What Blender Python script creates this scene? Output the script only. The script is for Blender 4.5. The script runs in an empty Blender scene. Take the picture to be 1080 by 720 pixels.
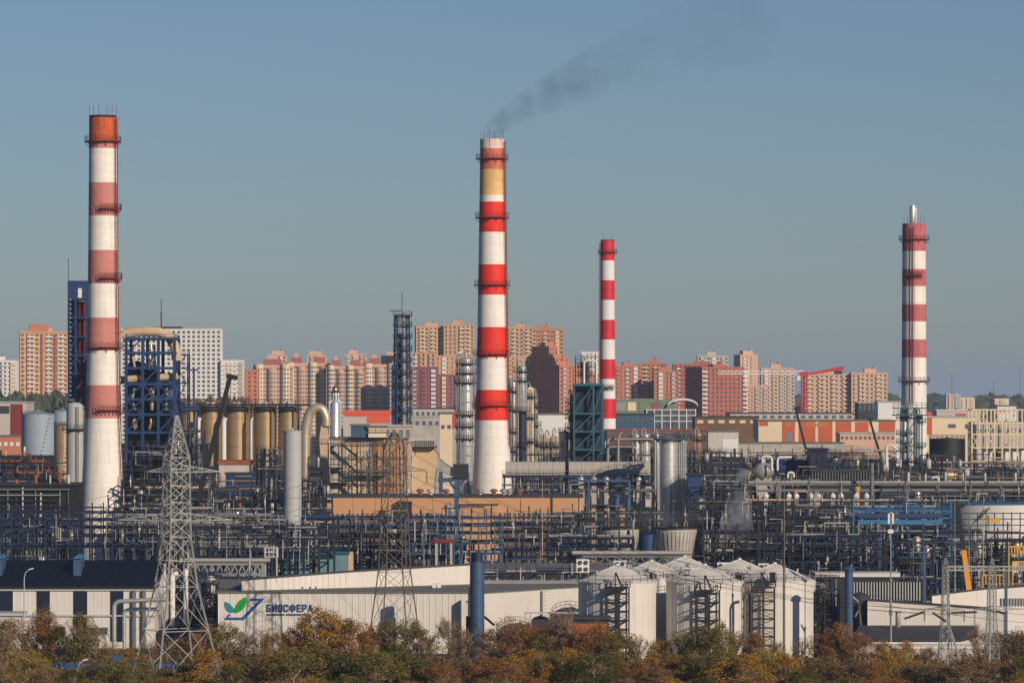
import bpy, math, random
from mathutils import Vector, Matrix, Quaternion
random.seed(7)
R = math.radians
scene = bpy.context.scene
col = scene.collection

# ---------------------------------------------------------------- camera
F, HY, H = 4398.0, 414.0, 45.0          # focal length in photo pixels, horizon row, eye height (m)
cam_d = bpy.data.cameras.new('camera')
cam = bpy.data.objects.new('camera', cam_d); col.objects.link(cam)
cam.location = (0, 0, H); cam.rotation_euler = (R(90), 0, 0)
cam_d.sensor_width = 36.0; cam_d.lens = F / 1080 * 36
cam_d.shift_y = (HY - 360) / 1080
cam_d.clip_start = 1; cam_d.clip_end = 60000
scene.camera = cam

# ---------------------------------------------------------------- sky, sun, exposure
SUN_AZ, SUN_EL = R(38), R(22.5)            # azimuth: degrees right of straight behind the camera
sdir = Vector((math.sin(SUN_AZ) * math.cos(SUN_EL), -math.cos(SUN_AZ) * math.cos(SUN_EL), math.sin(SUN_EL)))
w = bpy.data.worlds.new('World'); scene.world = w; w.use_nodes = True
nt = w.node_tree; bgn = nt.nodes['Background']
sky = nt.nodes.new('ShaderNodeTexSky'); sky.sky_type = 'NISHITA'; sky.sun_disc = False
sky.sun_elevation = SUN_EL; sky.sun_rotation = math.atan2(sdir.x, sdir.y)
sky.altitude = 200; sky.air_density = 1.0; sky.dust_density = 0.35; sky.ozone_density = 3.0
tint = nt.nodes.new('ShaderNodeMix'); tint.data_type = 'RGBA'; tint.blend_type = 'MULTIPLY'
tint.inputs[0].default_value = 1.0
tint.inputs[7].default_value = (0.72, 0.81, 1.0, 1)
nt.links.new(sky.outputs[0], tint.inputs[6]); nt.links.new(tint.outputs[2], bgn.inputs[0])
bgn.inputs[1].default_value = 0.058
sun_d = bpy.data.lights.new('sun', 'SUN'); sun_d.energy = 3.95; sun_d.angle = R(0.5); sun_d.color = (1, 0.85, 0.68)
sun = bpy.data.objects.new('sun', sun_d); col.objects.link(sun)
sun.rotation_euler = (-sdir).to_track_quat('-Z', 'Y').to_euler(); sun.location = (300, -300, 300)
scene.view_settings.view_transform = 'Standard'; scene.view_settings.look = 'None'
scene.view_settings.exposure = 0.0; scene.view_settings.gamma = 1.0
scene.view_settings.use_curve_mapping = False
scene.cycles.volume_bounces = 2

# ---------------------------------------------------------------- helpers
def S(D): return D / F
def X(px, D): return (px - 540) / F * D
def Z(py, D): return H - (py - HY) / F * D
def P(px, py, D): return Vector((X(px, D), D, Z(py, D)))
ORG = {}
def reg(o, parent, origin):
    ORG[o.name] = Vector(origin); col.objects.link(o)
    if parent is not None: o.parent = parent
    return o
def org(parent): return ORG[parent.name] if parent is not None else Vector((0, 0, 0))
def tag(o, label=None, cat=None, group=None, kind=None):
    if label: o['label'] = label
    if cat: o['category'] = cat
    if group: o['group'] = group
    if kind: o['kind'] = kind
    return o
def thing(name, label, cat, base, group=None):
    o = bpy.data.objects.new(name, None); o.location = base; o.empty_display_size = 1
    reg(o, None, base); return tag(o, label, cat, group, 'thing')

def lin(c):
    c /= 255.0
    return c / 12.92 if c <= 0.04045 else ((c + 0.055) / 1.055) ** 2.4
MATS = {}
def mat(name, rgb, rough=0.75, metal=0.0, var=0.14, scale=0.35, streak=0.0, streak_rgb=(70, 55, 45), bump=0.0, k=1.0, lifts=0.0):
    m_ = bpy.data.materials.new(name); m_.use_nodes = True
    n = m_.node_tree.nodes; L = m_.node_tree.links; b = n['Principled BSDF']
    c = [lin(v) * k for v in rgb]
    tc = n.new('ShaderNodeTexCoord')
    nz = n.new('ShaderNodeTexNoise'); nz.inputs['Scale'].default_value = scale; nz.inputs['Detail'].default_value = 5; nz.inputs['Roughness'].default_value = 0.65
    L.new(tc.outputs['Object'], nz.inputs['Vector'])
    mx = n.new('ShaderNodeMix'); mx.data_type = 'RGBA'
    mr = n.new('ShaderNodeMapRange'); mr.inputs[1].default_value = 0.3; mr.inputs[2].default_value = 0.7
    L.new(nz.outputs['Fac'], mr.inputs[0]); L.new(mr.outputs[0], mx.inputs[0])
    mx.inputs[6].default_value = (*[v * (1 - var) for v in c], 1); mx.inputs[7].default_value = (*[min(.95, v * (1 + var * .8)) for v in c], 1)
    out = mx.outputs[2]
    if streak > 0:
        mp = n.new('ShaderNodeMapping'); mp.inputs['Scale'].default_value = (1.0, 1.0, 0.06)
        L.new(tc.outputs['Object'], mp.inputs['Vector'])
        n2 = n.new('ShaderNodeTexNoise'); n2.inputs['Scale'].default_value = 0.9; n2.inputs['Detail'].default_value = 6; n2.inputs['Roughness'].default_value = 0.7
        L.new(mp.outputs[0], n2.inputs['Vector'])
        r2 = n.new('ShaderNodeMapRange'); r2.inputs[1].default_value = 0.5; r2.inputs[2].default_value = 0.78; r2.inputs[4].default_value = streak
        L.new(n2.outputs['Fac'], r2.inputs[0])
        m2 = n.new('ShaderNodeMix'); m2.data_type = 'RGBA'; L.new(r2.outputs[0], m2.inputs[0]); L.new(out, m2.inputs[6])
        m2.inputs[7].default_value = (*[lin(v) for v in streak_rgb], 1); out = m2.outputs[2]
    if lifts > 0:                       # casting joints every few metres
        sz = n.new('ShaderNodeSeparateXYZ'); L.new(tc.outputs['Object'], sz.inputs[0])
        md = n.new('ShaderNodeMath'); md.operation = 'PINGPONG'; md.inputs[1].default_value = lifts / 2; L.new(sz.outputs[2], md.inputs[0])
        r3 = n.new('ShaderNodeMapRange'); r3.inputs[1].default_value = 0.0; r3.inputs[2].default_value = .16; r3.inputs[3].default_value = .3; r3.inputs[4].default_value = 0; L.new(md.outputs[0], r3.inputs[0])
        mp3 = n.new('ShaderNodeMapping'); mp3.inputs['Scale'].default_value = (.02, .02, .42); L.new(tc.outputs['Object'], mp3.inputs['Vector'])
        n3 = n.new('ShaderNodeTexNoise'); n3.inputs['Scale'].default_value = 1.0; n3.inputs['Detail'].default_value = 1; L.new(mp3.outputs[0], n3.inputs['Vector'])
        r4 = n.new('ShaderNodeMapRange'); r4.inputs[1].default_value = .45; r4.inputs[2].default_value = .75; r4.inputs[4].default_value = .22; L.new(n3.outputs['Fac'], r4.inputs[0])
        ad = n.new('ShaderNodeMath'); ad.operation = 'ADD'; L.new(r3.outputs[0], ad.inputs[0]); L.new(r4.outputs[0], ad.inputs[1])
        m3 = n.new('ShaderNodeMix'); m3.data_type = 'RGBA'; L.new(ad.outputs[0], m3.inputs[0]); L.new(out, m3.inputs[6])
        m3.inputs[7].default_value = (*[v * .62 for v in c], 1); out = m3.outputs[2]
    if bump > 0:
        bp = n.new('ShaderNodeBump'); bp.inputs['Strength'].default_value = bump; bp.inputs['Distance'].default_value = 0.1
        L.new(nz.outputs['Fac'], bp.inputs['Height']); L.new(bp.outputs[0], b.inputs['Normal'])
    L.new(out, b.inputs['Base Color'])
    b.inputs['Roughness'].default_value = rough; b.inputs['Metallic'].default_value = metal
    MATS[name] = m_
    return name
def leafmat(name, ca, cb, cc):
    m_ = bpy.data.materials.new(name); m_.use_nodes = True
    n = m_.node_tree.nodes; L = m_.node_tree.links; b = n['Principled BSDF']
    g = n.new('ShaderNodeNewGeometry'); cr = n.new('ShaderNodeValToRGB')
    cr.color_ramp.elements[0].color = (*[lin(v) for v in ca], 1); cr.color_ramp.elements[1].color = (*[lin(v) for v in cc], 1)
    e = cr.color_ramp.elements.new(0.5); e.color = (*[lin(v) for v in cb], 1)
    tc = n.new('ShaderNodeTexCoord'); nz = n.new('ShaderNodeTexNoise'); nz.inputs['Scale'].default_value = 0.5; nz.inputs['Detail'].default_value = 2
    L.new(tc.outputs['Object'], nz.inputs['Vector'])
    ma = n.new('ShaderNodeMath'); ma.operation = 'MULTIPLY_ADD'; ma.inputs[1].default_value = 0.55; ma.inputs[2].default_value = -0.05
    L.new(g.outputs['Random Per Island'], ma.inputs[0])
    mb_ = n.new('ShaderNodeMath'); mb_.operation = 'MULTIPLY_ADD'; mb_.inputs[1].default_value = 0.75
    L.new(nz.outputs['Fac'], mb_.inputs[0]); L.new(ma.outputs[0], mb_.inputs[2])
    L.new(mb_.outputs[0], cr.inputs[0]); L.new(cr.outputs[0], b.inputs['Base Color'])
    b.inputs['Roughness'].default_value = 0.8; b.inputs['Specular IOR Level'].default_value = 0.1
    tl = n.new('ShaderNodeBsdfTranslucent'); L.new(cr.outputs[0], tl.inputs['Color']); ms = n.new('ShaderNodeMixShader'); ms.inputs[0].default_value = .35
    L.new(b.outputs[0], ms.inputs[1]); L.new(tl.outputs[0], ms.inputs[2]); L.new(ms.outputs[0], n['Material Output'].inputs['Surface'])
    MATS[name] = m_
    return name

class MB:
    def __init__(s): s.v = []; s.f = []
    def quad(s, a, b, c, d):
        i = len(s.v); s.v += [Vector(a), Vector(b), Vector(c), Vector(d)]; s.f.append((i, i + 1, i + 2, i + 3)); return s
    def tri(s, a, b, c):
        i = len(s.v); s.v += [Vector(a), Vector(b), Vector(c)]; s.f.append((i, i + 1, i + 2)); return s
    def hexa(s, p):                    # 4 bottom (ccw from above), 4 top
        i = len(s.v); s.v += [Vector(q) for q in p]
        for f in ((3, 2, 1, 0), (4, 5, 6, 7), (0, 1, 5, 4), (1, 2, 6, 5), (2, 3, 7, 6), (3, 0, 4, 7)):
            s.f.append(tuple(i + k for k in f))
        return s
    def box(s, x0, x1, y0, y1, z0, z1):
        return s.hexa([(x0, y0, z0), (x1, y0, z0), (x1, y1, z0), (x0, y1, z0), (x0, y0, z1), (x1, y0, z1), (x1, y1, z1), (x0, y1, z1)])
    def bar(s, a, b, t, t2=None):
        a, b = Vector(a), Vector(b); d = b - a
        if d.length < 1e-6: return s
        q = d.to_track_quat('Z', 'Y'); u = q @ Vector((t / 2, 0, 0)); v_ = q @ Vector((0, (t2 or t) / 2, 0))
        return s.hexa([a - u - v_, a + u - v_, a + u + v_, a - u + v_, b - u - v_, b + u - v_, b + u + v_, b - u + v_])
    def prism(s, poly, y0, y1):        # polygon in (x,z) extruded along y
        i = len(s.v); n = len(poly)
        s.v += [Vector((x, y0, z)) for x, z in poly] + [Vector((x, y1, z)) for x, z in poly]
        s.f.append(tuple(range(i, i + n))); s.f.append(tuple(range(i + 2 * n - 1, i + n - 1, -1)))
        for k in range(n):
            j = (k + 1) % n; s.f.append((i + j, i + k, i + n + k, i + n + j))
        return s
    def slab(s, poly, z0, z1):         # polygon in (x,y) extruded along z; z1 may be list
        i = len(s.v); n = len(poly)
        zt = z1 if isinstance(z1, (list, tuple)) else [z1] * n
        zb = z0 if isinstance(z0, (list, tuple)) else [z0] * n
        s.v += [Vector((x, y, zb[k])) for k, (x, y) in enumerate(poly)] + [Vector((x, y, zt[k])) for k, (x, y) in enumerate(poly)]
        s.f.append(tuple(range(i + n - 1, i - 1, -1))); s.f.append(tuple(range(i + n, i + 2 * n)))
        for k in range(n):
            j = (k + 1) % n; s.f.append((i + k, i + j, i + n + j, i + n + k))
        return s
    def tube(s, path, r, n=8, cap=True):
        path = [Vector(p) for p in path]; i = len(s.v); m_ = len(path)
        rs = r if isinstance(r, (list, tuple)) else [r] * m_
        up = None
        for k, p in enumerate(path):
            d = (path[min(k + 1, m_ - 1)] - path[max(k - 1, 0)]).normalized()
            if up is None:
                up = Vector((0, 0, 1)) if abs(d.z) < .9 else Vector((0, 1, 0))
            sx = d.cross(up).normalized(); up = sx.cross(d).normalized()
            for a in range(n):
                t = 2 * math.pi * a / n; s.v.append(p + (sx * math.cos(t) + up * math.sin(t)) * rs[k])
        for k in range(m_ - 1):
            for a in range(n):
                b = (a + 1) % n; s.f.append((i + k * n + b, i + k * n + a, i + (k + 1) * n + a, i + (k + 1) * n + b))
        if cap:
            s.f.append(tuple(i + a for a in range(n))); s.f.append(tuple(i + (m_ - 1) * n + a for a in range(n - 1, -1, -1)))
        return s
    def lathe(s, prof, cx, cy, n=24, cap=True, a0=0.0, a1=2 * math.pi):
        i = len(s.v); full = abs(a1 - a0 - 2 * math.pi) < 1e-6; m_ = n if full else n + 1
        for r, z in prof:
            for a in range(m_):
                t = a0 + (a1 - a0) * a / n; s.v.append(Vector((cx + r * math.cos(t), cy + r * math.sin(t), z)))
        for k in range(len(prof) - 1):
            for a in range(n):
                b = (a + 1) % m_; s.f.append((i + k * m_ + a, i + k * m_ + b, i + (k + 1) * m_ + b, i + (k + 1) * m_ + a))
        if cap and full:
            s.f.append(tuple(i + a for a in range(m_ - 1, -1, -1))); e = i + (len(prof) - 1) * m_; s.f.append(tuple(e + a for a in range(m_)))
        return s
    def rail(s, path, h=1.1, t=0.07, step=2.5):
        for a, b in zip(path, path[1:]):
            a, b = Vector(a), Vector(b); L_ = (b - a).length; u = Vector((0, 0, 1))
            for q in (1.0, 0.5): s.bar(a + u * h * q, b + u * h * q, t)
            n = max(1, int(L_ / step))
            for k in range(n + 1): s.bar(a.lerp(b, k / n), a.lerp(b, k / n) + u * h, t)
        return s
    def rrail(s, cx, cy, r, z, h=1.1, t=0.07, n=12, a0=0, a1=2 * math.pi):
        return s.rail([(cx + r * math.cos(a0 + (a1 - a0) * k / n), cy + r * math.sin(a0 + (a1 - a0) * k / n), z) for k in range(n + 1)], h, t, 9)
    def build(s, name, m_, parent=None, smooth=False, kind=None):
        o0 = org(parent); me = bpy.data.meshes.new(name)
        me.from_pydata([tuple(v - o0) for v in s.v], [], s.f); me.update()
        if smooth:
            me.polygons.foreach_set('use_smooth', [True] * len(me.polygons))
            try: me.set_sharp_from_angle(angle=R(40))
            except Exception: pass
        me.materials.append(MATS[m_])
        o = bpy.data.objects.new(name, me); reg(o, parent, o0)
        if kind: o['kind'] = kind
        return o
def single(name, mb, m_, base, label, cat, group=None, smooth=False, kind=None):      # a thing that is one mesh, origin at its base
    base = Vector(base); me = bpy.data.meshes.new(name)
    me.from_pydata([tuple(v - base) for v in mb.v], [], mb.f); me.update()
    if smooth:
        me.polygons.foreach_set('use_smooth', [True] * len(me.polygons))
        try: me.set_sharp_from_angle(angle=R(40))
        except Exception: pass
    me.materials.append(MATS[m_]); o = bpy.data.objects.new(name, me); o.location = base; reg(o, None, base)
    return tag(o, label, cat, group, kind)

UNIT = {}
def unit(shape, m_):
    k = (shape, m_)
    if k not in UNIT:
        b = MB()
        if shape == 'bar': b.box(-.5, .5, -.5, .5, -.5, .5)
        else: b.lathe([(.5, -.5), (.5, .5)], 0, 0, 10)
        me = bpy.data.meshes.new(shape + '_' + m_); me.from_pydata([tuple(v) for v in b.v], [], b.f); me.update()
        if shape == 'rod':
            me.polygons.foreach_set('use_smooth', [len(p.vertices) == 4 for p in me.polygons])
        me.materials.append(MATS[m_]); UNIT[k] = me
    return UNIT[k]
def piece(name, a, b, t, m_, parent, shape='bar', t2=None):
    a, b = Vector(a), Vector(b); o0 = org(parent); d = b - a
    o = bpy.data.objects.new(name, unit(shape, m_))
    o.matrix_basis = Matrix.LocRotScale((a + b) / 2 - o0, d.to_track_quat('Z', 'Y'), Vector((t, t2 or t, d.length)))
    return reg(o, parent, o0)
def block(name, x0, x1, y0, y1, z0, z1, m_, parent):
    o0 = org(parent); o = bpy.data.objects.new(name, unit('bar', m_))
    o.location = Vector(((x0 + x1) / 2, (y0 + y1) / 2, (z0 + z1) / 2)) - o0; o.scale = (x1 - x0, y1 - y0, z1 - z0)
    return reg(o, parent, o0)

# ---------------------------------------------------------------- materials
mat('asphalt', (40, 39, 38), .95, var=.3, scale=.05, bump=.2)
mat('earth', (74, 68, 54), 1, var=.35, scale=.08)
mat('white_clad', (212, 206, 197), .6, var=.05, scale=.2, streak=.3, streak_rgb=(168, 156, 142))
mat('white_paint', (236, 230, 220), .7, var=.06, scale=.3, streak=.42, streak_rgb=(158, 142, 122), lifts=2.5)
mat('white_dirty', (196, 188, 178), .8, var=.12, scale=.3, streak=.3, streak_rgb=(110, 95, 80))
mat('pink_paint', (196, 126, 116), .8, var=.09, scale=.4, streak=.45, streak_rgb=(206, 158, 148), lifts=2.5)
mat('rust_orange', (198, 92, 48), .85, var=.3, scale=.5, streak=.8, streak_rgb=(92, 34, 26))
mat('orange_red', (232, 44, 8), .7, var=.14, scale=.4, streak=.4, streak_rgb=(150, 40, 24), lifts=2.5)
mat('faded_red', (204, 104, 84), .85, var=.25, scale=.5, streak=.6, streak_rgb=(224, 186, 176), lifts=2.5)
mat('ash_pink', (228, 204, 194), .85, var=.2, scale=.5, streak=.5, streak_rgb=(190, 120, 104), lifts=2.5)
mat('stained_yellow', (222, 180, 116), .8, var=.15, scale=.25, streak=.4, streak_rgb=(226, 200, 160), lifts=2.5)
mat('signal_red', (206, 16, 30), .6, var=.06, scale=.4, streak=.12, streak_rgb=(120, 20, 26), lifts=2.5)
mat('old_red', (190, 104, 106), .8, var=.15, scale=.4, streak=.5, streak_rgb=(110, 44, 50), lifts=2.5)
mat('dark_red', (120, 40, 40), .8, var=.2)
mat('soot', (50, 38, 36), .95, var=.3)
mat('navy_steel', (22, 34, 58), .6, var=.2)
mat('blue_steel', (22, 56, 100), .6, var=.2)
mat('deep_blue', (24, 54, 104), .6, var=.2)
mat('teal_steel', (32, 86, 104), .6, var=.2)
mat('green_steel', (52, 88, 98), .6, var=.2)
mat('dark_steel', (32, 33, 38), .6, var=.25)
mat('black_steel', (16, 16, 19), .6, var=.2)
mat('grey_steel', (108, 110, 112), .55, var=.15)
mat('galv', (152, 152, 148), .5, metal=.3, var=.12)
mat('pylon_steel', (166, 166, 160), .55, metal=.2, var=.15)
mat('pylon_brown', (112, 102, 90), .6, metal=.1, var=.15)
mat('silver', (214, 212, 206), .34, metal=.6, var=.12, scale=.5)
mat('dull_silver', (180, 176, 168), .45, metal=.4, var=.15, scale=.4)
mat('tan_silo', (176, 150, 112), .42, metal=.45, var=.15, scale=.3, streak=.5, streak_rgb=(104, 78, 50))
mat('beige', (200, 172, 138), .8, var=.12, scale=.2, streak=.3, streak_rgb=(150, 110, 80))
mat('tan_clad', (196, 148, 106), .75, var=.06, scale=.15, streak=.15, streak_rgb=(180, 116, 72))
mat('insul', (200, 182, 156), .4, metal=.45, var=.1, scale=.4, streak=.3, streak_rgb=(140, 116, 88))
mat('rust', (150, 84, 48), .9, var=.3, scale=.6)
mat('pale_grey', (174, 176, 174), .6, var=.06, scale=.3, streak=.15, streak_rgb=(140, 140, 140))
mat('blue_grey_tank', (150, 164, 176), .6, var=.08, scale=.2, streak=.2, streak_rgb=(110, 116, 120))
mat('concrete', (178, 172, 162), .9, var=.18, scale=.25, streak=.4, streak_rgb=(110, 104, 96))
mat('dark_conc', (96, 90, 84), .9, var=.3, scale=.3, streak=.4, streak_rgb=(50, 46, 42))
mat('grey_roof', (110, 108, 104), .9, var=.12, scale=.15)
mat('dark_roof', (56, 58, 64), .8, var=.15, scale=.2)
mat('navy_roof', (6, 12, 28), .55, var=.12, scale=.15)
mat('navy_panel', (10, 22, 46), .5, var=.1)
mat('stack_blue', (54, 82, 112), .6, var=.08, scale=.4)
mat('sign_blue', (28, 84, 148), .5, var=.03)
mat('sign_text', (26, 72, 120), .5, var=.03)
mat('leaf_teal', (20, 134, 150), .5, var=.05)
mat('leaf_green', (18, 150, 52), .5, var=.05)
mat('fence_blue', (36, 76, 118), .6, var=.15, scale=.5)
mat('cyan_blue', (44, 108, 150), .6, var=.12)
mat('yellow', (204, 156, 56), .6, var=.12)
mat('crane_yellow', (228, 150, 40), .5, var=.1)
mat('crane_red', (190, 44, 48), .6, var=.1)
mat('glass', (88, 94, 102), .22, var=.55, scale=.4)
mat('glass_pale', (120, 124, 130), .3, var=.3, scale=.7)
mat('brick_tan', (200, 160, 124), .9, var=.1, scale=.1)
mat('brick_amber', (206, 158, 110), .9, var=.12, scale=.1)
mat('brick_orange', (190, 122, 92), .9, var=.12, scale=.1)
mat('brick_red', (170, 100, 84), .9, var=.12, scale=.1)
mat('brick_brown', (120, 84, 72), .9, var=.25, scale=.2)
mat('maroon', (146, 84, 84), .9, var=.12, scale=.1)
mat('peach', (206, 170, 146), .9, var=.08, scale=.1)
mat('cream', (224, 204, 172), .9, var=.08, scale=.1)
mat('pale_wall', (190, 180, 172), .9, var=.06, scale=.1)
mat('white_wall', (222, 219, 215), .85, var=.04, scale=.1)
mat('roof_red', (160, 98, 86), .9, var=.15, scale=.15)
mat('shop_orange', (188, 88, 54), .7, var=.08, scale=.2)
mat('awning_orange', (216, 88, 54), .6, var=.06, scale=.2)
mat('gold', (232, 190, 90), .25, metal=.9, var=.05)
mat('insulator', (72, 52, 40), .4, var=.1)
mat('wire', (48, 46, 46), .6, var=.1)
mat('bark', (84, 70, 58), .95, var=.3, scale=2)
mat('twig', (150, 128, 112), .95, var=.25, scale=2)
mat('wood_green', (70, 78, 56), .95, var=.3, scale=.05)
mat('wood_brown', (120, 92, 70), .95, var=.3, scale=.05)
mat('stack_teal', (98, 134, 144), .6, var=.12, streak=.3)
mat('shop_green', (108, 128, 104), .7, var=.2)
mat('pink_red', (190, 66, 72), .7, var=.08)
# ================================================================ ground
g = MB(); g.quad((-6000, -200, 0), (6000, -200, 0), (6000, 40000, 0), (-6000, 40000, 0))
tag(g.build('ground', 'earth'), 'flat ground running to the horizon', kind='structure')
g = MB(); g.quad((-420, 690, .004), (420, 690, .004), (900, 2050, .004), (-900, 2050, .004))
tag(g.build('plant_yard', 'asphalt'), 'dark paved yard under the works', kind='structure')

# ================================================================ generators
def chimney(label, px, D, prof, bands, galleries, ladder_px=None, gal_mat='dark_red', top_extra=None, rods=6):
    """prof: [(py, half width px)] top to bottom; bands: [(y0, y1, material)]; galleries: [(py, a0deg, a1deg)]"""
    cx = X(px, D); t = thing('chimney', label, 'chimney', (cx, D, 0), 'tall striped factory chimneys')
    def rad(py):
        for (a, ra), (b, rb) in zip(prof, prof[1:]):
            if a <= py <= b: return (ra + (rb - ra) * (py - a) / (b - a)) * S(D)
        return (prof[0][1] if py < prof[0][0] else prof[-1][1]) * S(D)
    for y0, y1, m_ in bands:
        n = max(2, int((y1 - y0) / 8)); ys = [y1 + (y0 - y1) * k / n for k in range(n + 1)]
        b = MB(); p = [(rad(y), max(0, Z(y, D))) for y in ys]
        if y0 == bands[0][0]: p += [(p[-1][0] - .6, p[-1][1]), (p[-1][0] - .6, p[-1][1] - 3)]
        b.lathe(p, cx, D, 40, cap=False).build('shaft_band', m_, t, smooth=True)
    for py, a0, a1 in galleries:
        r = rad(py); z = Z(py, D); w_ = 1.15; n = 20
        a0, a1 = R(a0), R(a1); b = MB()
        pr = [(r - .1, z), (r + w_, z), (r + w_, z + .25), (r - .1, z + .25)]
        b.lathe(pr, cx, D, n, cap=False, a0=a0, a1=a1)
        for k in range(n + 1):
            a = a0 + (a1 - a0) * k / n
            if k % 2 == 0: b.bar((cx + r * math.cos(a), D + r * math.sin(a), z - 1.2), (cx + (r + w_ * .95) * math.cos(a), D + (r + w_ * .95) * math.sin(a), z - .05), .14)
        ga = b.build('gallery', gal_mat, t)
        MB().rrail(cx, D, r + w_ - .06, z + .25, 1.2, .08, n, a0, a1).build('railing', gal_mat, ga)
    if ladder_px is not None:
        y0, y1, ang = ladder_px; b = MB(); ys = [y0 + (y1 - y0) * k / 60 for k in range(61)]
        a = R(ang); tx, ty = -math.sin(a), math.cos(a)
        for s_ in (-.4, .4):
            pts = [Vector((cx + (rad(y) + .55) * math.cos(a) + tx * s_, D + (rad(y) + .55) * math.sin(a) + ty * s_, Z(y, D))) for y in ys]
            for p0, p1 in zip(pts, pts[1:]): b.bar(p0, p1, .16)
        for y in ys:
            r = rad(y)
            for q in (0, .5):
                z = Z(y, D) - q * (Z(ys[0], D) - Z(ys[1], D))
                b.bar((cx + (r + .55) * math.cos(a) + tx * .4, D + (r + .55) * math.sin(a) + ty * .4, z), (cx + (r + .55) * math.cos(a) - tx * .4, D + (r + .55) * math.sin(a) - ty * .4, z), .08)
            b.rrail(cx + (r + .9) * math.cos(a), D + (r + .9) * math.sin(a), .5, Z(y, D), 0.01, .06, 6, a - 1.6, a + 1.6)
        b.build('ladder', gal_mat, t)
    r = rad(prof[0][0])
    for k in range(rods):
        a = 2 * math.pi * (k + .3) / rods
        piece('lightning_rod', (cx + r * math.cos(a), D + r * math.sin(a), Z(prof[0][0], D) - 3), (cx + r * math.cos(a), D + r * math.sin(a), Z(prof[0][0], D) + 2.6), .1, gal_mat, t)
    return t

def column(name, label, cat, px, y_top, D, wpx, m_, platforms=(), z0=0.0, base_y=None, ladder=True, plat_mat='dark_steel', head='dome', group=None, rings=(), pipes=1, pw=1.1, skirt=None):
    cx = X(px, D); r = wpx * S(D) / 2; zt = Z(y_top, D); zb = Z(base_y, D) if base_y else z0
    t = thing(name, label, cat, (cx, D, zb), group)
    if skirt:
        zs = Z(skirt[0], D); MB().lathe([(r * .98, zb), (r * .98, zs)], cx, D, 24).build('skirt', skirt[1], t, smooth=True)
    else: zs = zb
    if head == 'dome': p = [(r, zs), (r, zt - r * .6), (r * .9, zt - r * .28), (r * .6, zt - r * .08), (r * .02, zt)]
    elif head == 'cone': p = [(r, zs), (r, zt - r * .9), (r * .35, zt - r * .1), (r * .3, zt)]
    else: p = [(r, zs), (r, zt)]
    MB().lathe(p, cx, D, 28).build('shell', m_, t, smooth=True)
    for ry in rings:
        z = Z(ry, D); MB().lathe([(r, z - .2), (r + .14, z - .2), (r + .14, z + .2), (r, z + .2)], cx, D, 28, cap=False).build('hoop', m_, t, smooth=True)
    for k, py in enumerate(platforms):
        z = Z(py, D); b = MB(); b.lathe([(r + .02, z - .3), (r + pw, z - .3), (r + pw, z), (r + .02, z)], cx, D, 18, cap=False)
        for q in range(6):
            a = q * math.pi / 3; b.bar((cx + r * math.cos(a), D + r * math.sin(a), z - 1.2), (cx + (r + pw) * math.cos(a), D + (r + pw) * math.sin(a), z - .25), .14)
        pl = b.build('platform', plat_mat, t)
        MB().rrail(cx, D, r + pw - .05, z, 1.15, .09, 14).build('railing', plat_mat, pl)
    if ladder:
        b = MB(); a = R(-70)
        x, y = cx + (r + .5) * math.cos(a), D + (r + .5) * math.sin(a)
        for s_ in (-.3, .3): b.bar((x + s_, y, zs), (x + s_, y, zt - r * .5), .12)
        z = zs
        while z < zt - r * .5: b.bar((x - .3, y, z), (x + .3, y, z), .07); z += .9
        b.build('ladder', plat_mat, t)
    for k in range(pipes):
        a = R(-125 - 35 * k); rr = .22 + .1 * k; x, y = cx + (r + .4 + rr) * math.cos(a), D + (r + .4 + rr) * math.sin(a)
        MB().tube([(cx, D, zt - .2), (cx, D, zt + .9), (cx + (x - cx) * .4, D + (y - D) * .4, zt + 1.5), (x, y, zt + .9), (x, y, zt - r), (x, y, zb + (zt - zb) * .1)], rr, 8).build('downcomer', 'dull_silver' if m_ != 'dull_silver' else 'silver', t, smooth=True)
    return t

def tank(label, px, y_top, D, wpx, m_, group=None, roof='cone', rail=True, base_y=None, name='storage_tank', cat='tank', roof_mat=None):
    cx = X(px, D); r = wpx * S(D) / 2; zt = Z(y_top, D); zb = Z(base_y, D) if base_y else 0
    t = thing(name, label, cat, (cx, D, zb), group)
    b = MB().lathe([(r, zb), (r, zt)], cx, D, 36); b.build('shell', m_, t, smooth=True)
    b = MB().lathe([(r + .08, zt + .01), (r + .08, zt + .2), (.3, zt + (r * .25 if roof == 'cone' else .5)), (.3, zt + (r * .25 if roof == 'cone' else .5) + .4)], cx, D, 36); b.build('roof', roof_mat or m_, t, smooth=True)
    if rail: MB().rrail(cx, D, r, zt + .2, 1.1, .09, 22).build('railing', 'dark_steel', t)
    b = MB()
    for k in range(26 if rail else 0):
        a = R(-120 + k * 3.2); x, y = cx + (r + .45) * math.cos(a), D + (r + .45) * math.sin(a); z = zb + (zt - zb) * k / 25
        b.bar((cx + r * math.cos(a), D + r * math.sin(a), z), (x + .3 * math.cos(a), y + .3 * math.sin(a), z), .5, .1)
    if rail: b.build('stair', 'dark_steel', t)
    return t

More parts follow.
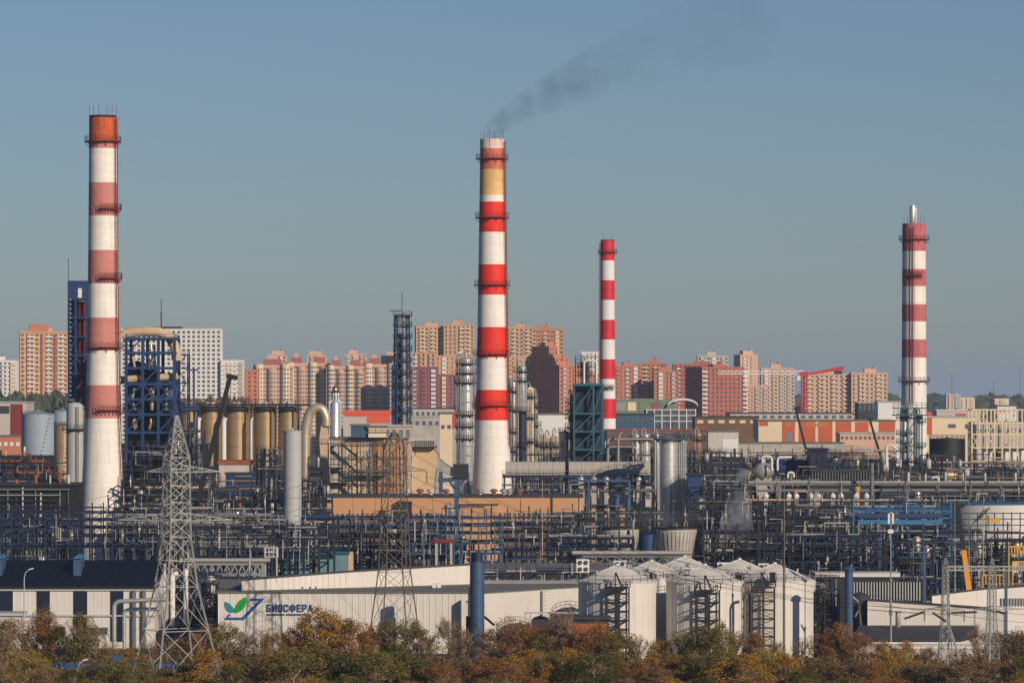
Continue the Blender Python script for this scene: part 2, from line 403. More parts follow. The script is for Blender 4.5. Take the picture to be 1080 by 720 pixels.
def drum(label, px, py, D, lpx, hpx, m_, group=None, rot=0, name='horizontal_vessel', cat='vessel'):
    """horizontal pressure vessel on two saddles; py = axis row"""
    c = P(px, py, D); L_ = lpx * S(D); r = hpx * S(D) / 2
    t = thing(name, label, cat, (c.x, D, 0), group)
    d = Vector((math.cos(R(rot)), math.sin(R(rot)), 0)); pts, rs = [], []
    for q, k in ((0, .05), (.06 * r, .55), (.25 * r, .88), (.5 * r, 1)): pts.append(c - d * (L_ / 2 - q)); rs.append(r * k)
    for q, k in ((.5 * r, 1), (.25 * r, .88), (.06 * r, .55), (0, .05)): pts.append(c + d * (L_ / 2 - q)); rs.append(r * k)
    MB().tube(pts, rs, 18).build('shell', m_, t, smooth=True)
    for s_ in (-.3, .3):
        a = c + d * L_ * s_; piece('saddle', (a.x, a.y, 0), (a.x, a.y, c.z - r * .55), r * 1.3, 'concrete', t, t2=.5)
    piece('nozzle', c + Vector((0, 0, r * .9)), c + Vector((0, 0, r * 1.5)), r * .35, m_, t, 'rod')
    return t

def rack(label, x0, x1, D, tiers, bay, m_, pipes=('galv', 'dull_silver', 'dark_steel'), depth=5.0, npipe=4, top_y=None, brace=3, group='steel pipe racks', t=.34, pr=(.12, .3), rails=True, name='pipe_rack', rng=None, zbase=0.0):
    """tiers: photo rows of the floors (top first)"""
    rng = rng or random.Random(sum(map(ord, label)) + int(D))
    xa, xb = X(x0, D), X(x1, D); th = thing(name, label, 'pipe rack', ((xa + xb) / 2, D, zbase), group)
    zs = [Z(y, D) for y in tiers]; ztop = Z(top_y, D) if top_y else zs[0] + .4
    n = max(1, round((x1 - x0) / bay)); xs = [xa + (xb - xa) * k / n for k in range(n + 1)]
    for k, x in enumerate(xs):
        for y in (D, D + depth): piece('post', (x, y, zbase), (x, y, ztop + (rng.choice((-2.5, -1, 0, .3, .8, 1.8)) if top_y is None else 0)), t * .8, m_, th)
    cb = MB()
    for z in zs:
        for y in (D, D + depth): piece('beam', (xa, y - t * .05, z), (xb, y - t * .05, z), t * .62, m_, th)
        for x in xs: cb.bar((x, D, z - .02), (x, D + depth, z - .02), t * .8)
    cb.build('cross_beams', m_, th, kind='stuff')
    for z in zs:
        for k in range(npipe):
            r = rng.uniform(*pr) * rng.choice((.7, 1, 1, 1.3)); y = D + .3 + (depth - .6) * (k + rng.random() * .6) / npipe; L_ = xb - xa
            a = xa + L_ * (0 if rng.random() < .35 else rng.random() * .5); b = xb - L_ * (0 if rng.random() < .35 else rng.random() * .5)
            if b - a < 5: b = min(xb, a + 6)
            m2 = rng.choice(pipes); zz = z + .2 + r; pts = [(a, y, zz)]
            if rng.random() < .55: pts.insert(0, (a, y, zz + rng.choice((-1, 1, 1)) * rng.uniform(1, 3.4)))
            if rng.random() < .5 and b - a > 12:         # expansion loop
                xm = a + (b - a) * rng.uniform(.3, .7); w_ = rng.uniform(1, 3); hh = rng.uniform(.8, 2.4)
                pts += [(xm - w_, y, zz), (xm - w_, y, zz + hh), (xm + w_, y, zz + hh), (xm + w_, y, zz)]
            pts.append((b, y, zz))
            if rng.random() < .55: pts.append((b, y, zz + rng.choice((-1, 1, 1)) * rng.uniform(1, 3.4)))
            MB().tube(pts, r, 7).build('pipe', m2, th)
    rz = {m2: MB() for m2 in ('galv', 'dark_steel', 'white_dirty')}; zl = min(zs)
    for k in range(int(n * 2.2)):                    # risers, bends and valves hung on the front
        x = rng.uniform(xa, xb); za = rng.uniform(max(0.5, zl - 3), ztop); zc = za + rng.choice((-1, 1)) * rng.uniform(1.5, 5); zc = min(max(.5, zc), ztop + 1.6); y = D - rng.uniform(.25, .6); r = rng.choice((.05, .07, .1, .14))
        mb = rz[rng.choice(('galv', 'galv', 'dark_steel', 'white_dirty'))]; x2 = x + rng.uniform(-3, 3)
        mb.tube([(x, y, za), (x, y, zc), (x2, y, zc)] if rng.random() < .5 else [(x, y, za), (x, y, zc)], r, 5)
        if rng.random() < .4: mb.box(x - .22, x + .22, y - .2, y + .2, (za + zc) / 2 - .3, (za + zc) / 2 + .3)
    for m2, mb in rz.items():
        if mb.v: mb.build('risers', m2, th, kind='stuff')
    if brace:
        allz = [zbase] + sorted(zs)
        for k in range(0, n, brace):
            for z0_, z1_ in zip(allz, allz[1:]):
                if rng.random() < .8: piece('brace', (xs[k], D - .05, z0_), (xs[k + 1], D - .05, z1_), t * .5, m_, th)
    if rails:
        u0 = rng.random() * .5; MB().rail([(xa + (xb - xa) * u0, D - .1, ztop), (xa + (xb - xa) * min(1, u0 + rng.uniform(.3, .6)), D - .1, ztop)], 1.1, .06, 2.2).build('railing', m_, th)
    return th

def steel_frame(name, label, cat, xs_px, levels, D, depth, m_, decks=True, brace='x', t=.4, rails=(0,), group=None, base_y=None, rows=2, rng=None):
    """braced open steel frame: posts at xs_px, floors at photo rows levels (top first)"""
    rng = rng or random.Random(int(D + xs_px[0])); xs = [X(p, D) for p in xs_px]; zs = [Z(y, D) for y in levels]
    zb = Z(base_y, D) if base_y else 0; th = thing(name, label, cat, ((xs[0] + xs[-1]) / 2, D, zb), group)
    ys = [D + depth * k / (rows - 1) for k in range(rows)]
    for x in xs:
        for y in ys: piece('post', (x, y, zb), (x, y, zs[0]), t, m_, th)
    for z in zs:
        for y in ys: piece('beam', (xs[0], y - .03, z), (xs[-1], y - .03, z), t * .85, m_, th)
        for x in (xs[0], xs[-1]): piece('beam', (x + .02, ys[0], z - .01), (x + .02, ys[-1], z - .01), t * .8, m_, th)
        if decks: block('deck', xs[0] + .25, xs[-1] - .25, ys[0] + .25, ys[-1] - .25, z - .08, z + .06, m_, th)
    al = [zb] + sorted(zs)
    for i in range(len(xs) - 1):
        for a, b in zip(al, al[1:]):
            if b - a < 1.5: continue
            if brace == 'x' or (brace == 'r' and rng.random() < .5):
                piece('brace', (xs[i], D - .1, a), (xs[i + 1], D - .1, b), t * .5, m_, th)
                if brace == 'x' or rng.random() < .5: piece('brace', (xs[i + 1], D - .16, a), (xs[i], D - .16, b), t * .5, m_, th)
            elif brace == 'k':
                xm = (xs[i] + xs[i + 1]) / 2
                piece('brace', (xs[i], D - .1, a), (xm, D - .1, b), t * .5, m_, th); piece('brace', (xs[i + 1], D - .1, a), (xm, D - .1, b), t * .5, m_, th)
            elif brace == 'z': piece('brace', (xs[i], D - .1, a), (xs[i + 1], D - .1, b), t * .55, m_, th)
    for k in rails:
        z = zs[k]; MB().rail([(xs[0], ys[-1], z), (xs[0], ys[0], z), (xs[-1], ys[0], z), (xs[-1], ys[-1], z)], 1.2, .09, 2.2).build('railing', m_, th)
    return th

def pipe(label, pts, r, m_, cat='pipe', group=None, name='pipe', n=10):
    pts = [Vector(p) for p in pts]; q = [pts[0]]
    for a, b, c in zip(pts, pts[1:], pts[2:]):                     # rounded elbows
        k = min((b - a).length, (c - b).length) * .4; k = min(k, r * 3)
        p0 = b + (a - b).normalized() * k; p2 = b + (c - b).normalized() * k
        for i in range(5):
            u = i / 4; q.append(p0.lerp(b, u).lerp(b.lerp(p2, u), u))
    q.append(pts[-1]); base = min(pts, key=lambda v: v.z)
    return single(name, MB().tube(q, r, n), m_, base, label, cat, group, smooth=True)

def lattice(th, cx, cy, rot, prof, m_, leg=.22, br=.1, bname='brace', ratio=1.0, pieces=True):
    """four-legged lattice: prof [(z, half)] bottom to top"""
    def cor(k, z, h):
        a = rot + math.pi / 4 + k * math.pi / 2; return Vector((cx + h * 1.414 * math.cos(a), cy + h * 1.414 * math.sin(a), z))
    for k in range(4):
        b = MB()
        for (z0, h0), (z1, h1) in zip(prof, prof[1:]): b.bar(cor(k, z0, h0), cor(k, z1, h1), leg)
        b.build('leg', m_, th)
    mb = MB()
    def add(a, b, t):
        if pieces: piece(bname, a, b, t, m_, th)
        else: mb.bar(a, b, t)
    for (z0, h0), (z1, h1) in zip(prof, prof[1:]):
        z, h = z0, h0
        while z < z1 - .2:
            step = max(.8, 2 * h * ratio); zn = min(z1, z + step)
            if z1 - zn < step * .4: zn = z1
            hn = h0 + (h1 - h0) * (zn - z0) / (z1 - z0)
            for k in range(4):
                j = (k + 1) % 4
                add(cor(k, z, h), cor(j, zn, hn), br); add(cor(j, z, h), cor(k, zn, hn), br); add(cor(k, zn, hn), cor(j, zn, hn), br)
            z, h = zn, hn
    if not pieces: mb.build('bracing', m_, th, kind='stuff')

def corr_wall(xa, ya, xb, yb, z0, za, zb, pitch=1.0, d=.05, face=-1):
    """corrugated wall sheet from (xa,ya) to (xb,yb), top heights za to zb"""
    b = MB(); A, B = Vector((xa, ya, 0)), Vector((xb, yb, 0)); u = (B - A); L_ = u.length; u.normalize(); nrm = Vector((u.y, -u.x, 0)) * -face * -1
    n = int(L_ / pitch); pts = []
    for k in range(n):
        s0 = L_ * k / n; p_ = L_ / n
        pts += [(s0, 0), (s0 + p_ * .08, d), (s0 + p_ * .92, d), ]
    pts.append((L_, 0)); i0 = 0
    for s_, o in pts:
        p = A + u * s_ + nrm * o; zt = za + (zb - za) * s_ / L_
        b.v += [Vector((p.x, p.y, z0)), Vector((p.x, p.y, zt))]
    for k in range(len(pts) - 1): b.f.append((2 * k, 2 * k + 2, 2 * k + 3, 2 * k + 1))
    return b

def apartment(label, xl, xr, ytop, D, wall, floors, cols, depth=16, rot=0, glass='glass', pier=.5, spand=.5, penthouse=True, extra=None, group='apartment blocks on the skyline', wall2=None, name='apartment_block', side_cols=3):
    s_, c_ = math.sin(R(rot)), math.cos(R(rot)); tot = (xr - xl) * S(D); W = (tot - depth * abs(s_)) / c_
    Hh = Z(ytop, D); floors = max(4, round(Hh / 3.05)); cols = max(3, round(W / 3.3)); side_cols = max(2, round(depth / 3.6))
    th = thing(name, label, 'apartment block', (0, 0, 0), group)
    cx = X((xl + xr) / 2, D); th.location = (cx, D + depth / 2 * c_, 0); th.rotation_euler.z = R(rot)
    ORG[th.name] = Vector((0, 0, 0))                 # local coordinates from here on
    MB().box(-W / 2 + .4, W / 2 - .4, -depth / 2 + .4, depth / 2 - .4, 0, Hh - .5).build('glazing', glass, th)
    fh = Hh / floors; b = MB()
    for z in range(floors + 1):
        za = z * fh - (fh * spand) / 2; zb = za + fh * spand
        if z == 0: za = 0
        if z == floors: zb = Hh
        b.box(-W / 2, W / 2, -depth / 2, depth / 2, za, zb)
    b.build('spandrels', wall2 or wall, th, kind='stuff'); b = MB()
    cw = W / cols; pw_ = cw * pier
    for k in range(cols + 1):
        x = -W / 2 + k * cw; a, e = max(-W / 2 - .05, x - pw_ / 2), min(W / 2 + .05, x + pw_ / 2)
        b.box(a, e, -depth / 2 - .08, -depth / 2 + .5, 0, Hh - .02)
    sw = depth / side_cols
    for k in range(side_cols + 1):
        y = -depth / 2 + k * sw; a, e = max(-depth / 2 - .07, y - sw * .3), min(depth / 2 + .05, y + sw * .3)
        for sx in (-1, 1):
            b.box(min(sx * (W / 2 + .08), sx * (W / 2 - .5)), max(sx * (W / 2 + .08), sx * (W / 2 - .5)), a, e, 0, Hh - .03)
    b.build('piers', wall, th, kind='stuff')
    MB().box(-W / 2 - .2, W / 2 + .2, -depth / 2 - .2, depth / 2 + .2, Hh - .01, Hh + .9).build('parapet', wall, th)
    if penthouse:
        rng = random.Random(int(xl * 7 + D)); n = max(1, int(W / 26))
        for k in range(n):
            x = -W / 2 + W * (k + .5) / n + rng.uniform(-2, 2); w_ = rng.uniform(3, 5); hz = rng.uniform(2.4, 4)
            MB().box(x - w_, x + w_, -4, 4, Hh + .91, Hh + hz).build('penthouse', wall, th)
            piece('roof_vent', (x + w_ * .4, -1, Hh + hz), (x + w_ * .4, -1, Hh + hz + 1.6), .6, 'dark_steel', th)
    if extra: extra(th, W, Hh, depth, fh, cw)
    elif W > 12:
        rng = random.Random(int(xl * 13 + D)); nb = rng.randint(2, 4)
        for k in range(nb): balconies((-.5 + (k + .5) / nb + rng.uniform(-.04, .04),), rng.choice(('cream', 'pale_wall', 'white_wall', wall)), rng.uniform(2.2, 4), .9, h=rng.choice((1.0, 1.9, 2.3)))(th, W, Hh, depth, fh, cw)
    return th
def balconies(xs, m_='white_wall', w=3.2, proud=1.2, every=1, h=1.1, skip=1):
    def f(th, W, Hh, depth, fh, cw):
        for x in xs:
            b = MB(); z = fh * skip
            while z < Hh - fh * .6:
                b.box(x * W - w / 2, x * W + w / 2, -depth / 2 - proud, -depth / 2 - .1, z, z + h); z += fh * every
            b.build('balcony_stack', m_, th, kind='stuff')
    return f
def antenna(label, px, y0, D, y1=None, m_='dark_steel', t=.16, group='thin lightning masts'):
    a = P(px, y0, D); b = a.copy(); b.z = Z(y1, D) if y1 else 0
    th = thing('lightning_mast', label, 'mast', b, group)
    mid = b.lerp(a, .55); piece('lower_pole', b, mid, t * 1.6, m_, th, 'rod'); piece('upper_pole', mid, a, t * .9, m_, th, 'rod')
    piece('collar', mid - Vector((0, 0, .2)), mid + Vector((0, 0, .2)), t * 2.4, m_, th, 'rod')
    return th
# ================================================================ skyline
def blob_row(name, label, x0, x1, D, h0, h1, m_, depth=60, n=220, size=(4, 9)):
    """a far wood that reads as one mass"""
    rng = random.Random(int(x0 + D)); b = MB()
    for k in range(n):
        px = rng.uniform(x0, x1); d = D + rng.uniform(0, depth); r = rng.uniform(*size); h = rng.uniform(h0, h1); x = X(px, d)
        i = len(b.v); q = 7
        prof = [(r * .5, 0), (r, h * .35), (r * .85, h * .7), (r * .4, h * .93), (.1, h)]
        for rr, z in prof:
            for a in range(q):
                t = 2 * math.pi * a / q; j = rng.uniform(.7, 1.25); b.v.append(Vector((x + rr * j * math.cos(t), d + rr * j * math.sin(t), z * rng.uniform(.92, 1.06))))
        for s_ in range(len(prof) - 1):
            for a in range(q): c_ = (a + 1) % q; b.f.append((i + s_ * q + a, i + s_ * q + c_, i + (s_ + 1) * q + c_, i + (s_ + 1) * q + a))
    return tag(b.build(name, m_), label, 'trees', kind='stuff')
blob_row('far_wood', 'dark line of far woods along the horizon', -40, 1120, 5200, 26, 46, 'wood_green', 500, 420, (14, 34))
blob_row('far_wood', 'dark evergreen wood below the tan tower at the left edge', -20, 80, 2450, 36, 45, 'wood_green', 120, 200)
blob_row('far_wood', 'bare brown wood in front of the evergreens at the left edge', -20, 80, 2250, 26, 36, 'wood_brown', 120, 200)
blob_row('far_wood', 'brown trees at the foot of the white apartment blocks', 180, 262, 2500, 34, 43, 'wood_brown', 80, 140)
blob_row('far_wood', 'brown scrub between the brick towers and the shops', 420, 640, 2500, 7, 14, 'wood_brown', 200, 200)
blob_row('far_wood', 'brown scrub behind the orange shop row', 700, 1100, 2500, 6, 16, 'wood_brown', 300, 260)
blob_row('far_wood', 'green trees behind the cream sheds at the right edge', 940, 1100, 2700, 18, 34, 'wood_green', 200, 160)

apartment('low whitish apartment block at the left edge of the skyline', -20, 17, 381, 3000, 'white_wall', 14, 9, pier=.45)
def f_tan(th, W, Hh, depth, fh, cw):
    balconies((-.28, .1, .36), 'white_wall', 4.5, 1.1)(th, W, Hh, depth, fh, cw)
    b = MB(); z = fh
    while z < Hh: b.box(-W / 2 + 2, W / 2, -depth / 2 - .25, -depth / 2 - .09, z - .25, z + .25); z += fh * 2
    b.build('floor_bands', 'white_wall', th, kind='stuff')
    for x in (-.34, -.05, .22): MB().box(x * W - .9, x * W + .9, -depth / 2 - .3, -depth / 2 - .085, 0, Hh - 1).build('brick_strip', 'maroon', th)
    MB().box(-W * .3, W * .1, -6, 6, Hh + 1, Hh + 6).build('roof_house', 'brick_orange', th)
apartment('tall amber brick tower with white balconies left of the blue steel tower', 18, 71, 351, 2800, 'brick_amber', 22, 16, rot=8, extra=f_tan, pier=.5)
def f_white(th, W, Hh, depth, fh, cw):
    MB().box(-W * .2, W * .1, -4, 4, Hh + .95, Hh + 2.4).build('roof_house', 'dark_steel', th)
apartment('white apartment slab with a grid of small dark windows', 128, 233, 348, 2800, 'white_wall', 15, 23, pier=.45, spand=.45, extra=f_white, penthouse=False)
apartment('shorter white block with dark windows joined to the white slab', 233.3, 256, 381, 2798, 'white_wall', 11, 6, pier=.5, spand=.5, penthouse=False)
apartment('low orange brick block with a red panel beside the white block', 254, 272, 391, 2820, 'brick_orange', 9, 5, pier=.6, penthouse=False)

def bay_block(label, xl, xr, ytop, D, nb, wall='peach', bay='cream', roof='roof_red', floors=13, step=0):
    floors = round(Z(ytop, D) / 3.05)
    cx = X((xl + xr) / 2, D); W = (xr - xl) * S(D); Hh = Z(ytop, D); dp = 15
    th = thing('apartment_block', label, 'apartment block', (cx, D + dp / 2, 0), 'apartment blocks on the skyline'); ORG[th.name] = Vector((0, 0, 0))
    MB().box(-W / 2, W / 2, -dp / 2, dp / 2, 0, Hh).build('wall', wall, th); fh = Hh / floors
    bw = W / nb; wn = MB()
    for k in range(nb):
        x = -W / 2 + bw * (k + .5); r = bw * .33; hh = Hh - (3 if k % 2 else 0)
        MB().lathe([(r, 0), (r, hh - 1), (r * 1.08, hh - 1), (r * 1.08, hh + .6)], x, -dp / 2, 14).build('bay', bay if k % 2 == 0 else wall, th, smooth=True)
        for z in range(1, floors):
            for a in (-128, -90, -52):
                t = R(a); c = Vector((x + r * math.cos(t), -dp / 2 + r * math.sin(t), z * fh)); u = Vector((-math.sin(t), math.cos(t), 0)) * .62; o = Vector((math.cos(t), math.sin(t), 0)) * .12
                if z * fh + .8 < hh - 1.5: wn.quad(c - u + o - Vector((0, 0, .8)), c + u + o - Vector((0, 0, .8)), c + u + o + Vector((0, 0, .8)), c - u + o + Vector((0, 0, .8)))
            for s_ in (-.42, .42):
                xx = x + bw * s_; wn.box(xx - .6, xx + .6, -dp / 2 - .1, -dp / 2 + .1, z * fh - .8, z * fh + .8)
    wn.build('windows', 'glass_pale', th, kind='stuff')
    n = max(1, nb // 2)
    for k in range(n):
        x = -W / 2 + W * (k + .5) / n; w_ = W / n * .26
        MB().hexa([(x - w_, -6, Hh + .01), (x + w_, -6, Hh + .01), (x + w_, 6, Hh + .01), (x - w_, 6, Hh + .01), (x - w_ * .8, -3, Hh + 4.5), (x + w_ * .8, -3, Hh + 4.5), (x + w_ * .8, 3, Hh + 4.5), (x - w_ * .8, 3, Hh + 4.5)]).build('roof', roof, th)
        MB().box(x - w_ * .4, x + w_ * .4, -2, 2, Hh + 4.4, Hh + 7).build('roof_house', wall, th)
    MB().box(-W / 2 - .2, W / 2 + .2, -dp / 2 - .3, dp / 2 + .2, Hh - 2.6, Hh - 1.9).build('cornice', roof, th)
    return th
bay_block('peach apartment block with round bays, first right of the white blocks', 266, 308, 385, 3000, 3)
bay_block('peach block with round bays above the second and third tan silo', 300, 348, 383, 3012, 4)
bay_block('peach block with round bays behind the white chapel', 344, 384, 386, 3000, 4)
bay_block('peach block with round bays just left of the dark lattice tower', 382, 432, 384, 3012, 4)
apartment('pale red roof block rising behind the first round bay block', 282, 302, 375, 3180, 'peach', 15, 6, pier=.6)
apartment('pale red roof block rising behind the second round bay block', 324, 344, 375, 3180, 'peach', 15, 6, pier=.6)
apartment('pale red roof block rising behind the third round bay block', 364, 386, 374, 3180, 'peach', 15, 6, pier=.6)
apartment('pale red roof block rising behind the dark lattice tower', 402, 424, 376, 3180, 'peach', 15, 6, pier=.6)

apartment('tan apartment tower left of the middle chimney, tall rear slab', 437, 470, 345, 3125, 'brick_tan', 24, 12, pier=.5, rot=5, extra=balconies((-.3, .05, .4), 'cream', 4))
apartment('tan apartment tower with wide bands beside the middle chimney', 468, 500, 343, 3120, 'brick_tan', 24, 9, pier=.6, extra=balconies((0.1, .3), 'cream', 4))
apartment('maroon and tan block in front of the tan towers, left one', 434, 459, 373, 2950, 'brick_tan', 18, 8, pier=.6, wall2='maroon', penthouse=False)
apartment('maroon striped block between the lattice tower and the silver column', 433, 462, 388, 2900, 'maroon', 14, 9, pier=.4, glass='glass_pale', penthouse=False)
apartment('maroon striped block touching the silver column left of the middle chimney', 462, 500, 396, 2920, 'maroon', 13, 11, pier=.4, glass='glass_pale', penthouse=False)
apartment('tan block with a blank wall behind the silver column', 459, 500, 376, 3000, 'brick_tan', 17, 8, pier=.8, penthouse=False)
apartment('tan apartment tower just right of the middle chimney', 533, 562, 346, 3150, 'brick_tan', 24, 9, pier=.5, extra=balconies((-.2, .3), 'cream', 4))
apartment('tan apartment tower with a red stepped top right of the middle chimney', 556, 594, 348, 3200, 'brick_orange', 24, 11, pier=.5, wall2='brick_tan')
apartment('dull tan block behind the dark column beside the middle chimney', 533, 563, 376, 3000, 'brick_tan', 17, 8, pier=.7, penthouse=False)
apartment('orange brick tower with a shaded blue side wall, tallest step', 561, 588, 366, 2980, 'brick_orange', 20, 6, depth=26, rot=28, pier=.6, side_cols=5)
apartment('orange brick tower with a shaded side wall, middle step', 567, 600, 378, 2940, 'brick_orange', 18, 6, depth=26, rot=28, pier=.6, side_cols=5)
apartment('orange brick tower with a shaded side wall, lowest step', 572, 612, 386, 2900, 'brick_orange', 16, 8, depth=26, rot=27, pier=.55, side_cols=5)
apartment('small white tower top showing left of the thin red chimney', 613, 634, 372, 3300, 'white_wall', 18, 6, pier=.7, penthouse=False)
apartment('orange brick block with pale windows left of the thin red chimney', 600, 640, 396, 3000, 'brick_orange', 14, 12, pier=.5, glass='glass_pale')
apartment('orange brick block just right of the thin red chimney', 645, 676, 386, 3000, 'brick_orange', 15, 10, pier=.5, glass='glass_pale', rot=6)
apartment('orange brick block with a stepped roof right of the thin red chimney', 672, 704, 384, 3040, 'brick_orange', 15, 10, pier=.5, rot=-8, extra=balconies((-.2, .2), 'cream', 5))
apartment('orange brick block joined to the long brick slab', 690, 716, 392, 2980, 'brick_orange', 14, 8, pier=.5, glass='glass_pale')
apartment('red brick slab with white dotted band behind the long block', 710, 764, 385, 3000, 'brick_red', 15, 18, pier=.5, extra=balconies((-.4, -.2, .1), 'white_wall', 3))
apartment('red brick slab with a shaded navy end wall', 724, 786, 388, 2900, 'brick_red', 15, 18, depth=24, rot=26, pier=.55, side_cols=2, extra=balconies((-.45, .5), 'white_wall', 4))
apartment('white topped tower rising behind the red brick slabs', 736, 768, 376, 3200, 'pale_wall', 20, 10, pier=.4)
apartment('tall pale tower right of the red brick slabs', 775, 799, 375, 3250, 'peach', 20, 7, pier=.8, rot=15)
apartment('pale pink block left of the red tower crane', 803, 838, 389, 3250, 'peach', 18, 11, pier=.55, wall2='pale_wall')
apartment('low pale block beside the tall pale tower', 786, 812, 407, 3100, 'peach', 8, 8, pier=.5, penthouse=False)
apartment('wide peach block right of the red tower crane', 849, 900, 395, 2965, 'peach', 14, 20, pier=.55, extra=balconies((-.4, -.15, .1, .35), 'cream', 4))
apartment('peach block at the right end of the skyline row', 898, 936, 394, 2960, 'peach', 14, 10, pier=.6, extra=balconies((-.2, .25), 'cream', 4))
for px, y, l in ((1005, 416, 'small grey tower far right of the fourth chimney'), (1020, 420, 'small cream block far right of the fourth chimney'), (1056, 421, 'small pale block near the right edge of the skyline')):
    apartment(l, px - 7, px + 8, y, 4200, 'cream' if px != 1005 else 'pale_wall', 10, 5, pier=.6, penthouse=False)

# chapel with gilded dome
D = 2300; cx = X(353.5, D); s = S(D); zr = Z(414, D); zb = 0
ch = thing('chapel', 'small white chapel tower with a gold dome above the orange roof', 'chapel', (cx, D, 0))
MB().box(cx - 6 * s, cx + 6 * s, D - 4, D + 4, 0, Z(422, D)).build('wall', 'white_wall', ch)
MB().lathe([(4.2 * s, Z(422, D)), (4.2 * s, zr)], cx, D, 12).build('drum', 'white_wall', ch)
for a in (-130, -90, -50): piece('window', (cx + 4.25 * s * math.cos(R(a)), D + 4.25 * s * math.sin(R(a)), Z(421, D)), (cx + 4.25 * s * math.cos(R(a)), D + 4.25 * s * math.sin(R(a)), Z(416, D)), .6, 'glass', ch)
MB().lathe([(5.2 * s, zr), (5.2 * s, zr + .6)], cx, D, 16).build('cornice', 'dark_steel', ch)
MB().lathe([(3 * s, zr + .61), (3.6 * s, zr + 1.4), (3 * s, zr + 2.6), (1.2 * s, zr + 3.6), (.2, zr + 5)], cx, D, 16).build('dome', 'gold', ch, smooth=True)

# red tower crane
D = 2600; s = S(D); cx = X(848, D)
tc_ = thing('tower_crane', 'red and white tower crane with a long jib between the pale blocks', 'crane', (cx, D, 0))
lattice(tc_, cx, D, 0, [(0, 1.6), (Z(396, D), 1.6)], 'crane_red', .7, .4, pieces=False, ratio=1.3)
zt = Z(396, D)
MB().box(cx - 2.2, cx + 2.2, D - 2.2, D + 2.2, zt, zt + 2.4).build('slewing_unit', 'crane_red', tc_)
MB().box(cx - 4.6, cx - 2.4, D - 3, D - .6, zt - 3, zt).build('cab', 'white_wall', tc_)
b = MB(); xe = X(757, D)
for z in (zt + 1, zt + 3): b.bar((cx, D, z), (xe, D, z), .5)
k = cx
while k > xe + 3: b.bar((k, D, zt + 1), (k - 2, D, zt + 3), .3); b.bar((k - 2, D, zt + 3), (k - 4, D, zt + 1), .3); k -= 4
b.build('jib', 'white_wall', tc_)
b = MB(); xe2 = X(890, D)
b.hexa([(cx + 2, D - .8, zt + .2), (xe2, D - .8, zt + 3.5), (xe2, D + .8, zt + 3.5), (cx + 2, D + .8, zt + .2), (cx + 2, D - .8, zt + 1.6), (xe2, D - .8, zt + 6), (xe2, D + .8, zt + 6), (cx + 2, D + .8, zt + 1.6)])
b.build('counter_jib', 'crane_red', tc_)
MB().box(xe2 - 6, xe2 - 1, D - 1.2, D + 1.2, zt + 1, zt + 3).build('counterweight', 'dark_steel', tc_)

# ================================================================ town between the works and the skyline
def shed(name, label, cat, x0, x1, y_top, D, m_, depth=30, roof_m='grey_roof', panels=(), base=0.0, group=None, over=.4, wins=None, roof_h=.5, doors=()):
    xa, xb = X(x0, D), X(x1, D); zt = Z(y_top, D); th = thing(name, label, cat, ((xa + xb) / 2, D + depth / 2, 0), group)
    MB().box(xa, xb, D, D + depth, base, zt).build('wall', m_, th)
    MB().box(xa - over, xb + over, D - over, D + depth + over, zt + .002, zt + roof_h).build('roof', roof_m, th)
    for p0, p1, y0, y1, pm in panels: block('panel', X(p0, D), X(p1, D), D - .15, D + .1, max(base, Z(y1, D)), Z(y0, D), pm, th)
    for p0, p1, y0, y1 in doors: block('door', X(p0, D), X(p1, D), D - .2, D + .1, max(base, Z(y1, D)), Z(y0, D), 'glass_pale', th)
    if wins:
        n, y0, y1, wm = wins; w_ = (xb - xa) / n
        for k in range(n): block('window', xa + w_ * (k + .22), xa + w_ * (k + .78), D - .12, D + .1, Z(y1, D), Z(y0, D), wm, th)
    return th
shed('warehouse', 'long low hall with a bright orange roof left of the lattice tower', 'warehouse', 362, 412, 437, 2000, 'pale_wall', 14, 'awning_orange', panels=[(364, 386, 433, 439, 'awning_orange'), (387, 411.5, 432.6, 446, 'awning_orange')], roof_h=2)
shed('warehouse', 'grey low warehouse right of the lattice tower', 'warehouse', 432, 500, 431, 2100, 'pale_wall', 40, 'dark_roof', wins=(12, 434, 438, 'glass'))
shed('warehouse', 'second grey warehouse with a pale roof below the maroon blocks', 'warehouse', 430, 492, 440, 1850, 'concrete', 30, 'pale_grey', wins=(9, 444, 448, 'glass'))
shed('warehouse', 'cream gable building with a red end beside the silver column', 'building', 464, 477, 436, 1500, 'cream', 12, 'grey_roof', panels=[(477.2, 484, 434, 452, 'pink_red')], wins=(2, 448, 452, 'glass'))
shed('warehouse', 'plain white hall between the dark column and the teal tower', 'warehouse', 563, 612, 437, 1600, 'white_wall', 30, 'grey_roof', panels=[(604, 612.5, 437, 441, 'dark_roof')])
shed('warehouse', 'blue container hall right of the thin red chimney', 'warehouse', 649, 690, 437, 1800, 'stack_blue', 14, 'dark_roof', wins=(8, 440, 444, 'glass'))
shed('warehouse', 'low red shed row beyond the small silver tanks', 'warehouse', 640, 745, 453.5, 1690, 'brick_brown', 6, 'maroon', wins=(20, 456, 459, 'glass'))
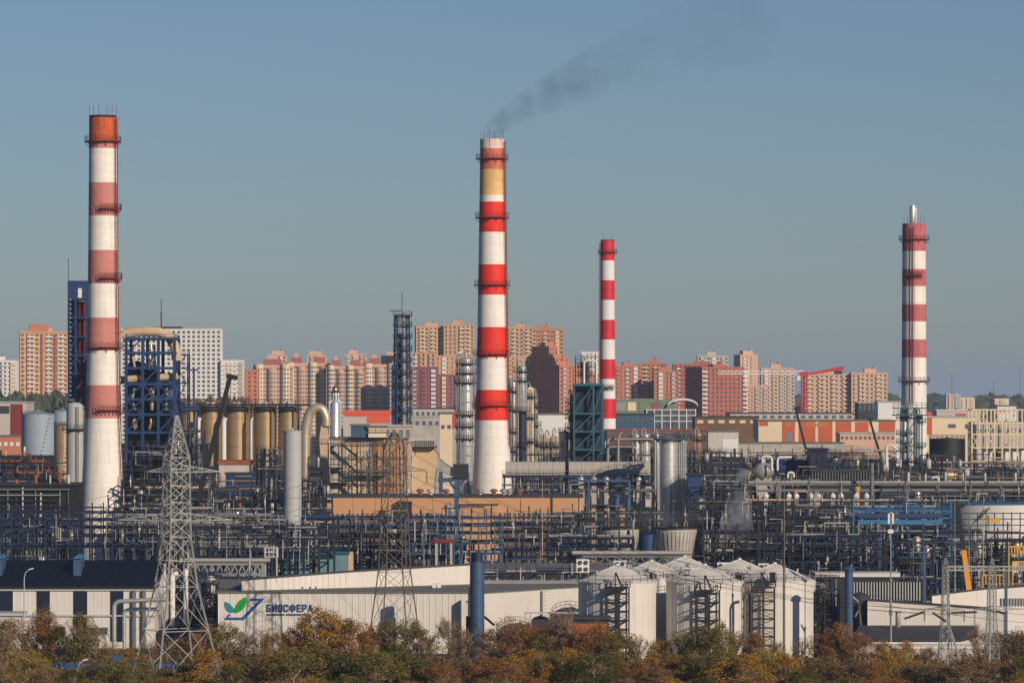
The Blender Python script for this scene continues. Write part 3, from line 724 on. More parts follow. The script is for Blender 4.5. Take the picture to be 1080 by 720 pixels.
# arena-like shop with a curved white roof
D = 2100; th = thing('shop', 'green walled shop hall with a curved white roof canopy', 'shop', (X(692, D), D, 0))
xa, xb = X(648, D), X(712, D)
MB().lathe([(1, 0), (1, 1)], 0, 0, 4) ; b = MB(); n = 14
pts = [(xa + (xb - xa) * k / n, Z(424 - 4 * math.sin(math.pi * (k / n) * .9 + .2), D)) for k in range(n + 1)]
b.prism([(xa, 0), (xb, 0)] + pts[::-1], D, D + 30); b.build('wall', 'shop_green', th)
for p0, p1, pm in ((650, 660, 'galv'), (662, 671, 'cream'), (674, 684, 'shop_green'), (687, 695, 'maroon'), (697, 704, 'shop_green')):
    block('panel', X(p0, D), X(p1, D), D - .2, D + .1, Z(433, D), Z(424, D), pm, th)
b = MB()
for k in range(12):
    a0, a1 = math.pi * k / 12, math.pi * (k + 1) / 12; xc, r = X(720, D), 16 * S(D)
    b.hexa([(xc - r * math.cos(a0), D - 3, Z(429, D) + 3.4 * math.sin(a0)), (xc - r * math.cos(a1), D - 3, Z(429, D) + 3.4 * math.sin(a1)), (xc - r * math.cos(a1), D + 26, Z(429, D) + 3.4 * math.sin(a1)), (xc - r * math.cos(a0), D + 26, Z(429, D) + 3.4 * math.sin(a0)),
            (xc - r * math.cos(a0), D - 3, Z(427.4, D) + 3.6 * math.sin(a0)), (xc - r * math.cos(a1), D - 3, Z(427.4, D) + 3.6 * math.sin(a1)), (xc - r * math.cos(a1), D + 26, Z(427.4, D) + 3.6 * math.sin(a1)), (xc - r * math.cos(a0), D + 26, Z(427.4, D) + 3.6 * math.sin(a0))])
b.build('canopy', 'white_wall', th)
MB().box(X(682, D), X(734, D), D - 1, D + 24, 0, Z(432, D)).build('glazed_hall', 'glass', th)
for px in (682, 690, 698, 707, 716, 724, 733.5): piece('mullion', (X(px, D), D - 1.2, 0), (X(px, D), D - 1.2, Z(431, D)), .5, 'white_wall', th)
for py in (432, 438, 444): piece('transom', (X(682, D), D - 1.25, Z(py, D)), (X(734, D), D - 1.25, Z(py, D)), .4, 'white_wall', th)

# orange shop row
D = 1750
sh = shed('shop_row', 'long orange shop front with cream pillars and yellow lettering', 'shop', 800, 945, 444, D, 'cream', 40, 'grey_roof',
     panels=[(801, 810, 443.5, 449, 'shop_orange'), (825, 838.5, 444, 467, 'shop_orange'), (842.5, 860, 444, 466, 'shop_orange'), (863, 878, 444, 466, 'shop_orange'), (881.5, 898, 444, 466, 'shop_orange'), (902, 916, 445, 456, 'shop_orange'), (927, 944, 444, 457, 'shop_orange')], doors=[(829, 835.5, 456, 467)])

for k in range(9):          # worn yellow letters, too small to read
    x = X((850.5 + k * 3.4) if k < 7 else (828.5 + (k - 7) * 3.6), D); b = MB().box(x, x + .35, D - .3, D - .16, Z(449.5, D), Z(446, D)); b.box(x + .36, x + .95, D - .3, D - .16, Z(446.7, D), Z(446, D))
    if k % 2: b.box(x + .7, x + .95, D - .31, D - .17, Z(449.5, D), Z(446.8, D))
    else: b.box(x + .36, x + .95, D - .31, D - .17, Z(449.5, D), Z(448.8, D))
    b.build('letter', 'yellow', sh)
shed('warehouse', 'low peach annex in front of the orange shop row', 'building', 886, 944, 457, 1720, 'peach', 20, 'pale_grey', wins=(12, 460, 463, 'glass'))
shed('warehouse', 'low concrete wall building in front of the shop row', 'building', 778, 890, 467.5, 1700, 'concrete', 16, 'grey_roof')
shed('warehouse', 'white panelled box building left of the orange shop row', 'building', 747, 779, 455, 1560, 'white_dirty', 14, 'grey_roof', panels=[(762, 778, 463, 486, 'white_wall')])
shed('warehouse', 'brown walled hall with round vents above the small silver tanks', 'warehouse', 733, 800, 440, 1900, 'wood_brown', 30, 'dark_roof', wins=(6, 443, 446, 'cream'))
shed('warehouse', 'long grey roofed hall behind the orange shop row', 'warehouse', 770, 900, 436, 2000, 'pale_wall', 40, 'dark_roof', wins=(16, 438, 441, 'glass'))
shed('warehouse', 'dark glazed block left of the fourth chimney', 'building', 905, 928, 425, 2100, 'dark_roof', 20, 'pale_grey', wins=(5, 426, 433, 'glass'))
shed('warehouse', 'white low building left of the fourth chimney', 'building', 926, 950, 424, 2050, 'white_wall', 20, 'pale_grey')
shed('warehouse', 'cream depot building right of the fourth chimney', 'building', 974, 1030, 440, 1800, 'cream', 30, 'pale_grey', panels=[(973, 983, 434, 458, 'shop_orange'), (1000, 1008, 447, 451, 'glass'), (1018, 1024, 447, 452, 'glass')])
shed('warehouse', 'pale hall with a red stripe right of the fourth chimney', 'warehouse', 988, 1034, 433, 2100, 'pale_wall', 30, 'white_wall', panels=[(1008, 1019, 436, 439, 'pink_red')])
shed('warehouse', 'white blocky building behind the white scaffold', 'building', 1052, 1072, 428, 1900, 'white_wall', 16, 'grey_roof', wins=(4, 431, 434, 'glass'))
shed('warehouse', 'cream hall behind the white scaffold at the right edge', 'warehouse', 1030, 1095, 446, 1700, 'concrete', 30, 'grey_roof', wins=(9, 452, 456, 'glass'))
shed('warehouse', 'white and maroon depot at the far left edge', 'building', -10, 28, 424.5, 1900, 'pale_wall', 30, 'pale_grey', panels=[(11, 24, 426, 460, 'dark_red'), (-9, 10, 428, 436, 'dark_roof')])
shed('warehouse', 'orange brick hut in front of the maroon depot', 'building', -10, 22, 460, 1700, 'brick_orange', 12, 'grey_roof', wins=(5, 466, 470, 'white_wall'))
# ================================================================ chimneys
W_, PK = 'white_paint', 'pink_paint'
chimney('tall chimney with faded pink and white bands and a rust orange top, leftmost', 108.5, 1050,
        [(122, 14.4), (200, 14.9), (300, 15.7), (390, 17), (440, 18.6), (500, 21.5), (540, 23.5), (602, 25)],
        [(122, 124.5, 'soot'), (124.5, 150, 'rust_orange'), (150, 157, PK), (157, 193, W_), (193, 228, PK), (228, 264, W_), (264, 299, PK), (299, 335, W_), (335, 370, PK), (370, 406, W_), (406, 441, PK), (441, 602, W_)],
        [(150, 0, 360), (221, -95, 10), (294, -95, 10), (367, 0, 360), (433, -100, 20)], (126, 590, -28))
chimney('orange red and white chimney with a sooty yellow band and smoke, in the middle', 519, 1180,
        [(147, 12.6), (180, 12.8), (245, 13.8), (345, 15.4), (411, 16.6), (443, 17.6), (490, 19.6), (522, 21.5), (582, 24)],
        [(147, 157, 'ash_pink'), (157, 179, 'faded_red'), (179, 206, 'stained_yellow'), (206, 213, W_), (213, 245, 'orange_red'), (245, 279, W_), (279, 311, 'orange_red'), (311, 345, W_), (345, 377, 'orange_red'), (377, 411, W_), (411, 443, 'orange_red'), (443, 582, W_)],
        [(168, 0, 360), (230, 0, 360), (301, 0, 360), (374, 0, 360), (428, 0, 360)], (150, 470, -25), gal_mat='dark_red')
rw = ['signal_red' if k % 2 == 0 else 'white_wall' for k in range(10)]
b3 = [(254 + 20.8 * k, 254 + 20.8 * (k + 1), rw[k]) for k in range(9)] + [(441.2, 530, 'white_wall')]
b3.insert(0, (253, 254, 'soot'))
chimney('thin bright red and white chimney right of the teal steel tower', 640.7, 1700, [(253, 7.2), (330, 7.6), (400, 8.2), (460, 8.8), (530, 9.2)], b3, [(266.5, 0, 360), (409, -130, -50)], (256, 440, -155), rods=2)
ch4 = chimney('worn red and white chimney with a silver flue on top, rightmost', 964, 1400,
        [(236, 12.4), (300, 12.6), (377, 12.9), (430, 13.4), (555, 14)],
        [(236, 265, 'old_red'), (265, 284, W_), (284, 302, 'old_red'), (302, 321, W_), (321, 339, 'old_red'), (339, 358, W_), (358, 377, 'old_red'), (377, 555, W_)],
        [(253, 0, 360), (291, -130, -60), (402, 0, 360)], (240, 425, -100), rods=4)
D = 1400; piece('flue', P(962.5, 240, D), P(962.5, 217, D), 6.5 * S(D), 'silver', ch4, 'rod')
piece('flue_pipe', P(966.2, 240, D), P(966.2, 219, D), 1.6 * S(D), 'silver', ch4, 'rod')

# ================================================================ left part of the works
tank('wide pale blue grey tank at the left edge behind the columns', 40, 437, 1560, 35, 'blue_grey_tank', 'low storage tanks at the left', rail=True)
tank('second pale grey tank half hidden behind the blue tower', 66, 434, 1620, 24, 'blue_grey_tank', 'low storage tanks at the left')
tank('small beige rusty tank beside the grey column', 66, 449, 1300, 18, 'tan_silo', 'low storage tanks at the left')
c1 = column('process_column', 'pale grey cylindrical column below the blue steel tower', 'column', 79, 424, 1085, 18, 'pale_grey', (452,), plat_mat='dark_steel', pipes=0)
# blue steel tower
D = 1092
bt = steel_frame('steel_tower', 'tall narrow blue steel tower with a solid blue head, left of the pink chimney', 'tower', (72.5, 80, 91), (316, 335, 355, 375, 394, 412, 431), D, 5, 'blue_steel', brace='r', t=.55, rails=(1, 3, 5))
block('head_cladding', X(71.5, D), X(92, D), D - .5, D + 5.6, Z(316, D), Z(296, D), 'blue_steel', bt)
block('hatch', X(82.5, D), X(86.5, D), D - .7, D - .45, Z(314, D), Z(304, D), 'white_wall', bt)
block('riser_casing', X(72.5, D), X(80, D), D + 1.2, D + 4, Z(420, D), Z(316.5, D), 'deep_blue', bt)
b = MB()
for k in range(24): b.bar(P(73.2, 316 + k * 4.8, D - .6), P(75.4, 316 + k * 4.8, D - .6), .35)
b.build('cage_ladder', 'galv', bt, kind='stuff')
MB().tube([P(86, 318, D + 2.5), P(86, 428, D + 2.5)], 1.1, 10).build('riser', 'dark_red', bt, smooth=True)
piece('antenna', P(72, 296, D), P(72, 272, D), .14, 'dark_steel', bt)
# blue frame with ducts
D = 1072
bf = steel_frame('process_structure', 'broad blue steel frame with beige ducts right of the pink chimney', 'steel frame', (133, 150.5, 167, 184), (357, 372, 388, 405, 421, 437, 456, 476, 496), D, 14, 'blue_steel', brace='r', t=.75, rails=(0, 3), rows=2)
b = MB().tube([P(128, 356, D + 5), P(133, 351, D + 5), P(150, 349.5, D + 5), P(168, 350, D + 5), P(178, 355, D + 5), P(184, 364, D + 5), P(186, 374, D + 5), P(186, 380, D + 5)], 1.3, 14); b.build('duct', 'beige', bf, smooth=True)
MB().tube([P(126, 401, D + 2), P(146, 399, D + 2), P(148, 398, D + 2)], 1.0, 12).build('duct', 'beige', bf, smooth=True)
MB().tube([P(168, 398, D + 2), P(186, 397, D + 2), P(188, 396, D + 2)], 1.0, 12).build('duct', 'beige', bf, smooth=True)
for px in (142, 145, 159, 162, 176):
    for y0, y1 in ((364, 390), (408, 432), (441, 452)):
        if random.random() < .6: MB().tube([P(px, y0, D + 1.5), P(px + random.uniform(-3, 3), (y0 + y1) / 2, D + 1), P(px + random.uniform(-2, 2), y1, D + 1.5)], random.uniform(.35, .7), 9).build('duct', random.choice(['insul', 'tan_silo', 'dark_steel', 'galv']), bf, smooth=True)
for px, y in ((141, 462), (158, 470), (175, 450), (141, 484), (160, 490), (176, 486), (176, 428), (141, 428)):
    block('equipment_box', X(px - 6.5, D), X(px + 6.5, D), D + 3, D + 12, Z(y + 8, D), Z(y - 6, D), 'navy_panel', bf)
for k, px in enumerate((141.5, 158.5, 175.5)):
    MB().lathe([(2.9, 0), (2.9, Z(380 + 9 * k, D) - 2), (2.2, Z(380 + 9 * k, D) - .7), (.2, Z(380 + 9 * k, D))], X(px, D), D + 9, 18).build('dark_infill', ('navy_panel', 'black_steel', 'deep_blue')[k], bf, smooth=True)  # dark cylinders added to deepen the dark inside of the frame
# side stair with platforms right of the blue frame
sf = steel_frame('stair_tower', 'open blue stair tower with railings at the right of the blue frame', 'stair tower', (186, 198), (374, 388, 404, 421), 1080, 6, 'navy_steel', brace='n', t=.35, rails=(0, 1, 2, 3))
b = MB()
for k, (ya, yb) in enumerate(((374, 388), (388, 404), (404, 421), (421, 437))):
    a, c = (188, 196) if k % 2 else (196, 188); b.bar(P(a, ya, 1079), P(c, yb, 1079), .9, .2)
b.build('stair_flights', 'navy_steel', sf, kind='stuff')
tm = thing('platform_post', 'blue T shaped steel post with a platform right of the blue frame', 'post', (X(204.5, 1076), 1076, 0))
piece('post', (X(204.5, 1076), 1076, 0), P(204.5, 390, 1076), .45, 'blue_steel', tm); piece('cross_arm', P(196, 390, 1076), P(209, 390, 1076), .4, 'blue_steel', tm)
pf = thing('service_platform', 'small blue railed platform in front of the brown silo', 'platform', (X(201, 1070), 1070, 0))
block('deck', X(192, 1070), X(209, 1070), 1070, 1075, Z(433, 1070), Z(430, 1070), 'blue_steel', pf)
for px in (193, 208): piece('post', (X(px, 1070), 1071, 0), P(px, 432, 1071), .35, 'blue_steel', pf)
MB().rail([P(192, 430, 1070), P(209, 430, 1070)], 1.3, .1, 1.5).build('railing', 'blue_steel', pf)

# tan silos
D = 1330
names = ['first tan silo from the left, browner and half hidden by the pylon', 'second tan silo, just left of the dark crane boom', 'third tan silo, just right of the dark crane boom', 'fourth tan silo above the pale grey vertical tank', 'fifth tan silo beside the curved duct']
for k, (px, wd) in enumerate(((200, 20), (223, 22), (250, 24), (279, 23), (303.5, 20))):
    t = column('silo', names[k], 'silo', px, 428, D, wd, 'tan_silo', (431,), ladder=False, pipes=0, head='flat', group='tan metal silos in a row', pw=1.6, rings=(440, 455, 470, 485))
    r = wd * S(D) / 2
    MB().box(X(px, D) - 1.2, X(px, D) + 1.2, D - 1.2, D + 1.2, Z(428, D), Z(424, D)).build('roof_vent', 'white_dirty', t)
    for q in range(3): piece('roof_post', (X(px, D) + (q - 1) * r * .8, D - r * .6, Z(428, D)), (X(px, D) + (q - 1) * r * .8, D - r * .6, Z(423.5, D)), .3, 'dark_steel', t)
br_ = thing('roof_walkway', 'dark railed walkway across the tops of the tan silos', 'walkway', (X(255, D), D, 0))
block('deck', X(188, D), X(328, D), D - 5.5, D - 4.3, Z(427.5, D), Z(425.5, D), 'black_steel', br_)
MB().rail([P(188, 425.5, D - 5.5), P(328, 425.5, D - 5.5)], 1.4, .12, 2.4).build('railing', 'dark_steel', br_)
for px in (211, 236.5, 265, 291, 315): piece('post', (X(px, D), D - 5, 0), P(px, 427, D - 5), .5, 'dark_steel', br_)
for k, (px, l) in enumerate(((209, 'white riser pipe left of the second tan silo'), (236, 'white riser pipe between the second and third tan silo'), (265, 'thin white riser pipe between the third and fourth tan silo'))):
    pipe(l, [P(px, 524, D - 6.5), P(px, 444, D - 6.5), P(px + 1.5, 440, D - 6.5)], (.75, .8, .35)[k], 'white_wall', group='white riser pipes between the silos')
shed('warehouse', 'tan low roofed building at the foot of the tan silos', 'building', 231, 263, 489.5, 1240, 'white_dirty', 14, 'rust', roof_h=1.2)
shed('warehouse', 'dark blue clad machine house below the fourth tan silo', 'building', 238, 300, 500, 1220, 'deep_blue', 10, 'dark_roof', wins=(8, 503, 508, 'navy_steel'))

# curved duct, hopper, silver vessel
D = 1290
pipe('large curved beige duct shaped like a walking stick', [P(322, 520, D), P(322, 452, D), P(326, 436, D), P(333, 429.5, D), P(340, 431, D), P(344, 440, D), P(344, 449, D)], 5.2 * S(D), 'insul', 'duct', name='curved_duct', n=16)
hp = thing('hopper', 'pale tapered hopper under the mouth of the curved duct', 'hopper', (X(342, D), D, 0))
MB().lathe([(4.5 * S(D), Z(449, D)), (7 * S(D), Z(462, D)), (6 * S(D), Z(476, D)), (5 * S(D), 0)], X(342, D), D, 4, a0=math.pi / 4, a1=2 * math.pi + math.pi / 4).build('casing', 'beige', hp)
MB().lathe([(4.8 * S(D), Z(450, D)), (4.8 * S(D), Z(448, D))], X(344, D), D, 14).build('flange', 'dark_steel', hp)
column('process_column', 'short shiny silver vessel with a tapered head behind the beige block', 'vessel', 353.5, 421, 1310, 11, 'silver', (), ladder=False, head='cone', pipes=0)
tank('plain pale grey vertical tank in front of the fourth tan silo', 308.5, 455, 980, 19, 'pale_grey', roof='flat', rail=False, name='vertical_tank')

# beige furnace block with stairs
D = 1176
fb = shed('furnace_block', 'beige furnace building with open stairs and rusty panels', 'building', 348, 430, 463, D, 'beige', 22, 'grey_roof',
          panels=[(352, 357, 468, 520, 'white_dirty'), (384, 392, 466, 520, 'white_dirty'), (394, 399, 465, 520, 'rust'), (401, 406, 465, 520, 'tan_clad'), (412, 419, 466, 520, 'tan_clad'), (362, 368, 468, 490, 'white_dirty'), (372, 380, 492, 520, 'cream')])
rng = random.Random(3)
for px in (349, 364, 380, 393, 407, 421, 429): piece('column', (X(px, D), D - 1.2, 0), P(px, 461, D - 1.2), .2, 'dark_steel', fb)
for py in (468, 482, 497, 510): piece('beam', P(348, py, D - 1.1), P(430, py, D - 1.1), .22, 'dark_steel', fb)
st = thing('stair_gallery', 'grey railed galleries with zigzag stairs on the beige furnace front', 'stairs', (X(370, D - 4), D - 4, 0))
for x0, x1, y in ((333, 358, 467), (346, 366, 489), (350, 372, 505), (372, 412, 497), (376, 416, 455.5)):
    block('landing', X(x0, D - 3), X(x1, D - 3), D - 5, D - 2, Z(y + 1.2, D - 3), Z(y, D - 3), 'green_steel', st)
    MB().rail([P(x0, y, D - 5), P(x1, y, D - 5)], 1.2, .1, 1.6).build('railing', 'green_steel', st)
for a, c in (((359, 467), (377, 482)), ((366, 489), (377, 498)), ((368, 505), (378, 514))): piece('flight', P(a[0], a[1], D - 4), P(c[0], c[1], D - 4), .6, 'dark_steel', st)
for px in (334, 346, 357, 371, 390, 411): piece('post', (X(px, D - 5), D - 5, 0), P(px, 467, D - 5), .25, 'dark_steel', st)
# upper machinery of the block
shed('machine_house', 'blue grey rooftop house on the beige furnace block', 'building', 370, 388, 449, D + 3, 'stack_blue', 8, 'grey_roof', base=Z(463, D) + .5)
shed('machine_house', 'cream ribbed rooftop house beside the concrete base', 'building', 388.5, 407, 450.5, D + 2, 'cream', 8, 'grey_roof', base=Z(463, D) + .5, wins=(6, 452, 456, 'beige'))
lb = shed('concrete_base', 'concrete block carrying the dark lattice tower', 'building', 405, 434, 449.5, D + 6, 'concrete', 9, 'concrete', wins=(4, 453, 460, 'grey_steel'))
# brown lattice front of the block
for k, (px, l) in enumerate(((397, 'rusty lattice frame on the left of the furnace front'), (424, 'rusty lattice frame on the right of the furnace front'))):
    lt = thing('lattice_mast', l, 'lattice', (X(px, D - 8), D - 8, 0)); lattice(lt, X(px, D - 8), D - 8, R(20), [(0, 2.2), (Z(466, D - 8), 2.2)], 'rust' if k else 'pylon_brown', .16, .08, pieces=False)
# hopper right
D = 1186
hq = thing('furnace_hood', 'beige box furnace with a sloping silver hood left of the blue steel gantry', 'furnace', (X(447, D), D, 0))
xa, xb, xc = X(431, D), X(458, D), X(478, D)
MB().prism([(xa, 0), (xb, 0), (xb, Z(510, D)), (X(462, D), Z(480, D)), (xb - .5, Z(472, D)), (xa, Z(472, D))], D, D + 16).build('casing', 'beige', hq)
MB().prism([(X(459, D), Z(474, D)), (X(461, D), Z(482, D)), (X(470, D), Z(490, D)), (xc, Z(494, D)), (xc, Z(502, D)), (X(464, D), Z(498, D)), (X(458.3, D), Z(492, D))], D + 1, D + 15).build('hood', 'dull_silver', hq)
piece('edge_column', P(433, 545, D - .6), P(433, 472, D - .6), 5 * S(D), 'cream', hq, 'rod')
block('gallery', X(421, D), X(460, D), D - 2.5, D + 15, Z(472, D), Z(470.5, D), 'dark_steel', hq)
MB().rail([P(421, 470.5, D - 2.5), P(460, 470.5, D - 2.5)], 1.5, .12, 1.2).build('railing', 'galv', hq)
block('screen', X(431, D), X(459, D), D - 2.2, D - 1.9, Z(470.4, D), Z(462.5, D), 'white_dirty', hq)
for k in range(9): piece('louvre', P(438 + 2.4 * k, 470, D - 2.4), P(438 + 2.4 * k, 464, D - 2.4), .22, 'dark_steel', hq)
# dark lattice vent tower
D = 1186; zb = Z(449, D)
vt = thing('vent_tower', 'dark lattice vent tower with many small platforms on a concrete base', 'tower', (X(424, D), D, zb))
lattice(vt, X(424, D), D, R(15), [(zb, 2.0), (Z(332, D), 1.7)], 'stack_blue', .34, .17, pieces=False, ratio=.8)
for py in (333, 344, 356, 369, 381, 394, 408, 421, 435):
    z = Z(py, D); cx = X(424.5, D); a = block('platform', cx - 2.6, cx + 2.6, D - 2.6, D + 2.6, z - .15, z + .1, 'dark_steel', vt)
    b = MB().rail([(cx - 2.6, D - 2.6, z), (cx + 2.6, D - 2.6, z), (cx + 2.6, D + 2.6, z)], 1.2, .13, 1.8); b.build('railing', 'navy_steel', vt)
MB().tube([(X(426, D), D - 1.5, zb), (X(426, D), D - 1.5, Z(330, D))], .55, 9).build('vent_pipe', 'galv', vt, smooth=True)
MB().tube([(X(421.5, D), D + .6, zb), (X(421.5, D), D + .6, Z(352, D))], .7, 9).build('riser', 'dark_steel', vt, smooth=True)
MB().box(X(413, D), X(418, D), D - 2, D + 2, zb, Z(384, D)).build('cable_shaft', 'deep_blue', vt)
piece('antenna', P(424, 332, D), P(424, 308, D), .16, 'dark_steel', vt); piece('side_arm', P(424, 327, D), P(411, 328, D), .2, 'dark_steel', vt)
piece('pole', P(435.5, 449, D), P(435.5, 372, D), .22, 'galv', vt)

# tan hall in front of the middle chimney
D = 1080
th = thing('long_hall', 'long tan clad hall in front of the middle chimney', 'building', (X(480, D), D, 0))
for x0, x1, m_ in ((345, 372, 'tan_clad'), (372.3, 396, 'tan_clad'), (396.3, 456, 'tan_clad'), (456.3, 493, 'tan_clad'), (493.3, 549, 'tan_clad'), (549.3, 581, 'tan_clad'), (583, 610, 'tan_clad'), (611, 615, 'beige')):
    block('wall_panel', X(x0, D), X(x1, D), D, D + 18, 0, Z(524, D), m_, th)
block('roof', X(344.5, D), X(615.5, D), D - .4, D + 18.4, Z(523.9, D), Z(522, D), 'dark_roof', th)
block('joint_post', X(581.2, D), X(582.8, D), D - .3, D + 1, 0, Z(524.2, D), 'dark_roof', th)
block('plinth', X(345, D), X(610, D), D - .25, D - .13, 0, Z(549, D), 'dark_conc', th)
b_ = block('bay', X(485, D), X(525, D), D - 4, D - .05, 0, Z(532, D), 'tan_clad', th)
block('bay_roof', X(484.5, D), X(525.5, D), D - 4.3, D - .06, Z(531.9, D), Z(531, D), 'dark_roof', th)
for k in range(26):
    x = 350 + k * 5.2
    if not 484 < x < 526 and x < 580: block('window', X(x, D), X(x + 2.6, D), D - .12, D + .05, Z(548, D), Z(541.5, D), 'glass', th)
for k in range(11):
    x = 526.5 + k * 5; block('window', X(x, D), X(x + 2.8, D), D - .12, D + .05, Z(548, D), Z(540.5, D), 'glass', th)
for px, m_ in ((428, 'white_dirty'), (443, 'maroon'), (454, 'white_dirty'), (470, 'maroon'), (506, 'galv'), (521, 'rust'), (531, 'galv'), (537, 'galv'), (548, 'maroon')):
    c_ = MB().lathe([(.5, Z(522, D)), (.5, Z(519, D)), (.95, Z(519, D)), (.95, Z(516.5, D)), (.3, Z(515.5, D))], X(px, D), D + 4, 12); c_.build('roof_vent', m_, th, smooth=True)
shed('low_annex', 'short tan annex right of the long tan hall', 'building', 624, 663, 535, 1075, 'tan_clad', 8, 'dark_roof', panels=[(629.5, 630.3, 535, 560, 'dark_roof'), (640.5, 641.3, 535, 560, 'dark_roof'), (646.5, 647.2, 535, 560, 'dark_roof')])
# blue gantry
D = 1060
bg_ = thing('steel_gantry', 'blue T shaped steel gantry standing in front of the long tan hall', 'gantry', (X(481, D), D, 0))
piece('post', (X(481.5, D), D, 0), P(481.5, 508, D), 1.2, 'stack_blue', bg_); piece('beam', P(462, 506.5, D), P(495, 504, D), 1.1, 'stack_blue', bg_)
piece('side_post', P(465, 520, D), P(465, 497, D), 1, 'stack_blue', bg_); piece('brace', P(474, 507, D), P(481, 517, D), .6, 'stack_blue', bg_); piece('brace', P(489, 506, D), P(482, 517, D), .6, 'stack_blue', bg_)
MB().rail([P(462, 505, D - .4), P(495, 502.5, D - .4)], 1, .1, 1.5).build('railing', 'stack_blue', bg_)
block('drive_box', X(478, D), X(494, D), D - 1, D + 1, Z(504, D), Z(489, D), 'dark_steel', bg_)

# ================================================================ columns round the middle chimney
column('process_column', 'shiny silver column with crowded top platforms left of the middle chimney', 'column', 491.5, 376, 1230, 15, 'silver', (383, 393, 403, 437, 449, 462), plat_mat='dark_steel', pipes=2, rings=(412, 424, 470, 480, 490))
column('process_column', 'slim silver column behind the left silver column', 'column', 486, 392, 1260, 7, 'dull_silver', (402, 431), pipes=1)
column('process_column', 'silver topped column with a dark lower half right of the middle chimney', 'column', 550.5, 385, 1250, 10, 'silver', (391, 401, 433, 470), pipes=1, skirt=(433, 'navy_steel'), rings=(412, 422))
column('process_column', 'olive insulated column beside the dark column', 'column', 559, 408, 1265, 8, 'cream', (418, 440, 465), pipes=1)
column('process_column', 'thin silver column close to the right flank of the middle chimney', 'column', 541.5, 402, 1262, 5, 'silver', (412, 432, 455, 475), pipes=2)
column('process_column', 'thin pale column just left of the white hall', 'column', 565, 415, 1270, 4.5, 'dull_silver', (428, 448, 468), pipes=1)
for k, (px, y, w_) in enumerate(((572, 457, 6), (578.5, 459, 7), (586, 457, 7))):
    column('small_vessel', ('slim cream vessel, left one of the trio before the white hall', 'slim cream vessel, middle one of the trio before the white hall', 'slim cream vessel, right one of the trio before the white hall')[k], 'vessel', px, y, 1200, w_, 'cream', (470,), pipes=1, group='trio of small vessels')
tank('squat silver tank with a red top beside the teal tower', 596, 456, 1210, 14, 'silver', roof_mat='maroon')
# teal tower
D = 1200
tt = steel_frame('steel_tower', 'teal green steel tower with diagonal bracing left of the thin red chimney', 'tower', (605.5, 626, 635.5), (405, 436, 455, 474, 490), D, 9, 'teal_steel', brace='z', t=.6, rails=())
block('cladding', X(606.5, D), X(635, D), D + 3, D + 9.5, Z(494, D), Z(405, D), 'navy_steel', tt)
block('top_beam', X(604.5, D), X(636.5, D), D - .5, D + 9.6, Z(407, D), Z(405, D), 'teal_steel', tt)
column('process_column', 'short steel column with platforms standing on the teal tower', 'column', 616.5, 381, D + 5, 7, 'galv', (386, 395), base_y=405, pipes=1, plat_mat='dark_steel')
fr = steel_frame('pipe_structure', 'light pipe frame with a looping pipe on top of the teal tower', 'steel frame', (607, 613, 621, 628), (379, 387, 396), D + 2, 5, 'dark_steel', brace='n', t=.22, rails=(0, 1, 2), base_y=404.5, decks=False)
pipe('bent white pipe on top of the teal tower', [P(616, 404, D + 1), P(616, 380, D + 1), P(629, 380, D + 1), P(629, 404, D + 1)], .3, 'white_wall')
column('process_column', 'dark slim column with round platforms left of the teal tower', 'column', 602.5, 416, 1205, 4, 'dark_steel', (424, 432, 440, 450, 460), pipes=1, pw=1.3)
# grey platform building
D = 1130
gp = thing('platform_building', 'grey panelled upper gallery on blue steel legs right of the middle chimney', 'building', (X(610, D), D, 0))
for x0, x1 in ((533, 545), (545.3, 557), (557.3, 569), (569.3, 583), (583.3, 596), (600, 613), (613.3, 634), (634.3, 648), (648.3, 663), (663.3, 686)):
    block('panel', X(x0, D), X(x1, D), D, D + 10, Z(500.5, D), Z(487, D), 'concrete', gp)
block('deck', X(530, D), X(688, D), D - 1.5, D + 11, Z(503.5, D), Z(500.6, D), 'navy_steel', gp)
MB().rail([P(530, 500.6, D - 1.5), P(688, 500.6, D - 1.5)], 1.2, .1, 1.8).build('railing', 'navy_steel', gp)
for px in (532, 548, 562, 575, 589, 603, 620, 640, 660, 684): piece('leg', (X(px, D), D - .8, 0), P(px, 503, D - .8), .5, 'navy_steel', gp)
sl = shed('compressor_house', 'low whitish panelled house under the grey gallery', 'building', 604, 664, 513, D - 2, 'white_dirty', 8, 'navy_steel', roof_h=.9, panels=[(615.5, 616, 513, 535, 'dark_steel'), (630, 630.5, 513, 535, 'dark_steel'), (640, 640.5, 513, 535, 'dark_steel'), (652, 652.5, 513, 535, 'dark_steel')])
shed('compressor_house', 'small whitish house at the right end of the grey gallery', 'building', 667, 687, 512, D - 2, 'white_dirty', 8, 'navy_steel', roof_h=.8, wins=(3, 520, 526, 'glass'))
for k, px in enumerate((613, 626.5, 640, 653, 674)):
    drum(('round silver exchanger end, %s of five under the grey gallery' % ('first', 'second', 'third', 'fourth', 'last')[k]), px, 505.5, D - 4, 9, 6, 'silver', 'row of silver exchangers', rot=75)
for k, px in enumerate((650.5, 662.5)):
    v = thing('roof_stack', ('left blue capped vent stack before the whitish house', 'right blue capped vent stack before the whitish house')[k], 'vent', (X(px, 1070), 1070, 0), 'pair of blue vents')
    MB().lathe([(.75, 0), (.75, Z(523, 1070))], X(px, 1070), 1070, 14).build('pipe', 'stack_blue', v, smooth=True)
    MB().lathe([(1.2, Z(523.5, 1070)), (1.2, Z(522.5, 1070)), (.2, Z(520.5, 1070))], X(px, 1070), 1070, 14).build('cap', 'stack_blue', v)
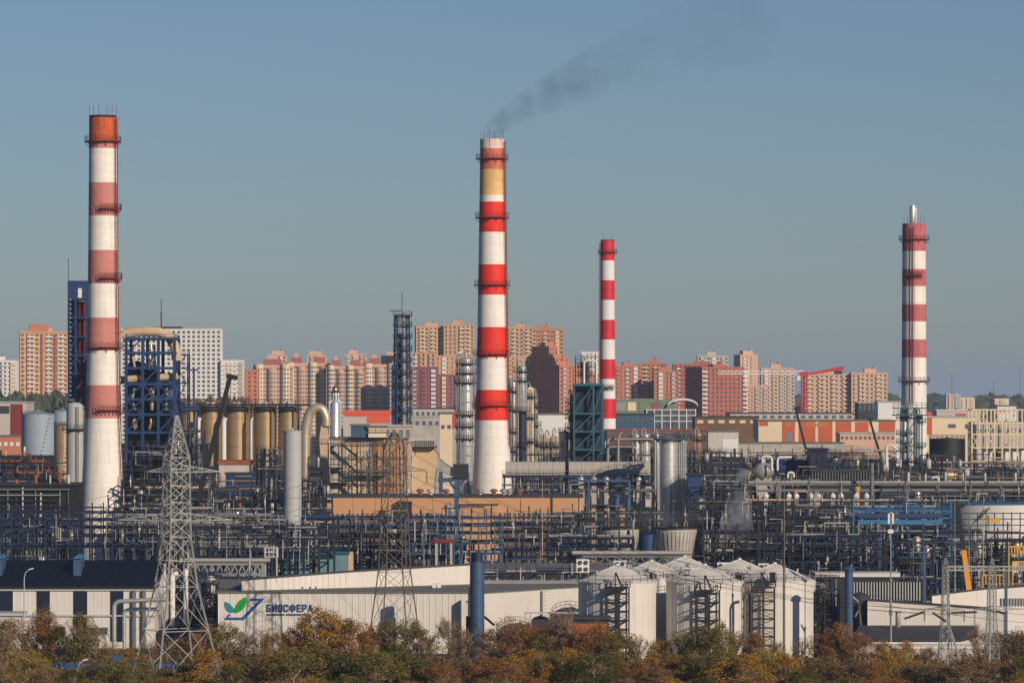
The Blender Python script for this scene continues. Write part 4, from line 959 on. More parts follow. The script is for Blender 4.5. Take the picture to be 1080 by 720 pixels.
steel_frame('process_structure', 'blue steel portal in front of the whitish panelled house', 'steel frame', (600, 621, 664), (507, 533), 1100, 5, 'stack_blue', brace='n', t=.55, rails=(0,))
# twin silver towers
D = 1110
column('process_column', 'large shiny silver tower with a teal top platform', 'column', 705.5, 462, D, 19, 'silver', (462,), plat_mat='teal_steel', pipes=0, head='flat', pw=1.8, rings=(467, 490, 515), ladder=False)
column('process_column', 'narrower shiny silver tower joined to the large one', 'column', 720, 462.5, D + 4, 9, 'silver', (461,), plat_mat='teal_steel', pipes=1, head='flat', rings=(467, 480, 495, 510, 525))
for k, (px, y, w_) in enumerate(((671, 457, 9), (681, 456.5, 10), (693, 457, 7), (736.5, 456, 8))):
    column('small_vessel', ('short silver vessel, left of the group beyond the twin towers', 'short silver vessel, middle of the group beyond the twin towers', 'short silver vessel partly behind the large silver tower', 'short tan vessel right of the twin silver towers')[k], 'vessel', px, y, 1290, w_, 'silver' if k < 3 else 'tan_silo', (463,), pipes=1, group='short silver vessels')
for k, (pts, l) in enumerate(((((641, 487), (641, 471), (671, 471), (671, 484)), 'looped grey pipe right of the teal tower, lower one'), (((641, 468), (641, 463), (691, 463), (691, 516)), 'looped grey pipe reaching the silver towers'), (((652, 486), (652, 461), (656, 455)), 'upright pipe below the thin red chimney'))):
    pipe(l, [P(x, y, 1160 - k * 3) for x, y in pts], .38, 'galv', group='looped grey pipes')
steel_frame('process_structure', 'dark pipe frame crowded with valves right of the teal tower', 'steel frame', (640, 650, 660, 670), (470, 479), 1180, 6, 'dark_steel', brace='r', t=.3, rails=(0, 1))
# ================================================================ right part of the works
D = 1330
column('process_column', 'silver column with dark rings in front of the rightmost chimney', 'column', 953.5, 432, D, 9, 'silver', (440, 457, 466, 475, 487, 497, 506), plat_mat='green_steel', pipes=1, pw=1.2)
column('process_column', 'slim silver column right of the ringed column before the rightmost chimney', 'column', 970, 436, D, 6.5, 'silver', (444, 470, 487, 500), plat_mat='green_steel', pipes=1)
gf = steel_frame('process_structure', 'green steel frame carrying a wide platform under the rightmost chimney', 'steel frame', (957.5, 966), (430, 441, 457, 470, 487, 500), D - 3, 6, 'green_steel', brace='z', t=.45, rails=())
for y in (429.5, 437):
    block('platform', X(942.5, D), X(977, D), D - 5, D + 6, Z(y + 1.2, D), Z(y, D), 'green_steel', gf)
    MB().rail([P(942.5, y, D - 5), P(977, y, D - 5)], 1.5, .14, 1.3).build('railing', 'green_steel', gf)
tank('dark flat roofed tank right of the rightmost chimney', 999, 463, 1310, 38, 'black_steel', roof='flat', roof_mat='dark_roof')
drum('tan horizontal vessel below the dark flat tank', 1008, 501, 1180, 26, 9, 'tan_silo', rot=20)
drum('shiny round vessel end with a bright cap, centre right', 806, 496.5, 1120, 26, 17, 'dull_silver', rot=68)
drum('long blue horizontal vessel right of the shiny round vessel', 836, 493, 1150, 40, 16, 'deep_blue', rot=5)
shed('machine_house', 'dark navy box house standing above the air coolers', 'building', 854, 873, 474.5, 1140, 'navy_panel', 10, 'navy_roof', wins=(3, 478, 486, 'navy_steel'))
ac_ = shed('air_cooler', 'long dark slatted air cooler bank left of the silver columns', 'air cooler', 856, 922, 497, 1100, 'dark_steel', 9, 'dark_roof')
for k in range(22): piece('slat', P(857 + 3 * k, 512, 1099.7), P(857 + 3 * k, 497.5, 1099.7), .25, 'grey_steel', ac_)
shed('machine_house', 'black box house just left of the silver ringed column', 'building', 922, 945, 486, 1150, 'black_steel', 10, 'dark_roof')
shed('machine_house', 'plain deep blue box house right of the twin silver towers', 'building', 726, 741, 501.5, 1090, 'blue_steel', 9, 'navy_steel')
for k, (pts, l) in enumerate(((((804, 488), (804, 481), (814, 481), (814, 496)), 'white U shaped pipe above the shiny round vessel'), (((820, 496), (820, 482), (835, 482)), 'white bent pipe right of the U shaped pipe'), (((831, 504), (831, 498), (837, 498), (837, 506)), 'small white pipe loop left of the air cooler bank'), (((935, 492), (935, 470), (941, 469), (946, 474)), 'white bent pipe by the ringed silver column'), (((983, 510), (983, 503), (990, 503), (990, 512)), 'white pipe loop right of the rightmost chimney foot'))):
    pipe(l, [P(x, y, 1112 + k) for x, y in pts], .3, 'white_wall', group='white bent pipes at the right')
pc = column('small_vessel', 'slim pale yellow vessel right of the navy pipe frames', 'vessel', 789, 487, 1100, 5, 'cream', (492, 505), pipes=1)
steel_frame('process_structure', 'dark blue open process frame right of the deep blue box house', 'steel frame', (742, 754, 766, 778, 790), (490, 500, 512, 523), 1095, 10, 'navy_steel', brace='r', t=.3, rails=(0, 1, 2))
steel_frame('process_structure', 'low dark pipe frame above the open process frame', 'steel frame', (725, 745, 765, 783), (478, 484), 1200, 8, 'dark_steel', brace='r', t=.3, rails=(0,))
ws = steel_frame('scaffold', 'white steel scaffold skeleton at the right edge', 'scaffold', (1025, 1033, 1041, 1049, 1057, 1065, 1073, 1082), (432, 446, 458, 472, 486), 1340, 10, 'cream', brace='r', t=.45, rails=(), decks=False)
shed('machine_house', 'white low cabins at the foot of the white scaffold', 'building', 1038, 1082, 474, 1330 + 12, 'white_wall', 6, 'dark_roof', panels=[(1047, 1056, 477, 487, 'navy_panel')])
yp = thing('yellow_post', 'short yellow steel T post among the pipe racks at the right', 'post', (X(905, 1030), 1030, 0)); piece('post', (X(905, 1030), 1030, 0), P(905, 514, 1030), .7, 'yellow', yp); piece('arm', P(902.5, 514, 1030), P(907.5, 514, 1030), .5, 'yellow', yp)
gpst = thing('vent_stack', 'thick grey vent post left of the silver ringed column', 'vent', (X(919.5, 1035), 1035, 0)); piece('pipe', (X(919.5, 1035), 1035, 0), P(919.5, 488, 1035), 1.05, 'grey_steel', gpst, 'rod'); piece('collar', P(919.5, 500, 1035), P(919.5, 499, 1035), 1.4, 'grey_steel', gpst, 'rod')
for k, px in enumerate((808, 832, 840, 855.5, 863, 878.5, 887, 903, 914)):
    drum(f'{("first", "second", "third", "fourth", "fifth", "sixth", "seventh", "eighth", "ninth")[k]} round white vessel end in the row under the long pipes', px, 523, 1026, 7, 5.6, 'white_wall', 'row of white vessel ends', rot=80)
# big white tank with blue stairs
D = 935
wt = tank('large white tank behind blue railings at the right edge', 1052, 531, D, 116, 'white_clad', roof='flat', roof_mat='cyan_blue')
bk = rack('bright blue pipe gantry in front of the large white tank', 900, 1003, 915, (539, 546, 553), 14, 'cyan_blue', ('cyan_blue', 'blue_steel'), npipe=3, t=.35)
for y0, m_ in ((541, 'blue_steel'), (548, 'cyan_blue')): block('tray', X(905, 914), X(994, 914), 914, 914.4, Z(y0 + 5, 914), Z(y0, 914), m_, bk)
bs = thing('blue_stairway', 'blue stairs and railings across the front of the large white tank', 'stairs', (X(1045, 912), 912, 0))
for py in (541, 547, 553.5): piece('rail_beam', P(1003, py, 912), P(1085, py, 912), .2, 'dark_steel' if py < 550 else 'blue_steel', bs)
for px in range(1004, 1085, 9): piece('post', (X(px, 912), 912, 0), P(px, 540, 912), .22, 'blue_steel', bs)
for k in range(3): piece('flight', P(1026 + k * 3, 552 - k * 2, 911.5), P(1038 + k * 3, 537 - k * 1, 911.5), .22, 'dark_steel', bs)
block('yellow_box', X(1040, 911), X(1055, 911), 911, 911.5, Z(551, 911), Z(547, 911), 'yellow', bs)

# cooling towers
for k, (px, l) in enumerate(((652, 'squat concrete cooling tower behind the truss bridge, left one'), (712, 'squat concrete cooling tower above the white silos, right one'))):
    D = 935; cx = X(px, D); r = 23 * S(D); ct = thing('cooling_tower', l, 'cooling tower', (cx, D, 0), 'pair of cooling towers')
    MB().lathe([(r * .86, 0), (r * .74, Z(600, D)), (r * .78, Z(585, D)), (r * .9, Z(570, D)), (r, Z(560, D)), (r, Z(557, D)), (r * .93, Z(557, D)), (r * .9, Z(565, D))], cx, D, 32, cap=False).build('shell', 'concrete', ct, smooth=True)
    b = MB()
    for q in range(32):
        a = 2 * math.pi * q / 32; b.bar((cx + r * .745 * math.cos(a), D + r * .745 * math.sin(a), Z(600, D)), (cx + r * .79 * math.cos(a), D + r * .79 * math.sin(a), Z(585, D)), .07); b.bar((cx + r * .785 * math.cos(a), D + r * .785 * math.sin(a), Z(585, D)), (cx + r * 1.005 * math.cos(a), D + r * 1.005 * math.sin(a), Z(560, D)), .07)
    b.build('seams', 'grey_steel', ct, kind='stuff')
    MB().lathe([(r * 1.08, Z(556.9, D)), (r * 1.08, Z(555.5, D)), (r * .9, Z(555.5, D))], cx, D, 20, cap=False).build('fan_deck', 'dark_steel', ct)
    MB().rrail(cx, D, r * 1.07, Z(555.5, D), 1.2, .1, 20).build('railing', 'dark_steel', ct)
tank('small blue drum tank between the two cooling towers', 683, 564, 905, 18, 'blue_steel', roof='flat')
block_f = steel_frame('process_structure', 'brown steel portal in front of the left cooling tower', 'steel frame', (639, 654, 668), (566,), 900, 4, 'dark_steel', brace='z', t=.5, rails=())

# ================================================================ pipe racks
GP = ('galv', 'dull_silver', 'dark_steel', 'grey_steel', 'navy_steel', 'beige')
BP = ('navy_steel', 'dark_steel', 'blue_steel', 'galv')
rack('dark pipe rack in front of the foot of the pink chimney', -12, 166, 900, (541, 549, 557, 566, 577), 12, 'navy_steel', BP, npipe=3, t=.32)
rack('deep blue pipe rack behind the dark rack at the left edge', -12, 84, 960, (541, 552, 562, 574), 15, 'deep_blue', BP, npipe=3)
rack('grey pipe rack across the left pylon', 112, 300, 925, (544, 553, 563, 574), 15, 'grey_steel', GP, npipe=3, t=.28)
rack('navy pipe rack right of the left pylon', 190, 352, 905, (558, 568, 579, 589), 16, 'navy_steel', BP, npipe=3)
rack('greenish pipe rack behind the grey rack near the pale tank', 140, 350, 985, (530, 538, 546, 553), 14, 'dark_steel', GP, npipe=3, t=.26)
rack('crowded pipe rack at the foot of the blue steel frame', 128, 222, 1040, (508, 516, 524, 533), 12, 'dark_steel', GP, npipe=3, t=.28)
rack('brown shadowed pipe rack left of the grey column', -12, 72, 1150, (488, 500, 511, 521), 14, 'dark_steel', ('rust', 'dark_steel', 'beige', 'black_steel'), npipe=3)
rack('pipe rack with a long beige pipe at the left edge', -12, 84, 1060, (529, 537), 16, 'dark_steel', ('beige', 'rust', 'galv'), npipe=3)
rack('navy pipe rack below the beige furnace block', 318, 470, 915, (548, 557, 567, 578, 589), 13, 'navy_steel', BP, npipe=3)
rack('dense blue pipe rack in front of the long tan hall, left half', 428, 530, 905, (547, 555, 563, 573, 584), 8.5, 'stack_blue', BP, npipe=3, t=.34)
rack('dense blue pipe rack in front of the long tan hall, right half', 518, 604, 912, (546, 554, 562, 571, 581), 8.5, 'navy_steel', BP, npipe=3, t=.34)
rack('dark pipe rack before the small tan annex', 582, 700, 1000, (542, 549, 557), 12, 'dark_steel', GP, npipe=3, t=.26)
rack('dark blue pipe rack left of the cooling towers', 578, 668, 890, (568, 577, 590), 15, 'navy_panel', BP, npipe=4)
rack('dark frame rack right of the cooling towers', 742, 812, 890, (563, 573, 583, 596), 11, 'dark_steel', BP, npipe=3, t=.4)
rack('navy pipe rack behind the rightmost white silo', 806, 925, 880, (566, 576, 586, 596, 606), 13, 'navy_panel', BP, npipe=4)
rack('navy pipe rack in front of the large white tank', 920, 1092, 885, (562, 571, 580, 590), 13, 'navy_steel', BP, npipe=4)
rack('second navy pipe rack row behind the blue lamp poles', 790, 930, 930, (548, 557, 566, 575), 12, 'dark_steel', BP, npipe=3, t=.28)
rack('long grey pipe bridge carrying bright pipes at the right', 786, 1092, 1040, (511, 518), 33, 'grey_steel', ('galv', 'galv', 'dull_silver'), npipe=4, rails=False, brace=0)
rack('low dark pipe rack under the row of white vessel ends', 786, 1092, 1015, (529, 536), 17, 'dark_steel', GP, npipe=4, t=.28)
rack('dark pipe rack behind the long grey pipe bridge', 722, 950, 1130, (503, 509), 14, 'dark_steel', GP, npipe=4, t=.26)
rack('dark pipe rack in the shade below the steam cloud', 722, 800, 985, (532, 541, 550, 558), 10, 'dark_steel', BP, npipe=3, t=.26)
rack('blue grey pipe rack at the foot of the white scaffold', 976, 1092, 1240, (489, 495, 503), 17, 'navy_steel', GP, npipe=3)
rack('dark pipe rack right of the rightmost chimney foot', 960, 1092, 1120, (505, 512), 13, 'dark_steel', GP, npipe=4, t=.26)
rack('pipe rack on the skyline side of the air coolers', 790, 945, 1210, (477, 482), 15, 'dark_steel', ('galv', 'cream', 'beige'), npipe=4, t=.25)
rack('low pipe rack in front of the grey gallery', 530, 690, 1100, (512, 519), 15, 'navy_steel', GP, npipe=2, t=.26, rails=False)
rack('pipe rack at the foot of the tan silos', 212, 345, 1190, (508, 516, 523), 13, 'dark_steel', GP, npipe=3, t=.25)
rack('low dark rack behind the front white roofs at the right', 850, 1000, 800, (610, 618), 13, 'navy_panel', BP, npipe=3)
rack('dark rack between the hall and the white warehouse', 178, 262, 790, (611, 619, 628, 637), 12, 'dark_steel', BP, npipe=3, t=.26)
for k, (x0, x1, l) in enumerate(((263, 284, 'pale teal cabin, left one under the racks'), (297, 326, 'pale teal cabin, middle one under the racks'), (335, 367, 'pale teal cabin with a cream end wall under the racks'))):
    shed('cabin', l, 'cabin', x0, x1, 584, 912, 'stack_teal', 6, 'teal_steel', group='teal cabins')
block('end_wall', X(367.3, 912), X(372, 912), 912, 918, 0, Z(582, 912), 'beige', bpy.data.objects['cabin.002'])
for k, (x0, x1, ys, l) in enumerate(((450, 461, (563, 569), 'yellow railed landing, upper one right of the middle pylon'), (450, 461, (582, 589), 'yellow railed landing, lower one right of the middle pylon'), (434, 441, (572, 588), 'narrow yellow stair cage behind the middle pylon'))):
    y0, y1 = ys; D = 911; t = thing('yellow_landing', l, 'platform', (X((x0 + x1) / 2, D), D, 0), 'yellow landings')
    block('deck', X(x0, D), X(x1, D), D, D + 2, Z(y1 + .8, D), Z(y1, D), 'yellow', t)
    for px in (x0, (x0 + x1) / 2, x1): piece('post', (X(px, D), D - .1, 0 if px != (x0 + x1) / 2 else Z(y1, D)), P(px, y0, D - .1), .3, 'yellow', t)
    for q in (y0, (y0 + y1) / 2): piece('rail', P(x0, q, D - .15), P(x1, q, D - .15), .25, 'yellow', t)
for k, (x0, x1, y0, y1, l) in enumerate(((1064, 1082, 576, 584, 'yellow railed landing, upper one at the right edge'), (1068, 1082, 592, 600, 'yellow railed landing, lower one at the right edge'), (1036, 1058, 606, 615, 'pale yellow railed landing behind the right gantry'))):
    D = 860; t = thing('yellow_landing', l, 'platform', (X((x0 + x1) / 2, D), D, 0), 'yellow landings')
    block('deck', X(x0, D), X(x1, D), D, D + 2, Z(y1 + .8, D), Z(y1, D), 'yellow', t)
    n = 6
    for q in range(n + 1): piece('post', (X(x0 + (x1 - x0) * q / n, D), D - .1, 0 if q in (0, n) else Z(y1, D)), P(x0 + (x1 - x0) * q / n, y0, D - .1), .25, 'yellow', t)
    piece('rail', P(x0, y0, D - .15), P(x1, y0, D - .15), .3, 'yellow', t)
tank('blue grey upright drum beside the yellow landings', 484, 574, 921, 12, 'stack_blue', roof='flat', rail=False, name='upright_drum')
drum('dark red pipe drum behind the yellow landings', 468, 571, 898, 26, 4, 'dark_red')
# small equipment filling the yard between the racks
rng = random.Random(21); ZN = ((75, 'left of the pink chimney'), (210, 'behind the large pylon'), (345, 'below the tan silos'), (480, 'behind the brown pylon'), (620, 'below the long tan hall'), (745, 'around the cooling towers'), (830, 'around the steam cloud'), (945, 'below the air coolers'), (1200, 'before the large white tank')); seen = {}
for k in range(60):
    D = rng.uniform(925, 1175); px = rng.uniform(-5, 1085)
    if 70 < px < 145 and 1010 < D < 1110: continue
    if 340 < px < 700 and D > 1040: continue
    yg = HY + H * F / D; q = rng.random(); w_ = next(t for x, t in ZN if px < x); kd = 'drum' if q < .4 else ('upright vessel' if q < .75 else 'pump house'); n = seen.setdefault((kd, w_), 0); seen[(kd, w_)] += 1
    if n > 5: continue
    l = f'{("first", "second", "third", "fourth", "fifth", "sixth")[n]} small {kd} half hidden by racks {w_}'
    if q < .4: drum(l, px, yg - rng.uniform(18, 40), D, rng.uniform(14, 26), rng.uniform(6, 10), rng.choice(['dull_silver', 'galv', 'pale_grey', 'navy_steel', 'rust']), 'small vessels among the racks', rot=rng.choice([0, 0, 90, 75]))
    elif q < .75: column('small_vessel', l, 'vessel', px, yg - rng.uniform(35, 72), D, rng.uniform(5, 9), rng.choice(['dull_silver', 'galv', 'cream', 'silver', 'dark_steel']), (yg - 30,), pipes=1, group='small upright vessels among the racks')
    else: shed('pump_house', l, 'building', px - rng.uniform(6, 12), px + rng.uniform(6, 12), yg - rng.uniform(16, 28), D, rng.choice(['white_dirty', 'concrete', 'beige', 'deep_blue']), 6, 'dark_roof', group='small pump houses among the racks', wins=(3, yg - 12, yg - 7, 'glass'))

# ================================================================ cranes
def boom_crane(label, base_px, base_y, tip_px, tip_y, D, w0, w1, m_, m2=None, body=True):
    a, c = P(base_px, base_y, D), P(tip_px, tip_y, D); d = (c - a)
    root = a + d.normalized() * -(a.z - 3) / max(.2, d.normalized().z) if a.z > 4 else a
    t = thing('mobile_crane', label, 'crane', (root.x, D, 0), 'mobile cranes')
    n = 4
    for k in range(n):
        p, q = root.lerp(c, k / n), root.lerp(c, (k + 1.06) / n if k < n - 1 else 1); w_ = w0 + (w1 - w0) * k / (n - 1)
        piece('boom_section', p, q, w_, (m2 if m2 and k >= 2 else m_), t, t2=w_ * 1.1)
    MB().lathe([(w1 * .9, 0), (w1 * .9, .8)], 0, 0, 10); b = MB().bar(c - Vector((w1, 0, 0)), c + Vector((w1 * 1.8, 0, -w1 * .6)), w1 * 1.2); b.build('boom_head', m2 or m_, t)
    b = MB().box(root.x - 5, root.x + 4, D - 1.4, D + 1.4, .9, 2.0); b.build('chassis', m_, t)
    MB().box(root.x - 1.5, root.x + 2.5, D - 1.5, D + 1.5, 2.01, 3.8).build('cab', m_, t)
    for q in (-4, -2, 1, 3): MB().tube([(root.x + q, D - 1.6, .6), (root.x + q, D + 1.6, .6)], .6, 12).build('wheel', 'black_steel', t)
    piece('hoist_rope', c, c - Vector((0, 0, 8)), .06, 'wire', t); return t
boom_crane('dark mobile crane boom leaning right in front of the tan silos', 207, 535, 243, 396, 1015, 1.25, .95, 'black_steel')
boom_crane('mobile crane with a yellow lower boom and black upper boom at the right', 1019, 600, 1010, 531, 850, 1.0, .75, 'crane_yellow', 'black_steel')
boom_crane('thin dark crane boom in front of the orange shop row', 849, 470, 839, 430, 1500, 1.0, .7, 'black_steel')
boom_crane('thin dark crane boom in front of the peach annex', 926, 472, 917, 441, 1450, 1.0, .7, 'black_steel')

# ================================================================ masts and poles
for px, y0, D, y1, m_, l in ((827, 511, 690, None, 'pylon_brown', 'tall brown grey pole before the rightmost white silo'), (939.5, 540, 690, None, 'galv', 'tall pale mast with white antenna boxes at the right'), (1007, 521, 845, None, 'galv', 'thin pale mast left of the yellow and black crane boom'), (1022, 521, 850, None, 'galv', 'thin pale mast right of the yellow and black crane boom'), (1037, 522, 855, None, 'galv', 'thin pale mast behind the pale yellow landing'), (974, 550, 820, None, 'stack_blue', 'blue steel mast behind the flat white building'), (1058, 580, 800, None, 'stack_blue', 'blue steel mast behind the right white building'),
    (572, 505, 905, None, 'beige', 'slim pale mast in front of the long tan hall'), (316, 515, 880, None, 'galv', 'slim grey mast right of the pale vertical tank'), (239, 532, 870, None, 'galv', 'slim grey mast right of the left pylon'), (447, 533, 880, None, 'galv', 'slim grey mast beside the yellow landings'), (170, 315, 1080, 350, 'dark_steel', 'needle antenna on the blue steel frame'), (594, 603, 745, None, 'galv', 'short roof pole with a cross arm behind the white warehouse'), (812, 470, 1250, None, 'galv', 'thin pole above the shiny round vessel'), (863, 440, 1600, None, 'galv', 'thin pale pole before the orange shop row'), (795, 462, 1240, None, 'galv', 'thin pole left of the white U shaped pipe'), (1076, 385, 2400, None, 'dark_steel', 'very thin far mast at the right edge'), (1004, 395, 2400, None, 'dark_steel', 'very thin far mast right of the rightmost chimney'), (1048, 402, 2500, None, 'dark_steel', 'very thin far mast behind the white scaffold')):
    a = antenna(l, px, y0, D, y1, m_, t=.24 if px in (939.5, 827) else (.14 if D < 1000 else .2))
    if px == 939.5:
        for dx in (-2.2, 2.2):
            for y in (552,): block('antenna_panel', X(px + dx - 1, D), X(px + dx + 1, D), D - .3, D, Z(y, D), Z(541, D), 'white_wall', a)
        block('equipment_box', X(936.5, D), X(942, D), D - .4, D + .3, Z(562, D), Z(558, D), 'white_wall', a); block('equipment_box', X(937.5, D), X(941, D), D - .5, D + .3, Z(648, D), Z(643, D), 'grey_steel', a)
    if px == 594: piece('cross_arm', P(591.5, 603.5, D), P(596.5, 603.5, D), .14, 'galv', a)
for px, y0, D, l, h in ((25.5, 599, 715, 'grey street lamp in front of the navy roofed hall', 7), (82, 695, 640, 'pale street lamp at the bottom left among the trees', 3)):
    base = (X(px, D), D, 0); t = thing('street_lamp', l, 'street lamp', base, 'street lamps'); zt = Z(y0 + 3, D)
    MB().tube([(base[0], D, 0), (base[0], D, zt - 1.2), (base[0] + .25, D, zt - .2), (base[0] + 1.0, D, zt + .35)], [.12, .09, .08, .07], 8).build('pole', 'pale_grey', t, smooth=True)
    piece('lamp_head', (base[0] + .8, D, zt + .3), (base[0] + 1.6, D, zt + .5), .3, 'white_wall', t, t2=.16)
# ================================================================ dark boxes standing in for deep shade, and pipe tangles that fill the yard
for x0, x1, y, D, m_, l in ((-12, 76, 482, 1400, 'dark_steel', 'long dark shade backing under the pale tanks at the left'), (125, 215, 470, 1180, 'black_steel', 'black shade backing behind the blue steel frame'), (215, 345, 494, 1300, 'dark_steel', 'dark shade backing at the foot of the tan silos'), (536, 610, 478, 1290, 'dark_steel', 'dark shade backing behind the grey gallery, left part'), (636, 700, 474, 1300, 'black_steel', 'dark shade backing behind the looped grey pipes'), (698, 800, 484, 1350, 'dark_steel', 'long dark shade backing behind the twin silver towers'), (790, 945, 486, 1280, 'black_steel', 'long black shade backing behind the air coolers'), (940, 1095, 494, 1260, 'dark_steel', 'long dark shade backing below the white scaffold'), (720, 900, 515, 1160, 'black_steel', 'low black shade backing under the shiny round vessel'), (930, 1095, 513, 1110, 'black_steel', 'low black shade backing right of the silver ringed column'),
                      (-12, 80, 512, 1000, 'black_steel', 'low black shade backing behind the deep blue rack at the left'), (140, 345, 543, 1030, 'dark_steel', 'low dark shade backing behind the greenish rack'), (740, 900, 552, 1000, 'black_steel', 'low black shade backing behind the steam cloud'), (880, 1000, 556, 960, 'black_steel', 'low black shade backing behind the bright blue gantry')):
    o = shed('shade_backing', l, 'building', x0, x1, y, D, m_, 18, 'dark_steel', group='dark shade backings')
    r_ = random.Random(int(x0 + D)); n = int((x1 - x0) / 9)
    for k in range(n):
        px = x0 + 9 * k + r_.uniform(0, 6); h_ = r_.uniform(1, 4)
        if r_.random() < .6: piece('roof_vent', P(px, y, D + 2), P(px, y, D + 2) + Vector((0, 0, h_)), r_.uniform(.3, 1.1), r_.choice(['galv', 'dark_steel', 'white_dirty', 'rust', 'dull_silver']), o, 'rod')
        if r_.random() < .7: piece('wall_pipe', (X(px, D), D - .5, 0), (X(px, D), D - .5, Z(y, D) - r_.uniform(0, 3)), r_.uniform(.15, .5), r_.choice(['galv', 'stack_blue', 'grey_steel', 'white_dirty', 'navy_steel']), o, 'rod')
    for k in range(4): piece('wall_pipe', P(x0 + r_.uniform(0, 20), y + 4 + 6 * k, D - .9), P(x1 - r_.uniform(0, 20), y + 4 + 6 * k, D - .9), r_.uniform(.15, .45), r_.choice(['galv', 'navy_steel', 'grey_steel', 'stack_blue', 'dark_steel']), o, 'rod')
def tangle(label, px, w, ytop, D, seed, depth=8, dens=1.0, base='dark_steel'):
    r_ = random.Random(seed); xa, xb, zt = X(px - w / 2, D), X(px + w / 2, D), Z(ytop, D); th = thing('pipe_tangle', label, 'pipework', ((xa + xb) / 2, D, 0), 'tangles of process pipes')
    mbs = {k: MB() for k in ('galv', 'dark_steel', 'stack_blue', 'grey_steel', 'navy_steel')}; ks = list(mbs)
    zlo = max(1, zt - 16)
    for k in range(int(24 * dens)):
        p = Vector((r_.uniform(xa, xb), r_.uniform(D, D + depth), r_.uniform(zlo, zt))); pts = [p.copy()]; r = r_.choice([.07, .09, .12, .16, .22])
        for q in range(r_.randint(2, 4)):
            ax = r_.choice('xxzzy'); p = p.copy()
            if ax == 'x': p.x = r_.uniform(xa, xb)
            elif ax == 'y': p.y = r_.uniform(D, D + depth)
            else: p.z = r_.uniform(zlo, zt)
            if (p - pts[-1]).length > .3: pts.append(p)
        if len(pts) > 1:
            m2 = mbs[r_.choice(ks)]
            for a, b in zip(pts, pts[1:]): m2.tube([a, b], r, 6)
    for k, mb in mbs.items():
        if mb.v: mb.build('pipework', k, th, kind='stuff')
    fr = MB()
    n = max(2, int((xb - xa) / 4)); ym = D + depth * .5
    for k in range(n + 1):
        x = xa + (xb - xa) * k / n
        for y in (D, ym, D + depth): fr.bar((x, y, 0), (x, y, zt - r_.uniform(0, 2)), .22)
    z = zt - .5
    while z > zlo: fr.bar((xa, D, z), (xb, D, z), .2); fr.bar((xa, ym, z), (xb, ym, z), .2); fr.rail([(xa, D - .1, z), (xb, D - .1, z)], 1.1, .06, 1.6); z -= r_.uniform(3, 4.5)
    fr.build('frame', base, th, kind='stuff')
    for k in range(3):
        x, y, z = r_.uniform(xa, xb), r_.uniform(D + 1, D + depth), r_.uniform(zlo, zt - 3); rr = r_.uniform(.5, 1.1); hz = r_.uniform(2, 4)
        MB().lathe([(.1, z), (rr * .8, z + .3), (rr, z + .6), (rr, z + hz), (rr * .7, z + hz + .4), (.1, z + hz + .6)], x, y, 12).build('vessel', r_.choice(['dull_silver', 'galv', 'white_dirty', 'dark_steel', 'tan_silo', 'silver']), th, smooth=True)
TG = [(20, 44, 498, 1170, 'left of the grey column under the pale tanks'), (55, 36, 505, 1120, 'just left of the grey column'), (160, 44, 468, 1055, 'at the foot of the blue steel frame'), (196, 36, 452, 1062, 'behind the top of the large pylon'), (204, 40, 490, 1045, 'behind the dark crane boom foot'), (250, 46, 512, 1140, 'below the second and third tan silo'), (285, 30, 472, 1150, 'left of the pale vertical tank'), (330, 30, 505, 1120, 'right of the pale vertical tank'), (150, 50, 532, 1000, 'right of the pink chimney foot'), (235, 60, 536, 1005, 'between the large pylon and the pale vertical tank'), (350, 46, 546, 1000, 'left end of the long tan hall'), (300, 40, 552, 945, 'below the pale vertical tank'), (20, 50, 556, 930, 'at the left edge above the navy roof'), (60, 40, 560, 940, 'left of the pink chimney foot above the navy roof'), (645, 30, 474, 1190, 'right of the teal tower'), (675, 36, 478, 1170, 'left of the twin silver towers'), (560, 40, 478, 1190, 'right of the middle chimney above the grey gallery'), (590, 30, 476, 1195, 'left of the teal tower foot'), (750, 44, 474, 1180, 'right of the twin silver towers'), (735, 30, 522, 1060, 'at the foot of the twin silver towers'), (770, 44, 500, 1080, 'behind the top of the steam cloud'), (760, 50, 536, 1000, 'behind the steam cloud'), (820, 40, 478, 1180, 'above the shiny round vessel'), (890, 44, 476, 1170, 'above the air cooler bank'), (925, 30, 484, 1120, 'left of the silver ringed column'), (990, 36, 478, 1200, 'right of the silver ringed column'), (1030, 40, 490, 1150, 'below the white scaffold, left'), (1068, 40, 488, 1160, 'below the white scaffold, right'), (830, 60, 532, 985, 'under the row of white vessel ends, left'), (885, 60, 534, 990, 'under the row of white vessel ends, right'), (960, 60, 520, 1060, 'below the rightmost chimney'), (1030, 60, 518, 1070, 'behind the large white tank'), (850, 60, 556, 940, 'behind the rightmost white silo'), (905, 50, 566, 900, 'left of the tall pale mast'), (960, 50, 570, 865, 'right of the tall pale mast'), (1020, 50, 572, 868, 'behind the yellow and black crane'), (1065, 40, 566, 870, 'under the large white tank at the right edge'), (640, 50, 548, 960, 'left of the left cooling tower'), (600, 30, 556, 950, 'below the short tan annex'), (760, 40, 566, 900, 'right of the right cooling tower'), (800, 40, 576, 880, 'behind the right silo peak'), (230, 60, 606, 780, 'between the hall and the white warehouse'), (870, 30, 606, 775, 'behind the slim navy stack'), (400, 60, 560, 925, 'behind the brown pylon'), (360, 40, 566, 920, 'left of the brown pylon'), (480, 50, 570, 925, 'behind the yellow landings'), (560, 60, 568, 925, 'below the right half of the long tan hall')]
for k, (px, w_, y, D, l) in enumerate(TG): tangle('tangle of thin process pipes ' + l, px, w_, y, D, 4000 + k, dens=2.3)
